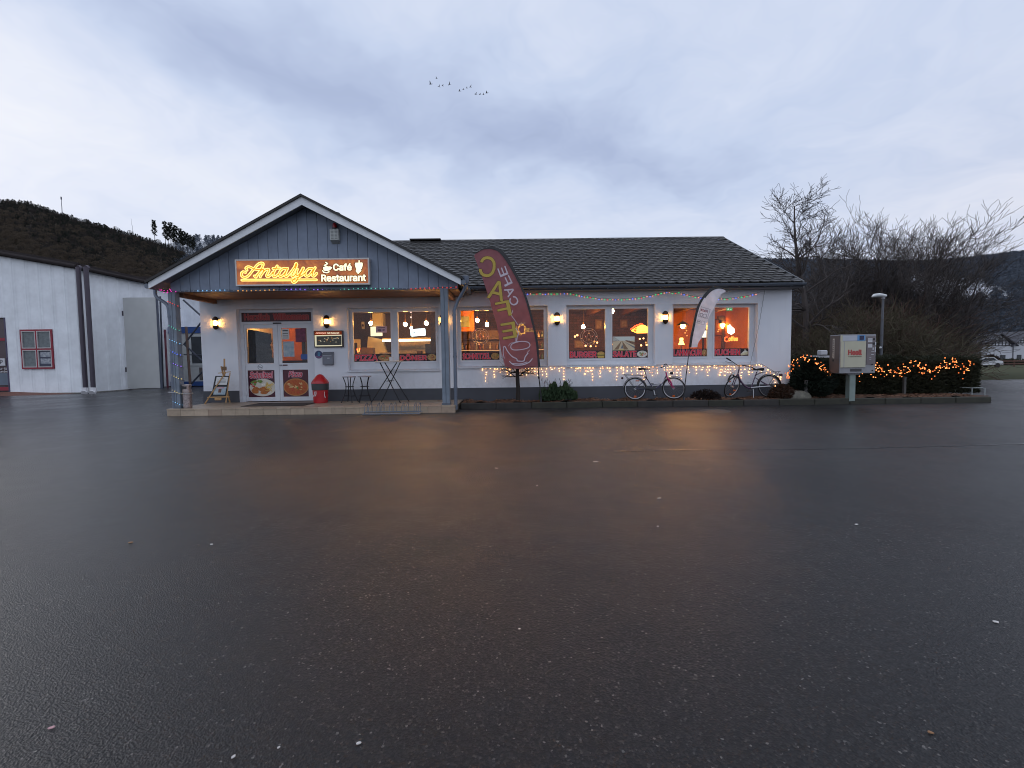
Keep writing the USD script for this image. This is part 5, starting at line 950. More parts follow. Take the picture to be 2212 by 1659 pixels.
put(t, 'crank', MB().tube([(.0, -.07, .28), (.03, -.085, .13)], .012, 6).tube([(.02, .06, .31), (.0, .085, .46)], .012, 6), CHROME, local=True); put(t, 'pedal', MB().box(-.02, .08, -.15, -.08, .112, .135, bev=.005), TYRE, local=True); put(t, 'pedal', MB().box(-.05, .05, .08, .15, .455, .478, bev=.005), TYRE, local=True)
put(t, 'headlight', MB().lathe([(.001, -.045), (.03, -.04), (.042, .03), (.001, .035)], (.545, 0, .765), 12, 'x'), BLACK, smooth=50, local=True); put(t, 'rear_light', MB().ball((-.885, 0, .64), .035, 1), M('rear_light_dark', (.04, .01, .015), .3, var=0), local=True)
put(t, 'spoke_reflector', MB().box(-.50, -.40, -.02, .0, .54, .57, bev=.006), REFL, local=True)
# second bicycle: faces left, front wheel turned
t = thing('bicycle', 'dark purple bicycle facing left at the right end of the wall, front wheel turned', 'bicycle', (at(1624, 840, 13.08)[0], 13.08, .165), rotz=math.pi, tilt=math.radians(3)); PUR = M('frame_dark_plum', (.045, .018, .055), .28, var=.15, coat=.6); r = .335
wheel(t, (-.52, 0, r), r); wheel(t, (.57, 0, r), r, .62, axis=(-.62, 0, .78))
bb = np.array([.02, 0, .29]); st = np.array([-.10, 0, .60]); hd = np.array([.40, 0, .70])
put(t, 'frame', MB().tube(spline([hd, (.33, 0, .52), (.20, 0, .36), (.08, 0, .29), bb], 5), .027, 9).tube([bb, st, (-.16, 0, .76)], .017, 8).tube([bb, (-.52, .05, r)], .010, 6).tube([bb, (-.52, -.05, r)], .010, 6).tube([st, (-.52, .05, r)], .009, 6).tube([st, (-.52, -.05, r)], .009, 6), PUR, smooth=50, local=True)
put(t, 'fork', MB().tube([(.36, 0, .86), hd, (.44, 0, .66)], .021, 8).tube([(.44, 0, .66), (.47, -.05, .58), (.57, -.055, r)], .013, 6).tube([(.44, 0, .66), (.47, .05, .58), (.57, .055, r)], .013, 6), PUR, smooth=50, local=True)
put(t, 'handlebar', MB().tube(spline([(.05, .30, .84), (.20, .27, .91), (.33, .10, .96), (.36, 0, .95), (.40, -.10, 1.0), (.47, -.22, 1.10), (.56, -.27, 1.17)], 5), .012, 7).tube([(.36, 0, .84), (.36, 0, .95)], .016, 7), BLACK, smooth=50, local=True)
put(t, 'grip', MB().tube([(.02, .31, .82), (.14, .29, .885)], .018, 8), TYRE, local=True); put(t, 'grip', MB().tube([(.49, -.23, 1.115), (.60, -.28, 1.20)], .020, 8), TYRE, local=True)
put(t, 'brake_lever', MB().tube([(.46, -.2, 1.06), (.52, -.26, 1.06), (.62, -.30, 1.09)], .007, 5).tube([(.20, .24, .88), (.25, .30, .82), (.20, .34, .80)], .007, 5), BLACK, local=True)
put(t, 'saddle', MB().tube(spline([(-.34, 0, .83), (-.26, 0, .84), (-.14, 0, .82), (.0, 0, .82)], 4), np.linspace(.085, .024, 13), 10).xf(np.diag([1, 1, .55, 1])@trimesh.transformations.translation_matrix((0, 0, .685))), TYRE, smooth=60, local=True)
put(t, 'seat_post', MB().tube([(-.16, 0, .74), (-.195, 0, .83)], .013, 7), CHROME, local=True)
put(t, 'mudguard', guard((-.52, 0, r), r+.025, -.1, 3.0, .034), BLACK, smooth=50, local=True); put(t, 'mudguard', guard((.57, 0, r), r+.022, .5, 2.4, turn=.78), BLACK, smooth=50, local=True)
c_ = MB()
for y in (-.06, .06): c_.tube([(-.82, y, .76), (-.30, y, .75), (-.12, y*.5, .66)], .008, 5).tube([(-.78, y, .76), (-.52, y*.9, r)], .006, 5)
for x in (-.80, -.60, -.42): c_.tube([(x, -.06, .755), (x, .06, .755)], .006, 5)
put(t, 'carrier', c_, BLACK, local=True); put(t, 'headlight', MB().box(.50, .58, -.05, .05, .68, .76, bev=.015), M('lamp_silver', (.5, .5, .5), .25, metal=.7, var=0), local=True); put(t, 'rear_light', MB().box(-.90, -.84, -.05, .05, .62, .70, bev=.01), M('rear_light_dark', (.04, .01, .015), .3, var=0), local=True)
put(t, 'chain_guard', MB().tube([(.05, .055, .30), (-.3, .055, .325), (-.50, .055, .335)], .018, 7), CHROME, local=True); put(t, 'lower_bar', MB().tube([(.12, 0, .46), (-.02, 0, .45), (-.09, 0, .48)], .012, 6), CHROME, local=True)
put(t, 'crank', MB().tube([(.02, .08, .29), (.12, .10, .20)], .012, 6), BLACK, local=True); put(t, 'pedal', MB().box(.08, .18, .10, .18, .18, .205, bev=.005), BLACK, local=True); put(t, 'kickstand', MB().tube([(-.02, .05, .26), (.0, .10, .14), (.03, .16, .0)], .011, 6), CHROME, local=True)
put(t, 'spoke_reflector', MB().box(.64, .72, .04, .07, .47, .51, bev=.006), REFL, local=True); put(t, 'spoke_reflector', MB().box(.42, .50, -.10, -.07, .20, .24, bev=.006), REFL, local=True)

# ---------------------------------------------------------------- on the porch slab
def px_box(u0, u1, v0, v1, Y): return at(u0, (v0+v1)/2, Y)[0], at(u1, (v0+v1)/2, Y)[0], at((u0+u1)/2, v1, Y)[2], at((u0+u1)/2, v0, Y)[2]
# litter bin, red with a black band and a pointed hood
bx = at(692, 840, 12.95); bz = SZ
tb = thing('litter_bin', 'red round litter bin with black band and pointed red hood beside the door', 'bin', (bx[0], 12.95, SZ)); RED = M('bin_red', (.40, .012, .018), .35, var=.12, scale=5, coat=.3); GB = M('bin_grey_black', (.035, .036, .038), .5, var=.3)
put(tb, 'bin_body', MB().lathe([(.001, .0), (.185, .0), (.195, .02), (.215, .38), (.20, .38)], (bx[0], 12.95, SZ), 26), RED, smooth=40)
put(tb, 'band', MB().lathe([(.212, .375), (.232, .385), (.238, .56), (.225, .58), (.1, .58)], (bx[0], 12.95, SZ), 26), GB, smooth=40)
put(tb, 'hood', MB().lathe([(.243, .565), (.243, .59), (.21, .65), (.10, .79), (.05, .825), (.001, .84)], (bx[0], 12.95, SZ), 26), RED, smooth=40)
sw = lambda a0, z0_, pts: MB().tube([(bx[0]+(.203+.03*q)*math.sin(a0+a), 12.95-(.207+.022*q)*math.cos(a0+a), SZ+z0_+z) for a, z, q in pts], .012, 6)
put(tb, 'white_swirl', sw(-.45, .30, [(-.3, -.06, 0), (-.18, -.11, 0), (-.02, -.05, 0), (.02, .04, .3)]), wh if False else M('bin_white_print', (.68, .62, .62), .4, var=0)); put(tb, 'white_swirl', sw(-.25, .30, [(-.05, -.09, 0), (.06, -.02, 0), (.06, .05, .3)]), M('bin_white_print', (.68, .62, .62), .4, var=0)); put(tb, 'white_swirl', sw(.95, .25, [(-.02, .08, 0), (-.03, -.02, 0), (.12, -.10, 0)]), M('bin_white_print', (.68, .62, .62), .4, var=0))
# two stools and the folding high table
STB = M('stool_black_steel', (.012, .012, .015), .4, metal=.4, var=0)
def stool(loc, rz, lb, first=[None]):
    if first[0] is None:
        t = first[0] = thing('bar_stool', lb, 'stool', loc, rz, 'black bar stools under the window lettered PIZZA')
        for a in (0.4, 1.97, 3.54, 5.11):
            p = [(.17*math.cos(a), .17*math.sin(a), .74), (.10*math.cos(a), .10*math.sin(a), .50), (.13*math.cos(a), .13*math.sin(a), .28), (.24*math.cos(a), .24*math.sin(a), .0)]
            put(t, 'leg', MB().tube(spline(p, 5), .013, 7), STB, smooth=50, local=True)
        put(t, 'seat', MB().lathe([(.001, .735), (.185, .735), (.195, .75), (.19, .765), (.001, .775)], n=24), M('stool_seat_pale', (.30, .30, .34), .35, var=.1), smooth=40, local=True)
        a = np.linspace(0, 2*math.pi, 25)[:-1]; put(t, 'foot_ring', MB().tube([(.12*math.cos(x), .12*math.sin(x), .46) for x in a], .009, 6, closed=True), STB, local=True); put(t, 'lower_ring', MB().tube([(.17*math.cos(x), .17*math.sin(x), .19) for x in a], .007, 6, closed=True), STB, local=True)
    else: copy(first[0], loc, rz, lb)
s1, s2 = at(755, 840, 12.95), at(787, 840, 12.95); stool((s1[0], 12.95, SZ), .2, 'black bar stool next to the red bin'); stool((s2[0], 13.0, SZ), .75, 'black bar stool beside the folding high table')
tx = at(841, 800, 12.75)[0]; tz = at(841, 781, 12.75)[2]
tt = thing('high_table', 'folding high table with crossed black legs and a pale round top', 'table', (tx, 12.75, SZ))
put(tt, 'table_top', MB().lathe([(.001, -.02), (.37, -.02), (.385, -.01), (.385, .01), (.37, .018), (.001, .018)], (tx, 12.75, tz), 36), M('table_top_pale', (.52, .48, .46), .35, var=.06), smooth=40)
for (a, b, y0, y1) in ((-.33, .35, -.16, -.22), (-.20, .50, .12, .20)):
    put(tt, 'leg', MB().tube([(tx+a*.72, 12.75+y0*.5, tz-.025), (tx+b, 12.75+y1, SZ)], .014, 7), STB); put(tt, 'leg', MB().tube([(tx-a*.72 if y0 < 0 else tx+.30, 12.75+y0*.5+.03, tz-.025), (tx-(.50 if y0 < 0 else .32), 12.75+y1+.03, SZ)], .014, 7), STB)
put(tt, 'brace', MB().tube([(tx-.06, 12.66, SZ+.62), (tx+.10, 12.86, SZ+.64)], .01, 6), STB)
put(tt, 'menu_holder', MB().box(tx+.02, tx+.13, 12.70, 12.74, tz+.019, tz+.13, bev=.004), M('holder_white', (.55, .55, .56), .4, var=0))
# easel with two notices
ex = at(474, 830, 13.02)[0]; te = thing('easel', 'wooden easel holding a black board with two notices left of the door', 'easel', (ex, 13.02, SZ)); EW = M('easel_wood', (.46, .27, .11), .55, var=.15, scale=8)
def e_(u, v, Y=13.0): return at(u, v, Y)
put(te, 'leg', MB().bar(e_(487, 805), e_(446.5, 872)*[1, 0, 1]+[0, 12.92, 0], .035, .025), EW); put(te, 'leg', MB().bar(e_(497, 805), e_(491.5, 870)*[1, 0, 1]+[0, 12.92, 0], .035, .025), EW)
put(te, 'leg', MB().bar((ex+.05, 13.06, SZ+1.1), (ex+.04, 13.40, SZ), .03, .025), EW)
put(te, 'mast', MB().bar(e_(485, 838, 13.03), e_(484.5, 775, 13.06), .05, .02), EW); put(te, 'top_bar', MB().bar(e_(472, 806, 13.01), e_(498, 803, 13.01), .03, .02), EW)
put(te, 'slider', MB().box(e_(479, 795)[0], e_(489, 795)[0], 12.99, 13.02, e_(484, 800)[2], e_(484, 792)[2], bev=.005), M('easel_dark', (.16, .09, .04), .5, var=0))
put(te, 'ledge', MB().bar(e_(449, 858.5, 12.93), e_(495, 857, 12.93), .05, .03), EW); put(te, 'ledge_knob', MB().box(e_(464, 862, 12.9)[0], e_(478, 862, 12.9)[0], 12.88, 12.92, e_(470, 864)[2], e_(470, 859)[2], bev=.01), EW)
lean = lambda s: 12.945+.05*s
BDP = [at(456, 856, lean(0)), at(488, 856, lean(0)), at(497, 812, lean(1)), at(465, 812, lean(1))]
def brd(u0, v0, u1, v1, d):                     # a patch of the leaning board in its own s,t
    P = []
    for s, t_ in ((u0, v0), (u1, v0), (u1, v1), (u0, v1)): P.append((BDP[0]*(1-s)+BDP[1]*s)*(1-t_)+(BDP[3]*(1-s)+BDP[2]*s)*t_)
    P = np.array(P); n = np.cross(P[1]-P[0], P[3]-P[0]); n /= np.linalg.norm(n); n = n if n[1] < 0 else -n
    return MB().add(np.vstack([P+n*d, P+n*(d-.004)]), [(0, 1, 2, 3), (7, 6, 5, 4), (0, 4, 5, 1), (1, 5, 6, 2), (2, 6, 7, 3), (3, 7, 4, 0)])
put(te, 'black_board', brd(0, 0, 1, 1, 0), BLACK); put(te, 'notice', brd(.12, .56, .90, .95, .005), PAPER[0], label='upper white notice'); put(te, 'notice', brd(.12, .08, .92, .46, .005), PAPER[1], label='lower notice with a picture')
for k in range(4): put(te, 'printed_line', brd(.22 if k else .35, .86-.07*k, .80 if k else .66, .875-.07*k, .0065), BLACK)
put(te, 'printed_heading', brd(.3, .40, .78, .425, .0065), REDTXT); put(te, 'printed_blot', brd(.42, .18, .62, .36, .0065), M('blot_brown', (.16, .07, .05), .5, var=.4, scale=30))
# steel ash bin strapped to the left post
ax = at(404, 850, 11.93)[0]; ab = thing('ash_bin', 'steel cylinder ash bin strapped to the left porch post', 'ash bin', (ax, 11.93, SZ)); STL = M('scratched_steel', (.32, .27, .26), .28, metal=.85, var=.3, scale=14)
put(ab, 'cylinder', MB().lathe([(.001, 0), (.10, 0), (.105, .02), (.105, .50), (.098, .50)], (ax, 11.93, SZ), 22), STL, smooth=40); put(ab, 'hood', MB().lathe([(.085, .50), (.085, .59), (.112, .59), (.112, .63), (.001, .64)], (ax, 11.93, SZ), 22), STL, smooth=40)
put(ab, 'opening', MB().box(ax-.05, ax+.05, 11.832, 11.85, SZ+.515, SZ+.575), BLACK)
put(ab, 'strap', MB().tube([(ax-.41, 11.80, SZ+.435), (ax-.2, 11.795, SZ+.415), (ax+.03, 11.815, SZ+.395), (ax+.11, 11.86, SZ+.39), (ax+.112, 12.0, SZ+.39), (ax-.2, 12.06, SZ+.41), (ax-.41, 11.95, SZ+.435), (ax-.41, 11.80, SZ+.435)], .008, 6), M('strap_grey', (.42, .42, .42), .4, var=0))
# door mat
m0, m1 = gz(498, 879, SZ)[0], gz(676, 872, SZ)[0]
single('door_mat', MB().box(m0+.25, m1+.02, 12.05, 12.95, SZ+.002, SZ+.014, bev=.004), M('mat_dark', (.03, .022, .02), .9, var=.3, scale=30), 'dark door mat on the porch slab in front of the double door', 'door mat')
# bike rack at the foot of the slab
rk = thing('bike_rack', 'low galvanised bicycle rack at the foot of the porch slab', 'bike rack', (gz(848, 897)[0], 11.35, 0)); GAL = M('galvanised', (.15, .175, .21), .4, metal=.5, var=.15, scale=8)
ra, rb = at(787, 893, 11.38)[0], at(910, 893, 11.38)[0]
for y, z in ((11.25, .035), (11.52, .06)): put(rk, 'rail', MB().tube([(ra, y, z), (rb, y, z)], .018, 8), GAL)
for s in range(5):
    xc = ra+.10+(rb-ra-.20)*s/4
    for d in (-.055, .055):
        x = xc+d; put(rk, 'hoop', MB().tube(spline([(x, 11.25, .035), (x, 11.26, .18), (x, 11.31, .235), (x, 11.46, .30), (x, 11.52, .26), (x, 11.52, .06)], 4), .009, 6), GAL)
for x in (ra+.01, rb-.01): put(rk, 'end_bar', MB().tube([(x, 11.23, .03), (x, 11.54, .06)], .014, 6), GAL)
q = gz(1545, 888); mh_ = thing('manhole_cover', 'round metal cover in the asphalt before the kerb', 'manhole cover', (q[0], q[1], 0)); put(mh_, 'lid', MB().lathe([(.001, .006), (.30, .006), (.31, .001)], (q[0], q[1], 0), 28), M('cover_iron', (.06, .055, .05), .5, metal=.3, var=.3, scale=20)); put(mh_, 'rim', MB().lathe([(.325, .001), (.33, .008), (.36, .008), (.365, .001)], (q[0], q[1], 0), 28), M('rim_concrete', (.12, .11, .10), .7, var=.2))

# ---------------------------------------------------------------- plants on the bed
def leaf_tris(n, fn, size, rr, flat=.5):
    V = np.empty((n*3, 3)); 
    for k in range(n):
        c, ax = fn(rr); a = rr.uniform(0, 6.283); d = np.array(ax, float)+np.array([rr.uniform(-flat, flat) for _ in range(3)]); d /= np.linalg.norm(d)+1e-9
        s = np.cross(d, (math.cos(a), math.sin(a), .3)); s /= np.linalg.norm(s)+1e-9; L_ = size*rr.uniform(.6, 1.4); w_ = L_*.32
        V[3*k], V[3*k+1], V[3*k+2] = c-s*w_, c+s*w_, c+d*L_
    return V, np.arange(n*3).reshape(-1, 3)
def leaf_mat(name, c1, c2, rough=.7):
    N = {'g': ('geometry', {}), 'r': ('rgb_ramp', {'ramp': [(0, c1), (1, c2)]}), 'd': ('principled_bsdf', {'roughness': rough, 'specular_ior_level': .3}), 't': ('translucent_bsdf', {}), 'm': ('mix_closure', {'fac': .25})}
    return usdkit.material(stage, '/World/Looks/'+name, N, [('g.random_per_island', 'r.fac'), ('r.color', 'd.base_color'), ('r.color', 't.color'), ('d.BSDF', 'm.closure1'), ('t.BSDF', 'm.closure2')], surface='m.closure')
LAV = leaf_mat('lavender_leaf', (.05, .085, .04), (.13, .19, .09)); YEW = leaf_mat('conifer_leaf', (.014, .022, .015), (.050, .062, .036)); HEDGE = leaf_mat('hedge_leaf', (.030, .032, .018), (.11, .105, .055)); DRY = leaf_mat('dry_leaf', (.045, .022, .012), (.16, .085, .04)); DEADM = leaf_mat('dark_dry_leaf', (.02, .012, .010), (.06, .035, .028))
BARK = M('dark_bark', (.026, .020, .017), .9, var=.3, scale=12); BARKG = M('grey_bark', (.05, .043, .038), .9, var=.3, scale=8)
rr = random.Random(4)
lx0, lx1 = at(1166, 850, 12.95)[0], at(1245, 850, 12.95)[0]
t = thing('lavender_bush', 'low green grey bush at the wall base right of the tall banner', 'bush', ((lx0+lx1)/2, 12.98, .17))
def lav(rr):
    x = rr.uniform(lx0, lx1); e = 1-((x-(lx0+lx1)/2)/((lx1-lx0)/2))**2; h = (.10+(.30+.10*math.sin(x*17)+.05*math.sin(x*41))*max(e, 0)**.4)*rr.random()**.6; return np.array([x, 12.95+rr.uniform(-.24, .24), .17+h]), (rr.uniform(-.3, .3), rr.uniform(-.3, .2), 1)
put(t, 'leaves', MB().add(*leaf_tris(5200, lav, .075, rr, .35)), LAV)
m = MB()
for k in range(26):
    x = rr.uniform(lx0+.05, lx1-.1); y = 12.95+rr.uniform(-.15, .15); h = rr.uniform(.44, .62); m.tube([(x, y, .3), (x+rr.uniform(-.04, .04), y, .17+h)], .0025, 3).tube([(x, y, .17+h-.02), (x+.01, y, .17+h+.05)], [.008, .004], 4)
put(t, 'flower_stalks', m, DEADM)
def low_bush(name, lb, u, v, Y, w, h, n, mat, size=.06):
    c = at(u, v, Y); c[2] = .16; rr = random.Random(int(u)); t = thing(name, lb, 'bush', c)
    def fn(rr):
        a, q = rr.uniform(0, 6.28), rr.random()**.5; x, y = q*w*math.cos(a), q*w*.6*math.sin(a); return c+[x, y, h*rr.random()*math.sqrt(max(0, 1-q*q))+.01], (x*2, y*2, .6)
    put(t, 'leaves', MB().add(*leaf_tris(n, fn, size, rr, .7)), mat); m = MB()
    for k in range(9): a = rr.uniform(0, 6.28); m.tube([c, c+[w*.5*math.cos(a), w*.3*math.sin(a), h*.8]], .005, 4)
    put(t, 'stems', m, BARK)
low_bush('withered_plant', 'low dark withered plant between the two bicycles', 1525, 860, 13.0, .42, .26, 1100, DEADM)
low_bush('dry_plant', 'dry brown plant under the rear wheel of the second bicycle', 1688, 850, 12.85, .36, .40, 1100, DRY, .07)
low_bush('dry_tuft', 'small brown dry tuft at the bed corner beside the hedge', 1712, 852, 12.95, .3, .22, 500, DRY, .06)
# small espalier tree behind the tall banner
def branch(m, p, d, L_, r, depth, rr, spread=.6, up=.15, ns=3, taper=.6, nmin=2, nmax=3, minr=.002, sides=5, tips=None):
    pts, rs = [p], [r]; q = p.copy(); dd = d.copy()
    for i in range(ns):
        dd = dd+np.array([rr.gauss(0, .19), rr.gauss(0, .19), rr.gauss(0, .16)+up*.3]); dd /= np.linalg.norm(dd); q = q+dd*L_/ns; pts.append(q); rs.append(max(minr, r+(r*taper-r)*(i+1)/ns))
    m.tube(pts, rs, sides if r > .02 else 3)
    if depth == 0:
        if tips is not None: tips.append(q)
        return
    for k in range(rr.randint(nmin, nmax)):
        i = rr.randint(1, ns); b = pts[i]; a = np.cross(dd, (rr.gauss(0, 1), rr.gauss(0, 1), rr.gauss(0, 1))); a /= np.linalg.norm(a)+1e-9
        s = rr.uniform(.5, 1)*spread; nd = dd*math.cos(s)+a*math.sin(s)+np.array([0, 0, up]); nd /= np.linalg.norm(nd)
        branch(m, b, nd, L_*rr.uniform(.55, .82), max(minr, rs[i]*rr.uniform(.5, .72)), depth-1, rr, spread, up, ns, taper, nmin, nmax, minr, sides, tips)
    branch(m, q, dd, L_*.75, max(minr, rs[-1]), depth-1, rr, spread, up, ns, taper, nmin, nmax, minr, sides, tips)
rr = random.Random(12); p0 = np.array([at(1119, 866, 12.98)[0], 12.98, .15])
t = thing('espalier_tree', 'small bare trained tree against the wall behind the tall banner', 'tree', p0)
put(t, 'trunk', MB().tube([p0, p0+[.01, 0, .35], p0+[-.01, .02, .75], p0+[.0, .02, 1.1]], [.068, .06, .055, .04], 9), BARK, smooth=50)
m = MB()
for z in (.72, .86, .98, 1.1):
    for s in (-1, 1):
        for k in range(2): branch(m, p0+[0, .01, z+rr.uniform(-.04, .04)], np.array([s*1., rr.uniform(-.4, .2), rr.uniform(-.05, .25)]), rr.uniform(.20, .3), .018, 2, rr, .7, .12, 3, .6, 2, 3, .003)
put(t, 'crown', m, BARK)

# ---------------------------------------------------------------- hedge, conifer, lights on them
rr = random.Random(31)
hx0, hx1 = at(1790, 800, 14.0)[0], 14.45
hg = thing('clipped_hedge', 'long dark clipped hedge with warm lights behind the vending machine', 'hedge', ((hx0+hx1)/2, 14.3, .15))
def hf(rr):
    x = rr.uniform(hx0-1.6, hx1); top = 1.27+.05*math.sin(x*2.3)+.04*math.sin(x*7); f = rr.random()
    e = min(1, (hx1-x)/.35)
    if f < .62: y, z, ax = 13.72+rr.random()**2*.35-.08*math.sin(x*5), rr.uniform(.18, top), (0, -1, .4)
    elif f < .9: y, z, ax = rr.uniform(13.75, 14.9), top-rr.random()**2*.22, (0, -.2, 1)
    else: x = hx1-rr.random()**2*.3; y, z, ax = rr.uniform(13.7, 15.0), rr.uniform(.2, top), (1, -.3, .3)
    if e < 1: z = z if z < top*(.75+.25*e) else z*.92
    return np.array([x+rr.uniform(-.04, .04), y, z]), ax
put(hg, 'leaves', MB().add(*leaf_tris(26000, hf, .075, rr, .8)), HEDGE)
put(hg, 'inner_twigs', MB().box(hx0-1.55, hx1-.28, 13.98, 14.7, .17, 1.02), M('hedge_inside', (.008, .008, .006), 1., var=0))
put(hg, 'stems', (lambda m: [m.tube([(x, 14.2+rr.uniform(-.3, .2), .1), (x+rr.uniform(-.1, .1), 14.15, .7)], .02, 5) for x in np.arange(hx0, hx1, .33)] and m)(MB()), BARK)
cxn, cyn = at(1752, 830, 13.15)[0], 13.15
cf = thing('round_conifer', 'dark bushy conifer at the right corner of the white wall, ringed with lights', 'conifer', (cxn, cyn, .15))
def cfn(rr):
    z = rr.random()**.8*1.10; w = .66*(1-(z/1.2)**2.6)*(.72+.28*min(1, z/.25)); a = rr.uniform(0, 6.28); q = rr.random()**.35
    w *= 1+.14*math.sin(3*a+z*6); return np.array([cxn+w*q*math.cos(a), cyn+w*.75*q*math.sin(a), .2+z]), (math.cos(a), math.sin(a), .5)
put(cf, 'crown', MB().add(*leaf_tris(9000, cfn, .085, rr, .6)), YEW); put(cf, 'trunk', MB().cyl((cxn-.08, cyn, .1), (cxn-.04, cyn, .8), .055, .04, 8), BARK)
t = thing('hedge_lights', 'tangled string of warm lights over the conifer and the hedge', 'string lights', (12.3, 13.7, 1.1))
ctl = [(1700, 815), (1703, 800), (1712, 786), (1730, 774), (1745, 771), (1762, 777), (1775, 788), (1790, 800), (1797, 812)]
P = []
for u, v in spline(ctl, 7):
    for k in range(2):
        if rr.random() < .66: P.append(at(u+rr.uniform(-5, 5), v+rr.uniform(-5, 12), cyn-.50*(1-abs(u-1750)/90)-.05))
path = [(1880, 803), (1893, 792), (1906, 797), (1920, 799), (1938, 806), (1952, 800), (1966, 790), (1982, 786), (1992, 797), (2005, 806), (2020, 799), (2035, 789), (2048, 787), (2060, 780), (2074, 788), (2087, 800), (2100, 782)]
for u, v in spline(path, 6):
    for k in range(2):
        if rr.random() < .8: P.append(at(u+rr.uniform(-7, 7), v+rr.gauss(0, 6)+(12*rr.random()**2 if rr.random() < .3 else 0), 13.60))
for u, v in ((1832+rr.uniform(-20, 70), rr.uniform(807, 826)) for _ in range(12)): P.append(at(max(u, 1842), v, 13.6))
put(t, 'cable', MB().tube([at(u, v+2, cyn-.5) for u, v in ctl[1:-1]], .005, 4).tube([at(u, v+2, 13.62) for u, v in spline(path, 3)], .005, 4), WIRE)
WARMH = [glow('hedge_led_a', (1, .30, .09), 3.2), glow('hedge_led_b', (1, .27, .07), 2.2), glow('hedge_led_c', (1, .22, .05), 1.2)]
bulbs(t, P, [rr.choice(WARMH) for _ in P], .0145)
q = gz(1755, 864, .16); rk_ = trimesh.creation.icosphere(subdivisions=3, radius=1); V = rk_.vertices*[.40, .26, .23]; V = V*(1+.35*(meshkit.fbm(V*4+5, 3)-.5))[:, None]
single('boulder', MB().add(V+[q[0], 12.88, .16], rk_.faces), M('boulder_grey', (.13, .125, .10), .85, var=.4, scale=9, bump=.01, bscale=30), 'rounded grey boulder at the foot of the conifer', 'boulder', smooth=True)
for u, v0, v1, Y, lb in ((1954, 815, 852, 13.62, 'thin grey post in front of the hedge'), (1741, 822, 858, 12.78, 'short wooden stake below the conifer')):
    a, b = at(u, v0, Y), at(u, v1, Y); b[2] = .15; t = thing('garden_post', lb, 'post', b); put(t, 'shaft', MB().box(a[0]-.035, a[0]+.035, Y-.035, Y+.035, .10, a[2], bev=.006), M('post_weathered', (.07, .066, .062), .8, var=.25, scale=10)); put(t, 'cap', MB().box(a[0]-.04, a[0]+.04, Y-.04, Y+.04, a[2]+.001, a[2]+.012), M('post_weathered', (.07, .066, .062), .8, var=.25, scale=10))
a, b = at(2100, 838, 13.4), at(2127, 855, 13.4)
single('wire_frame', MB().tube([(a[0], 13.4, .0), (a[0], 13.4, a[2]), (b[0]-.1, 13.4, a[2]), (b[0], 13.4, a[2]-.02), (b[0], 13.4, .0)], .012, 6).tube([(a[0], 13.9, .0), (a[0], 13.9, a[2]), (a[0], 13.4, a[2])], .012, 6).tube([(b[0]-.05, 13.4, a[2]*.95), (b[0]-.05, 13.9, a[2]), (b[0]-.05, 13.9, 0)], .010, 6), M('pale_wire', (.40, .44, .44), .4, var=0), 'small pale metal hoop frame at the right end of the hedge', 'metal frame')
# ---------------------------------------------------------------- vending machine on its pole
VY = 12.62; p0 = gz(1832, 860, .16); vx = p0[0]
vm = thing('vending_machine', 'old grey vending machine with a cream panel on a square pole', 'vending machine', (vx, VY, .15))
fx0, fx1, fz0, fz1 = px_box(1814.5, 1892, 722.5, 806.5, VY-.22); D_ = .42
GREYM = M('machine_grey', (.27, .27, .285), .4, metal=.4, var=.12, scale=6); BRN = M('machine_side_brown', (.105, .088, .08), .5, var=.15)
put(vm, 'cabinet', MB().box(fx0, fx1, VY-.22, VY+D_-.22, fz0, fz1, bev=.012), GREYM)
put(vm, 'side_panel', MB().box(fx0-.006, fx0-.001, VY-.20, VY+D_-.24, fz0+.02, fz1-.02), BRN)
put(vm, 'side_lettering', MB().poly(sbox(-(D_*.66), fz0+.42, -(D_*.50), fz1-.10), (fx0-.007, VY-.22, 0), (0, -1, 0), (0, 0, 1), .002), M('label_pale', (.5, .48, .42), .6, var=0))
lv = unary_union([affinity.translate(fit(letters(c), -.022, .022, -.022, .022), -D_*.58, fz1-.16-i*.062) for i, c in enumerate('ZIGARETTEN')])
put(vm, 'side_letters', MB().poly(lv, (fx0-.0095, VY-.22, 0), (0, -1, 0), (0, 0, 1), .002), BLACK)
W_, H_ = fx1-fx0, fz1-fz0; FY = VY-.222
CRM = M('machine_cream', (.50, .48, .36), .5, var=.04)
put(vm, 'cream_panel', MB().box(fx0+W_*.005, fx0+W_*.70, FY-.03, FY, fz0+H_*.155, fz0+H_*.825, bev=.006), CRM); put(vm, 'panel_edge', MB().box(fx0+W_*.085, fx0+W_*.10, FY-.033, FY-.0305, fz0+H_*.16, fz0+H_*.82), M('machine_edge_grey', (.33, .33, .36), .5, var=0)); put(vm, 'panel_edge', MB().box(fx0+.001, fx0+W_*.05, FY-.02, FY, fz0+H_*.826, fz1-.02), CRM)
put(vm, 'top_band', MB().box(fx0+W_*.06, fx0+W_*.46, FY-.012, FY, fz0+H_*.84, fz1-.025), M('machine_pale_band', (.44, .46, .52), .4, var=.05))
put(vm, 'blue_display', MB().box(fx0+W_*.46+.002, fx0+W_*.68, FY-.014, FY, fz0+H_*.84, fz1-.02), M('display_blue_rim', (.10, .28, .55), .3, var=0)); put(vm, 'display_glass', MB().box(fx0+W_*.52, fx0+W_*.64, FY-.018, FY-.0145, fz0+H_*.86, fz1-.035), M('display_navy', (.008, .012, .05), .2, var=0))
lr = fit(letters('Heall'), fx0+W_*.205, fx0+W_*.575, fz0+H_*.475, fz0+H_*.605)
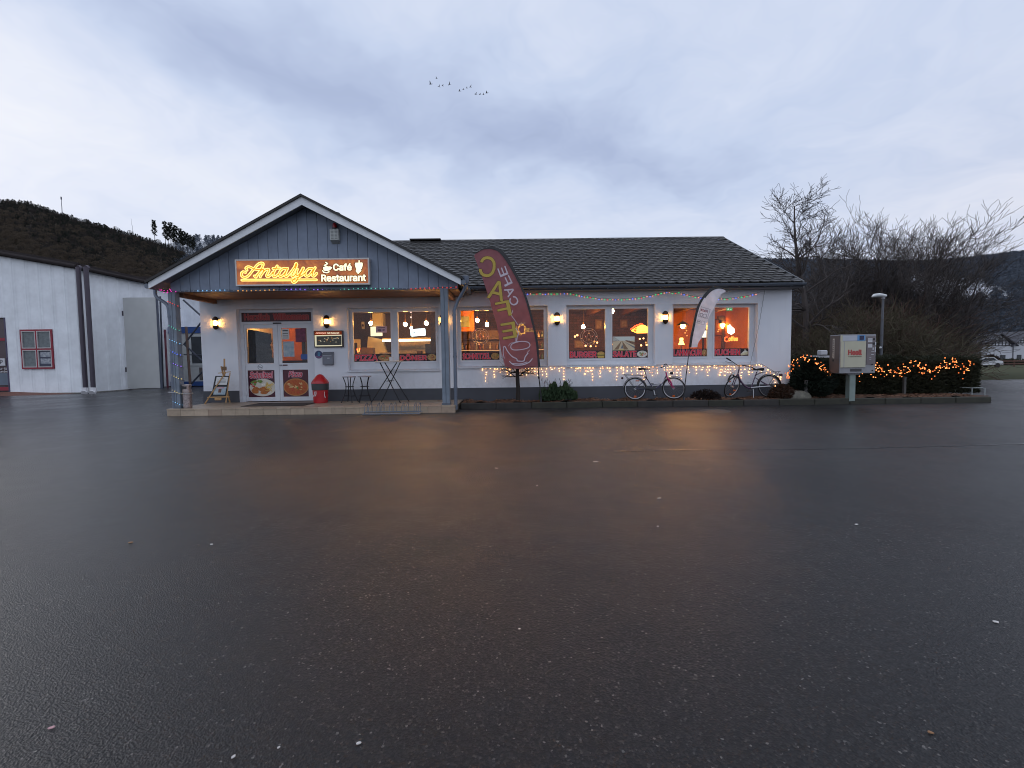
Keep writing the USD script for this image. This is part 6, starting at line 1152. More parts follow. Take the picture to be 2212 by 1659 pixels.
put(vm, 'red_lettering', MB().wall(lr.buffer(.008), FY-.034, .003), M('machine_red', (.42, .07, .06), .5, var=0)); put(vm, 'small_lettering', MB().wall(fit(letters('TABAKWAREN'), fx0+W_*.205, fx0+W_*.575, fz0+H_*.42, fz0+H_*.45), FY-.033, .002), M('machine_ink', (.16, .15, .10), .5, var=0))
put(vm, 'selection_panel', MB().box(fx0+W_*.73, fx1-.03, FY-.010, FY, fz0+H_*.22, fz0+H_*.95), M('selector_brown', (.17, .145, .15), .4, metal=.3, var=.1))
PL = M('machine_label_white', (.52, .52, .54), .4, var=0)
for (a, b, c, d, mt) in ((.76, .88, .86, .90, PL), (.76, .88, .80, .85, PL), (.76, .88, .66, .75, PL), (.90, .95, .85, .90, BLACK), (.89, .95, .73, .79, BLACK), (.955, .985, .72, .80, PL), (.955, .985, .54, .68, PL), (.895, .925, .60, .66, PL), (.86, .94, .545, .56, PL), (.86, .93, .47, .49, PL), (.81, .86, .40, .41, PL), (.81, .86, .345, .355, PL), (.87, .92, .21, .24, BLACK)):
    put(vm, 'button', MB().box(fx0+W_*a, fx0+W_*b, FY-.015, FY-.0105, fz0+H_*c, fz0+H_*d), mt)
put(vm, 'delivery_slot', MB().box(fx0+W_*.30, fx0+W_*.61, FY-.006, FY, fz0+H_*.05, fz0+H_*.12), M('slot_dark', (.05, .05, .055), .5, var=0)); put(vm, 'lock', MB().cyl((fx0+W_*.91, FY-.01, fz0+H_*.07), (fx0+W_*.91, FY, fz0+H_*.07), .018, n=10), BLACK)
put(vm, 'pole', MB().box(vx-.085, vx+.085, VY-.13, VY+.04, .08, fz0-.001, bev=.012), M('pole_pale_green', (.22, .27, .25), .45, metal=.3, var=.15)); put(vm, 'pole_bracket', MB().box(vx-.17, vx+.17, VY-.17, VY+.08, fz0-.03, fz0-.0015), GREYM)

# ---------------------------------------------------------------- street lamp, white rail, parked car, fence, half-timbered house on the right
q = at(1903, 757, 21.); lx = at(1905, 700, 21.)[0]; ltz = at(1906, 640, 21.)[2]
t = thing('street_lamp', 'grey street lamp with a flat white head rising behind the hedge', 'street lamp', (lx, 21, 0)); put(t, 'pole', MB().tube([(lx, 21, -.02), (lx, 21, 1.6), (lx+.02, 21, ltz)], [.075, .07, .045], 10), M('lamp_pole_grey', (.10, .105, .12), .5, metal=.3, var=.1), smooth=50)
h0, h1 = at(1884, 641, 21.), at(1912, 640, 21.); put(t, 'lamp_head', MB().tube([h0, h0+[.12, 0, .05], (h0+h1)/2+[0, 0, .06], h1+[0, 0, .02]], [.03, .09, .10, .07], 10).xf(np.array([[1, 0, 0, 0], [0, 1.6, 0, -21*.6], [0, 0, 1, 0], [0, 0, 0, 1]])), M('lamp_head_white', (.60, .62, .62), .4, var=0), smooth=50)
q = at(1902, 751, 20.85); put(t, 'pole_knob', MB().ball(q, .055, 1), M('lamp_head_white', (.60, .62, .62), .4, var=0)); put(t, 'collar', MB().cyl((lx+.018, 21, ltz-.12), (lx+.02, 21, ltz+.01), .075, n=10), GREYM)
a, b = at(1741, 770.5, 15.4), at(1813, 770, 15.4); t = thing('white_rail', 'white barrier rail with a small box seen above the conifer', 'barrier', ((a[0]+b[0])/2, 15.4, 0)); put(t, 'rail', MB().bar(a, b, .06, .07), PL)
q = at(1776, 770, 15.4); put(t, 'box', MB().box(q[0]-.13, q[0]+.13, 15.3, 15.5, a[2]+.04, a[2]+.22, bev=.03), PL)
for x in (a[0]+.2, b[0]-.2): put(t, 'post', MB().box(x-.03, x+.03, 15.37, 15.43, -.03, a[2]-.04), PL)
CY_ = 62.; c0, c1 = at(2092, 790, CY_), at(2152, 790, CY_); cz = float(HZ(0, CY_)); cx = (c0[0]+c1[0])/2; WHT = M('car_white', (.55, .56, .58), .3, var=.05, coat=.5)
t = thing('parked_car', 'pale car parked beyond the grass, half hidden by the hedge', 'car', (cx, CY_, cz)); k = 2.05
body = Polygon([(-k, .35), (-k, .72), (-k+.15, .85), (-1.15, .92), (-.55, 1.38), (.75, 1.40), (1.35, .98), (k-.1, .88), (k, .70), (k, .35)])
put(t, 'body', MB().poly(body, (cx, CY_+.8, cz), (1, 0, 0), (0, 0, 1), 1.6), WHT)
put(t, 'side_windows', MB().poly(Polygon([(-.98, .94), (-.5, 1.30), (.70, 1.32), (1.15, .96)]), (cx, CY_-.805, cz), (1, 0, 0), (0, 0, 1), .01), M('car_glass', (.02, .025, .03), .1, var=0)); put(t, 'windscreen', MB().bar((cx-1.16, CY_, cz+.95), (cx-.58, CY_, cz+1.36), 1.3, .03), M('car_glass', (.02, .025, .03), .1, var=0))
for x in (-1.3, 1.25):
    for y in (-.74, .74): put(t, 'wheel', MB().lathe([(.001, -.1), (.31, -.1), (.32, 0), (.31, .1), (.001, .1)], (cx+x, CY_+y, cz+.32), 18, 'y'), TYRE)
for y in (-.6, .6): put(t, 'headlight', MB().box(cx-k-.012, cx-k+.05, CY_+y-.16, CY_+y+.16, cz+.62, cz+.76), PL)
FYY = 66.; fz = float(HZ(0, FYY)); fa, fb_ = at(2128, 785, FYY)[0], at(2290, 785, FYY)[0]; t = thing('wooden_fence', 'low brown wooden fence below the half timbered house', 'fence', (fa, FYY, fz)); BF = M('fence_brown', (.10, .045, .03), .8, var=.2)
for z in (.35, .75): put(t, 'rail', MB().box(fa, fb_, FYY-.02, FYY+.02, fz+z, fz+z+.2), BF)
for x in np.arange(fa, fb_, 2.2): put(t, 'post', MB().box(x-.06, x+.06, FYY+.021, FYY+.12, fz, fz+1.05), BF)
HY = 105.; hz0 = float(HZ(0, HY))
def hp(x, y): return at((3020+x/3.455)/1.4755, (780+y/3.455)/1.4755, HY)
TIM = M('dark_timber', (.02, .018, .02), .8, var=.1); PLAS = M('house_plaster', (.46, .47, .50), .8, var=.08); TILES = M('house_roof', (.055, .055, .068), .6, var=.2, scale=1.5)
def timber_house(name, lb, xl, xr, xa, ya, ye, yb, over, wing=None):
    L_, R_, A_, E_ = hp(xl, ye), hp(xr, ye), hp(xa, ya), hp(xl, ye)[2]; t = thing(name, lb, 'house', ((L_[0]+R_[0])/2, HY, hz0)); dep = 9.
    g_ = Polygon([(L_[0], hz0), (R_[0], hz0), (R_[0], E_), (A_[0], A_[2]-.25), (L_[0], E_)]); put(t, 'wall', MB().wall(g_, HY, dep), PLAS)
    sl_ = (A_[2]-E_)/(A_[0]-L_[0])
    for s, ex in ((-1, L_[0]), (1, R_[0])):
        e2 = ex+s*over; z2 = A_[2]-abs(e2-A_[0])*sl_; put(t, 'roof', MB().wall(Polygon([(A_[0], A_[2]-.14), (e2, z2-.14), (e2, z2+.12), (A_[0], A_[2]+.12)]), HY-.5, dep+1), TILES)
    gp_ = Polygon([(L_[0], E_), (R_[0], E_), (A_[0], A_[2]-.25)]); w = R_[0]-L_[0]; rowh = (A_[2]-E_)/5
    for j in range(5): 
        p_ = gp_.intersection(sbox(L_[0], E_+j*rowh, R_[0], E_+j*rowh+.17))
        if p_.area > .01: put(t, 'beam', MB().wall(p_, HY-.06, .055), TIM)
    for i in range(1, 9):
        x = L_[0]+w*i/9; p_ = gp_.intersection(sbox(x-.09, E_, x+.09, A_[2]))
        if p_.area > .01: put(t, 'post', MB().wall(p_, HY-.066, .06), TIM)
    for (a, b, c, d) in ((.33, .45, .28, .60), (.56, .68, .28, .60)): put(t, 'window', MB().box(L_[0]+w*a, L_[0]+w*b, HY-.08, HY-.067, E_+(A_[2]-E_)*c, E_+(A_[2]-E_)*d), M('house_window', (.03, .035, .04), .2, var=0))
    for (a, b) in ((.12, .26), (.62, .78)): f_ = put(t, 'window', MB().box(L_[0]+w*a, L_[0]+w*b, HY-.03, HY-.001, hz0+1.0, hz0+2.1), M('house_window', (.03, .035, .04), .2, var=0)); put(f_, 'frame', MB().box(L_[0]+w*a-.08, L_[0]+w*b+.08, HY-.02, HY-.0005, hz0+.92, hz0+2.18), TIM)
    if wing:
        a, b, top, eav = wing; P_ = hp(a, eav); Q_ = hp(b, eav); put(t, 'wing_wall', MB().box(P_[0], L_[0]-.01, HY+.6, HY+7, hz0, P_[2]), PLAS)
        put(t, 'wing_roof', MB().poly(Polygon([(HY+.2, P_[2]-.05), (HY+4, hp(a, top)[2]), (HY+7.6, P_[2]-.05), (HY+4, hp(a, top)[2]+.25), (HY+.2, P_[2]+.15)]), (P_[0]-.4, 0, 0), (0, 1, 0), (0, 0, 1), L_[0]-P_[0]+2.2), TILES)
        for x0 in (P_[0]+.1, P_[0]+3.2): put(t, 'window', MB().box(x0+.2, x0+2.2, HY+.56, HY+.598, hz0+.8, hz0+2.2), M('house_window', (.03, .035, .04), .2, var=0))
        for q_ in range(4): put(t, 'roof_window', MB().bar((P_[0]+2.0+q_*1.0, HY+1.5, P_[2]+.75), (P_[0]+2.6+q_*1.0, HY+1.5, P_[2]+.75), 1.0, .05), PLAS)
    return t
timber_house('half_timbered_house', 'white half timbered house with dark gable roof at the far right', 372, 715, 575, 975, 1118, 1230, 1.0, (180, 330, 1040, 1125))
timber_house('half_timbered_house', 'second half timbered house cut by the right picture edge', 735, 1050, 890, 955, 1085, 1230, .8)
pa, pb = hp(285, 1245), hp(900, 1235); t = thing('white_fence', 'low white fence in front of the half timbered houses', 'fence', (pa[0], 92, hz0)); 
for z in (.55, .95): put(t, 'rail', MB().box(pa[0]*92/HY, pb[0]*92/HY, 92, 92.06, hz0+z+.15, hz0+z+.25), PL)
for x in np.arange(pa[0]*92/HY, pb[0]*92/HY, 2.4): put(t, 'post', MB().box(x-.05, x+.05, 92.061, 92.15, hz0, hz0+1.3), PL)
rr = random.Random(8)
def far_bush(name, lb, x, y, w, d, h, n, mat, s):
    z = float(HZ(x, y)); t = thing(name, lb, 'bush', (x, y, z))
    def fn(rr): a, q, b = rr.uniform(0, 6.28), rr.random()**.4, rr.random(); return np.array([x+w*q*math.cos(a)*(1-.4*b), y+d*q*math.sin(a), z+h*b*(.75+.25*math.sin(a*3))]), (math.cos(a), math.sin(a), .5)
    put(t, 'leaves', MB().add(*leaf_tris(n, fn, s, rr, .8)), mat); put(t, 'stems', MB().cyl((x, y, z-.1), (x, y, z+h*.5), .1, n=6), BARK)
q = hp(420, 1190); far_bush('garden_bush', 'dark red brown shrub in front of the half timbered house', q[0]*98/HY, 98., 3.6, 1.5, 2.2, 1600, DEADM, .5)
far_bush('garden_hedge', 'dark hedge row below the half timbered house', at(2160, 780, 85.)[0], 85., 9., 1., 1.15, 2200, HEDGE, .4)

# ---------------------------------------------------------------- white warehouse on the left
WH = M('warehouse_white', (.73, .76, .79), .55, var=.10, scale=1.6, per=.03); WHD = M('warehouse_fascia', (.030, .024, .024), .85, spec=.2, var=.3, scale=3); WDP = M('warehouse_pipe', (.055, .045, .060), .4, metal=.3, var=.1); RDF = M('warehouse_red', (.22, .010, .025), .45, var=.1)
FX, FY0 = -20.9, 21.7                                     # the corner
wz = lambda X: 6.09+(FX-.25-X)*.182 if X < FX else 6.05
wh_ = thing('white_warehouse', 'white ribbed metal warehouse with dark roof edge at the left', 'warehouse', (-25, FY0, 0))
front = Polygon([(-36, .08), (FX, .08), (FX, wz(FX)), (-36, wz(-36))])
dr = (-30, at(17, 770, FY0)[0], 0, at(10, 686, FY0)[2])
put(wh_, 'front_wall', MB().wall(front.difference(sbox(dr[0], -1, dr[1], dr[3])), FY0+.03, .2), WH)
put(wh_, 'long_wall', MB().box(FX-.2, FX-.03, FY0+.24, 40, .08, 6.02), WH)
def sheet_profile(w): return [(0, 0), (w*.60, 0), (w*.66, -.024), (w*.78, -.024), (w*.84, 0), (w, 0)]
x = dr[1]-.626*9
while x < FX-.02:
    w = min(.62, FX-x); pr = sheet_profile(w)
    z0_ = dr[3] if (x+w/2 < dr[1] and x+w/2 > dr[0]) else .06
    if x > -27:
        V = []; 
        for px_, d in pr: V += [(x+px_, FY0+d, z0_), (x+px_, FY0+d, wz(x+px_)-.02)]
        f = [(2*i, 2*i+2, 2*i+3, 2*i+1) for i in range(len(pr)-1)]; V = np.array(V); n_ = len(V)
        put(wh_, 'wall_sheet', MB().add(np.vstack([V, V+[0, .015, 0]]), f+[tuple(q+n_ for q in t_[::-1]) for t_ in f]), WH)
    x += w+.006
y = FY0+.02
while y < 34:
    w = .78; pr = sheet_profile(w); V = []
    for p_, d in pr: V += [(FX-d-.012, y+p_, .06), (FX-d-.012, y+p_, 6.0)]
    f = [(2*i, 2*i+2, 2*i+3, 2*i+1) for i in range(len(pr)-1)]; V = np.array(V); n_ = len(V)
    put(wh_, 'wall_sheet', MB().add(np.vstack([V, V-[.015, 0, 0]]), f+[tuple(q+n_ for q in t_[::-1]) for t_ in f]), WH); y += w+.006
put(wh_, 'corner_trim', MB().box(FX-.02, FX+.035, FY0-.035, FY0+.018, .05, 6.02), M('corner_trim', (.40, .43, .44), .5, var=.05))
put(wh_, 'roof_edge', MB().wall(Polygon([(-36, wz(-36)-.02), (FX+.12, wz(FX)-.06), (FX+.12, wz(FX)+.26), (-36, wz(-36)+.30)]), FY0-.16, .14), WHD); put(wh_, 'roof_edge', MB().box(FX+.05, FX+.16, FY0-.01, 40, 5.98, 6.28), WHD)
put(wh_, 'roof_gutter', MB().tube([(-36, FY0-.20, wz(-36)+.12), (FX+.14, FY0-.20, wz(FX)+.06)], .09, 8), WHD); put(wh_, 'roof_gutter', MB().tube([(FX+.24, FY0-.1, 6.06), (FX+.24, 40, 6.06)], .09, 8), WHD)
put(wh_, 'roof', MB().add(np.array([(-36, FY0-.05, wz(-36)+.28), (FX+.1, FY0-.05, wz(FX)+.24), (FX+.1, 40, 6.27), (-36, 40, wz(-36)+.28), (-36, FY0-.05, wz(-36)+.22), (FX+.1, FY0-.05, wz(FX)+.18), (FX+.1, 40, 6.2), (-36, 40, wz(-36)+.22)]), [(0, 1, 2, 3), (7, 6, 5, 4), (0, 4, 5, 1), (1, 5, 6, 2), (2, 6, 7, 3), (3, 7, 4, 0)]), WHD)
for u in (185.5, 202):
    X = at(u, 845, 21.48)[0]; p_ = put(wh_, 'downpipe', MB().tube([(X, 21.98-.5, 6.05), (X, 21.98-.5, .28)], .10, 10), WDP, smooth=50); put(p_, 'pipe_boot', MB().tube([(X, 21.48, .30), (X, 21.46, .12), (X+.02, 21.36, .05)], .135, 8), M('boot_white', (.6, .6, .62), .5, var=0)); put(p_, 'pipe_offset', MB().tube([(X, FY0-.2 if X < FX else 21.6, 6.06), (X, 21.48, 6.03)], .10, 8), WDP)
wx0, wx1, wz0_, wz1_ = px_box(46.5, 115.5, 711.5, 797, FY0-.03); m = MB(); fr_ = sbox(wx0, wz0_, wx1, wz1_); inn = []
for i in range(2):
    for j in range(2): inn.append(sbox(wx0+.07+i*(wx1-wx0-.07)/2, wz0_+.08+j*(wz1_-wz0_-.08)/2, wx0+(i+1)*(wx1-wx0-.07)/2, wz0_+(j+1)*(wz1_-wz0_-.08)/2))
wn = put(wh_, 'window', MB().wall(fr_.difference(unary_union(inn)), FY0-.07, .045), RDF, label='red framed window with four panes')
for k, q_ in enumerate(inn):
    a, b, c, d = q_.bounds; put(wn, 'pane_rim', MB().wall(q_.difference(q_.buffer(-.035, join_style=2)), FY0-.078, .045), M('rim_pale', (.48, .44, .44), .5, var=0)); put(wn, 'pane', MB().box(a+.03, c-.03, FY0-.035, FY0-.026, b+.03, d-.03), M('pane_grey_film', (.12, .14, .145), .35, var=.25, scale=6))
    if k == 2:
        put(wn, 'poster', MB().box(a+.05, c-.05, FY0-.04, FY0-.0355, b+.05, d-.05), M('poster_ink', (.03, .035, .06), .4, var=0)); put(wn, 'poster_photo', MB().box(a+.09, c-.08, FY0-.044, FY0-.0405, b+.17, b+.42), M('photo_grey', (.12, .14, .19), .5, var=.8, scale=9, color2=(.42, .44, .46))); put(wn, 'poster_photo', MB().box(a+.10, c-.09, FY0-.044, FY0-.0405, b+.50, d-.10), M('photo_grey', (.12, .14, .19), .5, var=.8, scale=9, color2=(.42, .44, .46)))
rp_z = .12
dd = put(wh_, 'door', MB().box(dr[0], dr[1]-.06, FY0+.10, FY0+.14, rp_z, dr[3]-.05), M('door_glass_dark', (.03, .015, .018), .15, var=.3, scale=2), label='dark glazed door with red bars at the left picture edge')
put(dd, 'door_frame', MB().box(dr[1]-.059, dr[1]-.002, FY0-.02, FY0+.14, rp_z, dr[3]), M('door_frame_dark', (.04, .03, .07), .4, var=0))
for v, h in ((733, .14), (840, .17)): z_ = at(5, v, FY0)[2]; put(dd, 'red_bar', MB().box(dr[0], dr[1]-.065, FY0+.04, FY0+.099, z_-h/2, z_+h/2), RDF)
z_a, z_b = at(5, 832, FY0)[2], at(5, 806, FY0)[2]; put(dd, 'lower_panel', MB().box(dr[0], dr[1]-.065, FY0+.07, FY0+.098, z_a, z_b), M('panel_slate_blue', (.10, .13, .17), .5, var=.1))
x0, x1, z0, z1_ = px_box(-6, 10.5, 774, 790, FY0+.06); put(dd, 'parking_sign', MB().box(x0, x1, FY0+.06, FY0+.098, z0, z1_), PL); put(dd, 'sign_letter', MB().wall(fit(letters('P'), x0+(x1-x0)*.34, x0+(x1-x0)*.72, z0+.08, z1_-.07), FY0+.056, .003), BLACK)
for v in (796.5, 802.5): z_ = at(5, v, FY0)[2]; put(dd, 'sign_line', MB().wall(fit(letters('nur für' if v < 800 else 'Kunden'), x0-.05, at(14, v, FY0)[0]-.01, z_-.05, z_+.05), FY0+.09, .006), PL)
# paved ramp before that door
RAMP = brick_material('ramp_bricks', (.20, .072, .045), (.15, .06, .04), (.07, .05, .04), 4.5)
single('brick_ramp', MB().add(np.array([(-33, 20.3, .003), (-25.2, 20.3, .003), (-22.3, 20.9, .003), (-21.3, 21.68, .003), (-33, 21.68, .125), (-24.2, 21.68, .125), (-22.4, 21.68, .05)]), [(0, 1, 5, 4), (1, 2, 6, 5), (2, 3, 6, 6)]), RAMP, 'reddish brick ramp in front of the warehouse door', kind='structure')
# open gate leaf, container, steel frame
GYL = 23.9; gx0, gx1, gz0_, gz1_ = px_box(270, 344.5, 642.5, 838.5, GYL); t = thing('gate_leaf', 'tall plain grey steel gate leaf standing open beside the warehouse', 'gate', (gx0, GYL, 0)); GL = M('gate_leaf_grey', (.47, .48, .47), .55, var=.06, scale=2)
put(t, 'sheet', MB().box(gx0, gx1-.07, GYL, GYL+.05, gz0_, gz1_, bev=.008), GL); put(t, 'edge_rail', MB().box(gx1-.069, gx1, GYL-.02, GYL+.07, gz0_-.05, gz1_), M('edge_dark', (.06, .07, .10), .5, var=0)); put(t, 'hinge', MB().cyl((gx0-.05, GYL+.03, 1.0), (gx0-.05, GYL+.03, 1.25), .04), WDP); put(t, 'hinge', MB().cyl((gx0-.05, GYL+.03, 4.0), (gx0-.05, GYL+.03, 4.25), .04), WDP)
KY = 27.2; BL = M('container_blue', (.022, .065, .22), .5, var=.2, scale=3); kx0, kx1 = at(348, 770, KY)[0], -17.6; kz1 = at(420, 706, KY)[2]
t = thing('office_container', 'blue framed white office container beyond the left porch post', 'container', (kx0, KY, 0)); CWH = M('container_white', (.46, .48, .48), .6, var=.08)
put(t, 'wall_panel', MB().box(kx0+.2, kx1-.2, KY+.06, KY+2.3, .3, kz1-.35), CWH)
put(t, 'top_frame', MB().box(kx0, kx1, KY, KY+2.4, kz1-.38, kz1), BL); put(t, 'bottom_frame', MB().box(kx0, kx1, KY, KY+2.4, .05, .32), BL)
for x in (kx0, kx1-.5): put(t, 'corner_post', MB().box(x, x+.42, KY+.01, KY+.3, .321, kz1-.381), BL)
x0, x1, z0, z1_ = px_box(413, 440, 727, 785, KY); wn = put(t, 'window', MB().box(x0, x1, KY+.03, KY+.058, z0, z1_), M('container_pane', (.025, .03, .035), .15, var=0)); put(wn, 'frame', MB().wall(sbox(x0-.12, z0-.14, x1+.1, z1_+.14).difference(sbox(x0, z0, x1, z1_)), KY+.02, .035), CWH); put(t, 'door_panel', MB().box(x0+.4, x1+.5, KY+.04, KY+.0595, .4, z0-.25), M('container_brown', (.10, .085, .08), .6, var=.2))
t = thing('storage_hall', 'white clad hall behind the blue container', 'hall', (-20, 31, 0)); put(t, 'wall', MB().box(-26, -14, 31, 31.3, 0, 7.2), WH); put(t, 'roof', MB().box(-26.3, -13.7, 30.7, 40, 7.21, 7.4), WHD)
for i in range(19): put(t, 'cladding_rib', MB().box(-24+i*.5, -23.94+i*.5, 30.97, 30.998, .05, 7.15), WH)
t = thing('scaffold_frame', 'dark steel scaffold frame with diagonal braces between warehouse and restaurant', 'scaffold', (-20, 26.3, 0)); SC = M('scaffold_steel', (.05, .055, .075), .5, metal=.4, var=.1); SY_ = 26.4
def sp(u, v, Y=SY_): return at(u, v, Y)
for pts, r_ in (([(396, 648), (434, 682)], .05), ([(434, 697), (397, 745)], .05), ([(398, 744), (440, 782)], .05), ([(440, 800), (405, 838)], .05), ([(397, 766), (440, 767)], .03), ([(280, 616), (280, 850)], .11), ([(284, 630), (312, 642)], .05), ([(262, 631), (281, 631)], .03), ([(284, 617), (332, 622)], .05)):
    put(t, 'tube', MB().tube([sp(*p) for p in pts], r_, 7), SC)
put(t, 'upright', MB().tube([sp(402, 706)*[1, 1, 1], [sp(411, 830)[0], SY_, 0]], .07, 8), M('scaffold_rust', (.12, .075, .06), .6, metal=.2, var=.3)); put(t, 'upright', MB().tube([sp(356, 712), [sp(362, 830)[0], SY_, 0]], .055, 8), M('scaffold_red', (.13, .03, .05), .5, var=.2)); put(t, 'upright', MB().tube([sp(346, 640), [sp(352, 830)[0], SY_, 0]], .045, 8), SC)

# ---------------------------------------------------------------- hills, their woods, the pines, the mast
def interp(pts): 
    a = np.array(sorted(pts)); return lambda u: np.interp(u, a[:, 0], a[:, 1])
def hill(name, prof, Yr, Yf, us, mat, lb, zf=-2., pw=.8, nz=6., seed=0):
    f_ = interp(prof); S = np.linspace(0, 1, 26); V = []
    for u in us:
        ridge = at(u, f_(u), Yr)
        for s in S:
            y = Yf+(Yr-Yf)*s; x = ridge[0]*y/Yr; z = zf+(ridge[2]-zf)*s**pw
            V.append((x, y, z+nz*(meshkit.fbm(np.array([x/60., y/60., seed]), 3)-.5)*math.sin(math.pi*min(s, 1.))))
        for q in (1.25, 1.7): V.append((ridge[0]*q*.95, Yr*q, ridge[2]*(1.0 if q < 1.3 else .2)-(10 if q < 1.3 else 20)))
    m = len(S)+2; n = len(us); F_ = [(i*m+j, (i+1)*m+j, (i+1)*m+j+1, i*m+j+1) for i in range(n-1) for j in range(m-1)]
    V = np.array(V); single(name, MB().add(V, F_), mat, lb, kind='structure', smooth=True)
    def surf(u, s):                                    # a point of the slope
        r_ = at(u, f_(u), Yr); y = Yf+(Yr-Yf)*s; x = r_[0]*y/Yr; z = zf+(r_[2]-zf)*s**pw; return np.array([x, y, z+nz*(float(meshkit.fbm(np.array([x/60., y/60., seed]), 3))-.5)*math.sin(math.pi*s)])
    return surf
LP = [(-900, 395), (-500, 405), (-200, 420), (0, 438), (60, 441), (85, 450), (130, 466), (200, 486), (260, 504), (300, 515), (340, 527), (380, 545), (430, 568), (480, 592), (560, 640), (650, 700), (760, 770)]
SOILH = M('hill_floor', (.060, .048, .032), .95, var=.4, scale=.05, color2=(.10, .08, .055))
sL = hill('left_hill', LP, 620., 270., np.linspace(-900, 760, 84), SOILH, 'dark wooded hill rising behind the warehouse', seed=3, pw=1.0)
FP = [(-300, 560), (300, 530), (430, 521), (470, 522), (560, 545), (700, 590), (900, 600), (1300, 600), (1560, 580), (1650, 573), (1800, 574), (1965, 578), (2046, 575), (2120, 566), (2212, 556), (2500, 530), (2900, 520)]
FIELD = M('frosty_meadow', (.115, .125, .125), .9, var=.4, scale=.012, color2=(.62, .64, .68))
sR = hill('far_hill', FP, 1300., 300., np.linspace(-300, 2900, 110), FIELD, 'far hill with pale frosty meadows and dark woods on the skyline', seed=9, nz=10.)
def tuft_tree(h, w, n, kind, seed):
    rr = random.Random(seed); V = []
    def fn(rr):
        if kind == 'conifer': b = rr.random(); r_ = w*(1-b)*rr.random()**.5; a = rr.uniform(0, 6.28); return np.array([r_*math.cos(a), r_*math.sin(a), h*(.08+.9*b)]), (math.cos(a), math.sin(a), -.3)
        a, b = rr.uniform(0, 6.28), rr.random(); e = math.sqrt(max(0, 1-(2*b-1.)**2)); r_ = w*e*rr.random()**.4; return np.array([r_*math.cos(a), r_*math.sin(a), h*(.15+.82*b)]), (math.cos(a), math.sin(a), 1.)
    v, f = leaf_tris(n, fn, h*(.11 if kind == 'conifer' else .085), rr, .5)
    m = MB().add(v, f); m.tube([(0, 0, -h*.1), (0, 0, h*.9)], [h*.018, h*.006], 4); return m
def instancer(name, protos, pts, idx, scl, lb):
    pi = UsdGeom.PointInstancer.Define(stage, '/World/'+name); tg = []
    for nm, mb_, mt in protos:
        v, f = mb_.get(); usdkit.mesh(stage, f'/World/{name}/{nm}', (v, f), mt); tg.append(Sdf.Path(f'/World/{name}/{nm}'))
    pi.CreatePrototypesRel().SetTargets(tg); pi.CreateProtoIndicesAttr([int(i) for i in idx]); pi.CreatePositionsAttr([Gf.Vec3f(*map(float, p)) for p in pts])
    pi.CreateScalesAttr([Gf.Vec3f(float(s), float(s), float(s)) for s in scl]); a = NR.uniform(0, math.pi, len(pts)); pi.CreateOrientationsAttr([Gf.Quath(float(math.cos(q)), 0, 0, float(math.sin(q))) for q in a])
    return tag(pi.GetPrim(), lb, None, None, 'stuff')
CON = leaf_mat('far_conifer', (.026, .030, .024), (.060, .062, .048), .9); BRO = leaf_mat('far_bare_wood', (.075, .058, .042), (.16, .122, .088), .9); BRD = leaf_mat('far_bare_dark', (.045, .038, .034), (.11, .09, .075), .9); HAZEW = leaf_mat('far_hazed_wood', (.085, .10, .125), (.165, .19, .225), .9)  # the far hill woods have the blue of haze mixed into their colour
pts, idx, scl = [], [], []
for k in range(15000):
    u = NR.uniform(-260, 640); s = NR.random()**.7
    p = sL(u, min(s, .995)); nn = meshkit.noise(np.array([u/90., s*5, 1.]))
    con = s > .50+.5*(nn-.5)+.22*NR.normal(); pts.append(p); idx.append((0 if NR.random() < .55 else 3) if con else (1 if NR.random() < .75 else 2)); scl.append(NR.uniform(.5, .85)*(.85 if con else 1))
instancer('left_hill_forest', [('conifer', tuft_tree(10, 2.4, 150, 'conifer', 1), CON), ('bare_tree', tuft_tree(11, 4.6, 220, 'round', 2), BRO), ('bare_tree_dark', tuft_tree(10, 4.2, 220, 'round', 3), BRD), ('mixed_tree', tuft_tree(9, 3.8, 200, 'round', 4), BRD)], pts, idx, scl, 'dark forest covering the hill behind the warehouse')
pts, idx, scl = [], [], []
for k in range(7000):
    u = NR.uniform(380, 2450) if NR.random() < .3 else NR.uniform(1600, 2450); s = NR.random(); nn = float(meshkit.fbm(np.array([u/130., s*4., 5.]), 2))
    lim = .12 if u < 1950 else .47 if u < 1990 else .47-.32*min(1, (u-1990)/210.)
    if not (s > lim+(nn-.5)*.2 or s < .09+(nn-.5)*.1): continue
    pts.append(sR(u, min(s, .997))); idx.append(0 if NR.random() < .6 else 1); scl.append(NR.uniform(.8, 1.3))
instancer('far_hill_forest', [('conifer', tuft_tree(17, 6.5, 150, 'conifer', 5), HAZEW), ('bare_tree', tuft_tree(16, 8, 180, 'round', 6), HAZEW)], pts, idx, scl, 'dark woods on the far hill with bluish haze in their colour')
# tall pines on the ridge, one by itself and a row
def pine_tree(seed, h=30.):
    rr = random.Random(seed); m = MB().tube([(0, 0, -2), (.2, 0, h*.5), (0, 0, h*.97)], [.42, .3, .08], 6); c = MB()
    def fn(rr): b = rr.random()**.8; w = 3.3*(1-.55*b)*(0.55+.45*math.sin(b*19+seed)); a = rr.uniform(0, 6.28); q = rr.random()**.5; return np.array([w*q*math.cos(a), w*q*math.sin(a), h*(.38+.62*b)]), (math.cos(a), math.sin(a), -.2)
    c.add(*leaf_tris(300, fn, 2.0, rr, .6)); return m, c
proto, ph = {}, {}
PN = [(335, 476, 530), (358, 478, 537), (370, 481, 540), (381, 487, 543), (390, 494, 546), (398, 499, 547), (405, 503, 549), (412, 507, 552), (419, 511, 555), (364, 488, 537), (376, 494, 541), (394, 503, 546)]
PN = sorted(PN); ORD = 'first second third fourth fifth sixth seventh eighth ninth tenth last'.split()
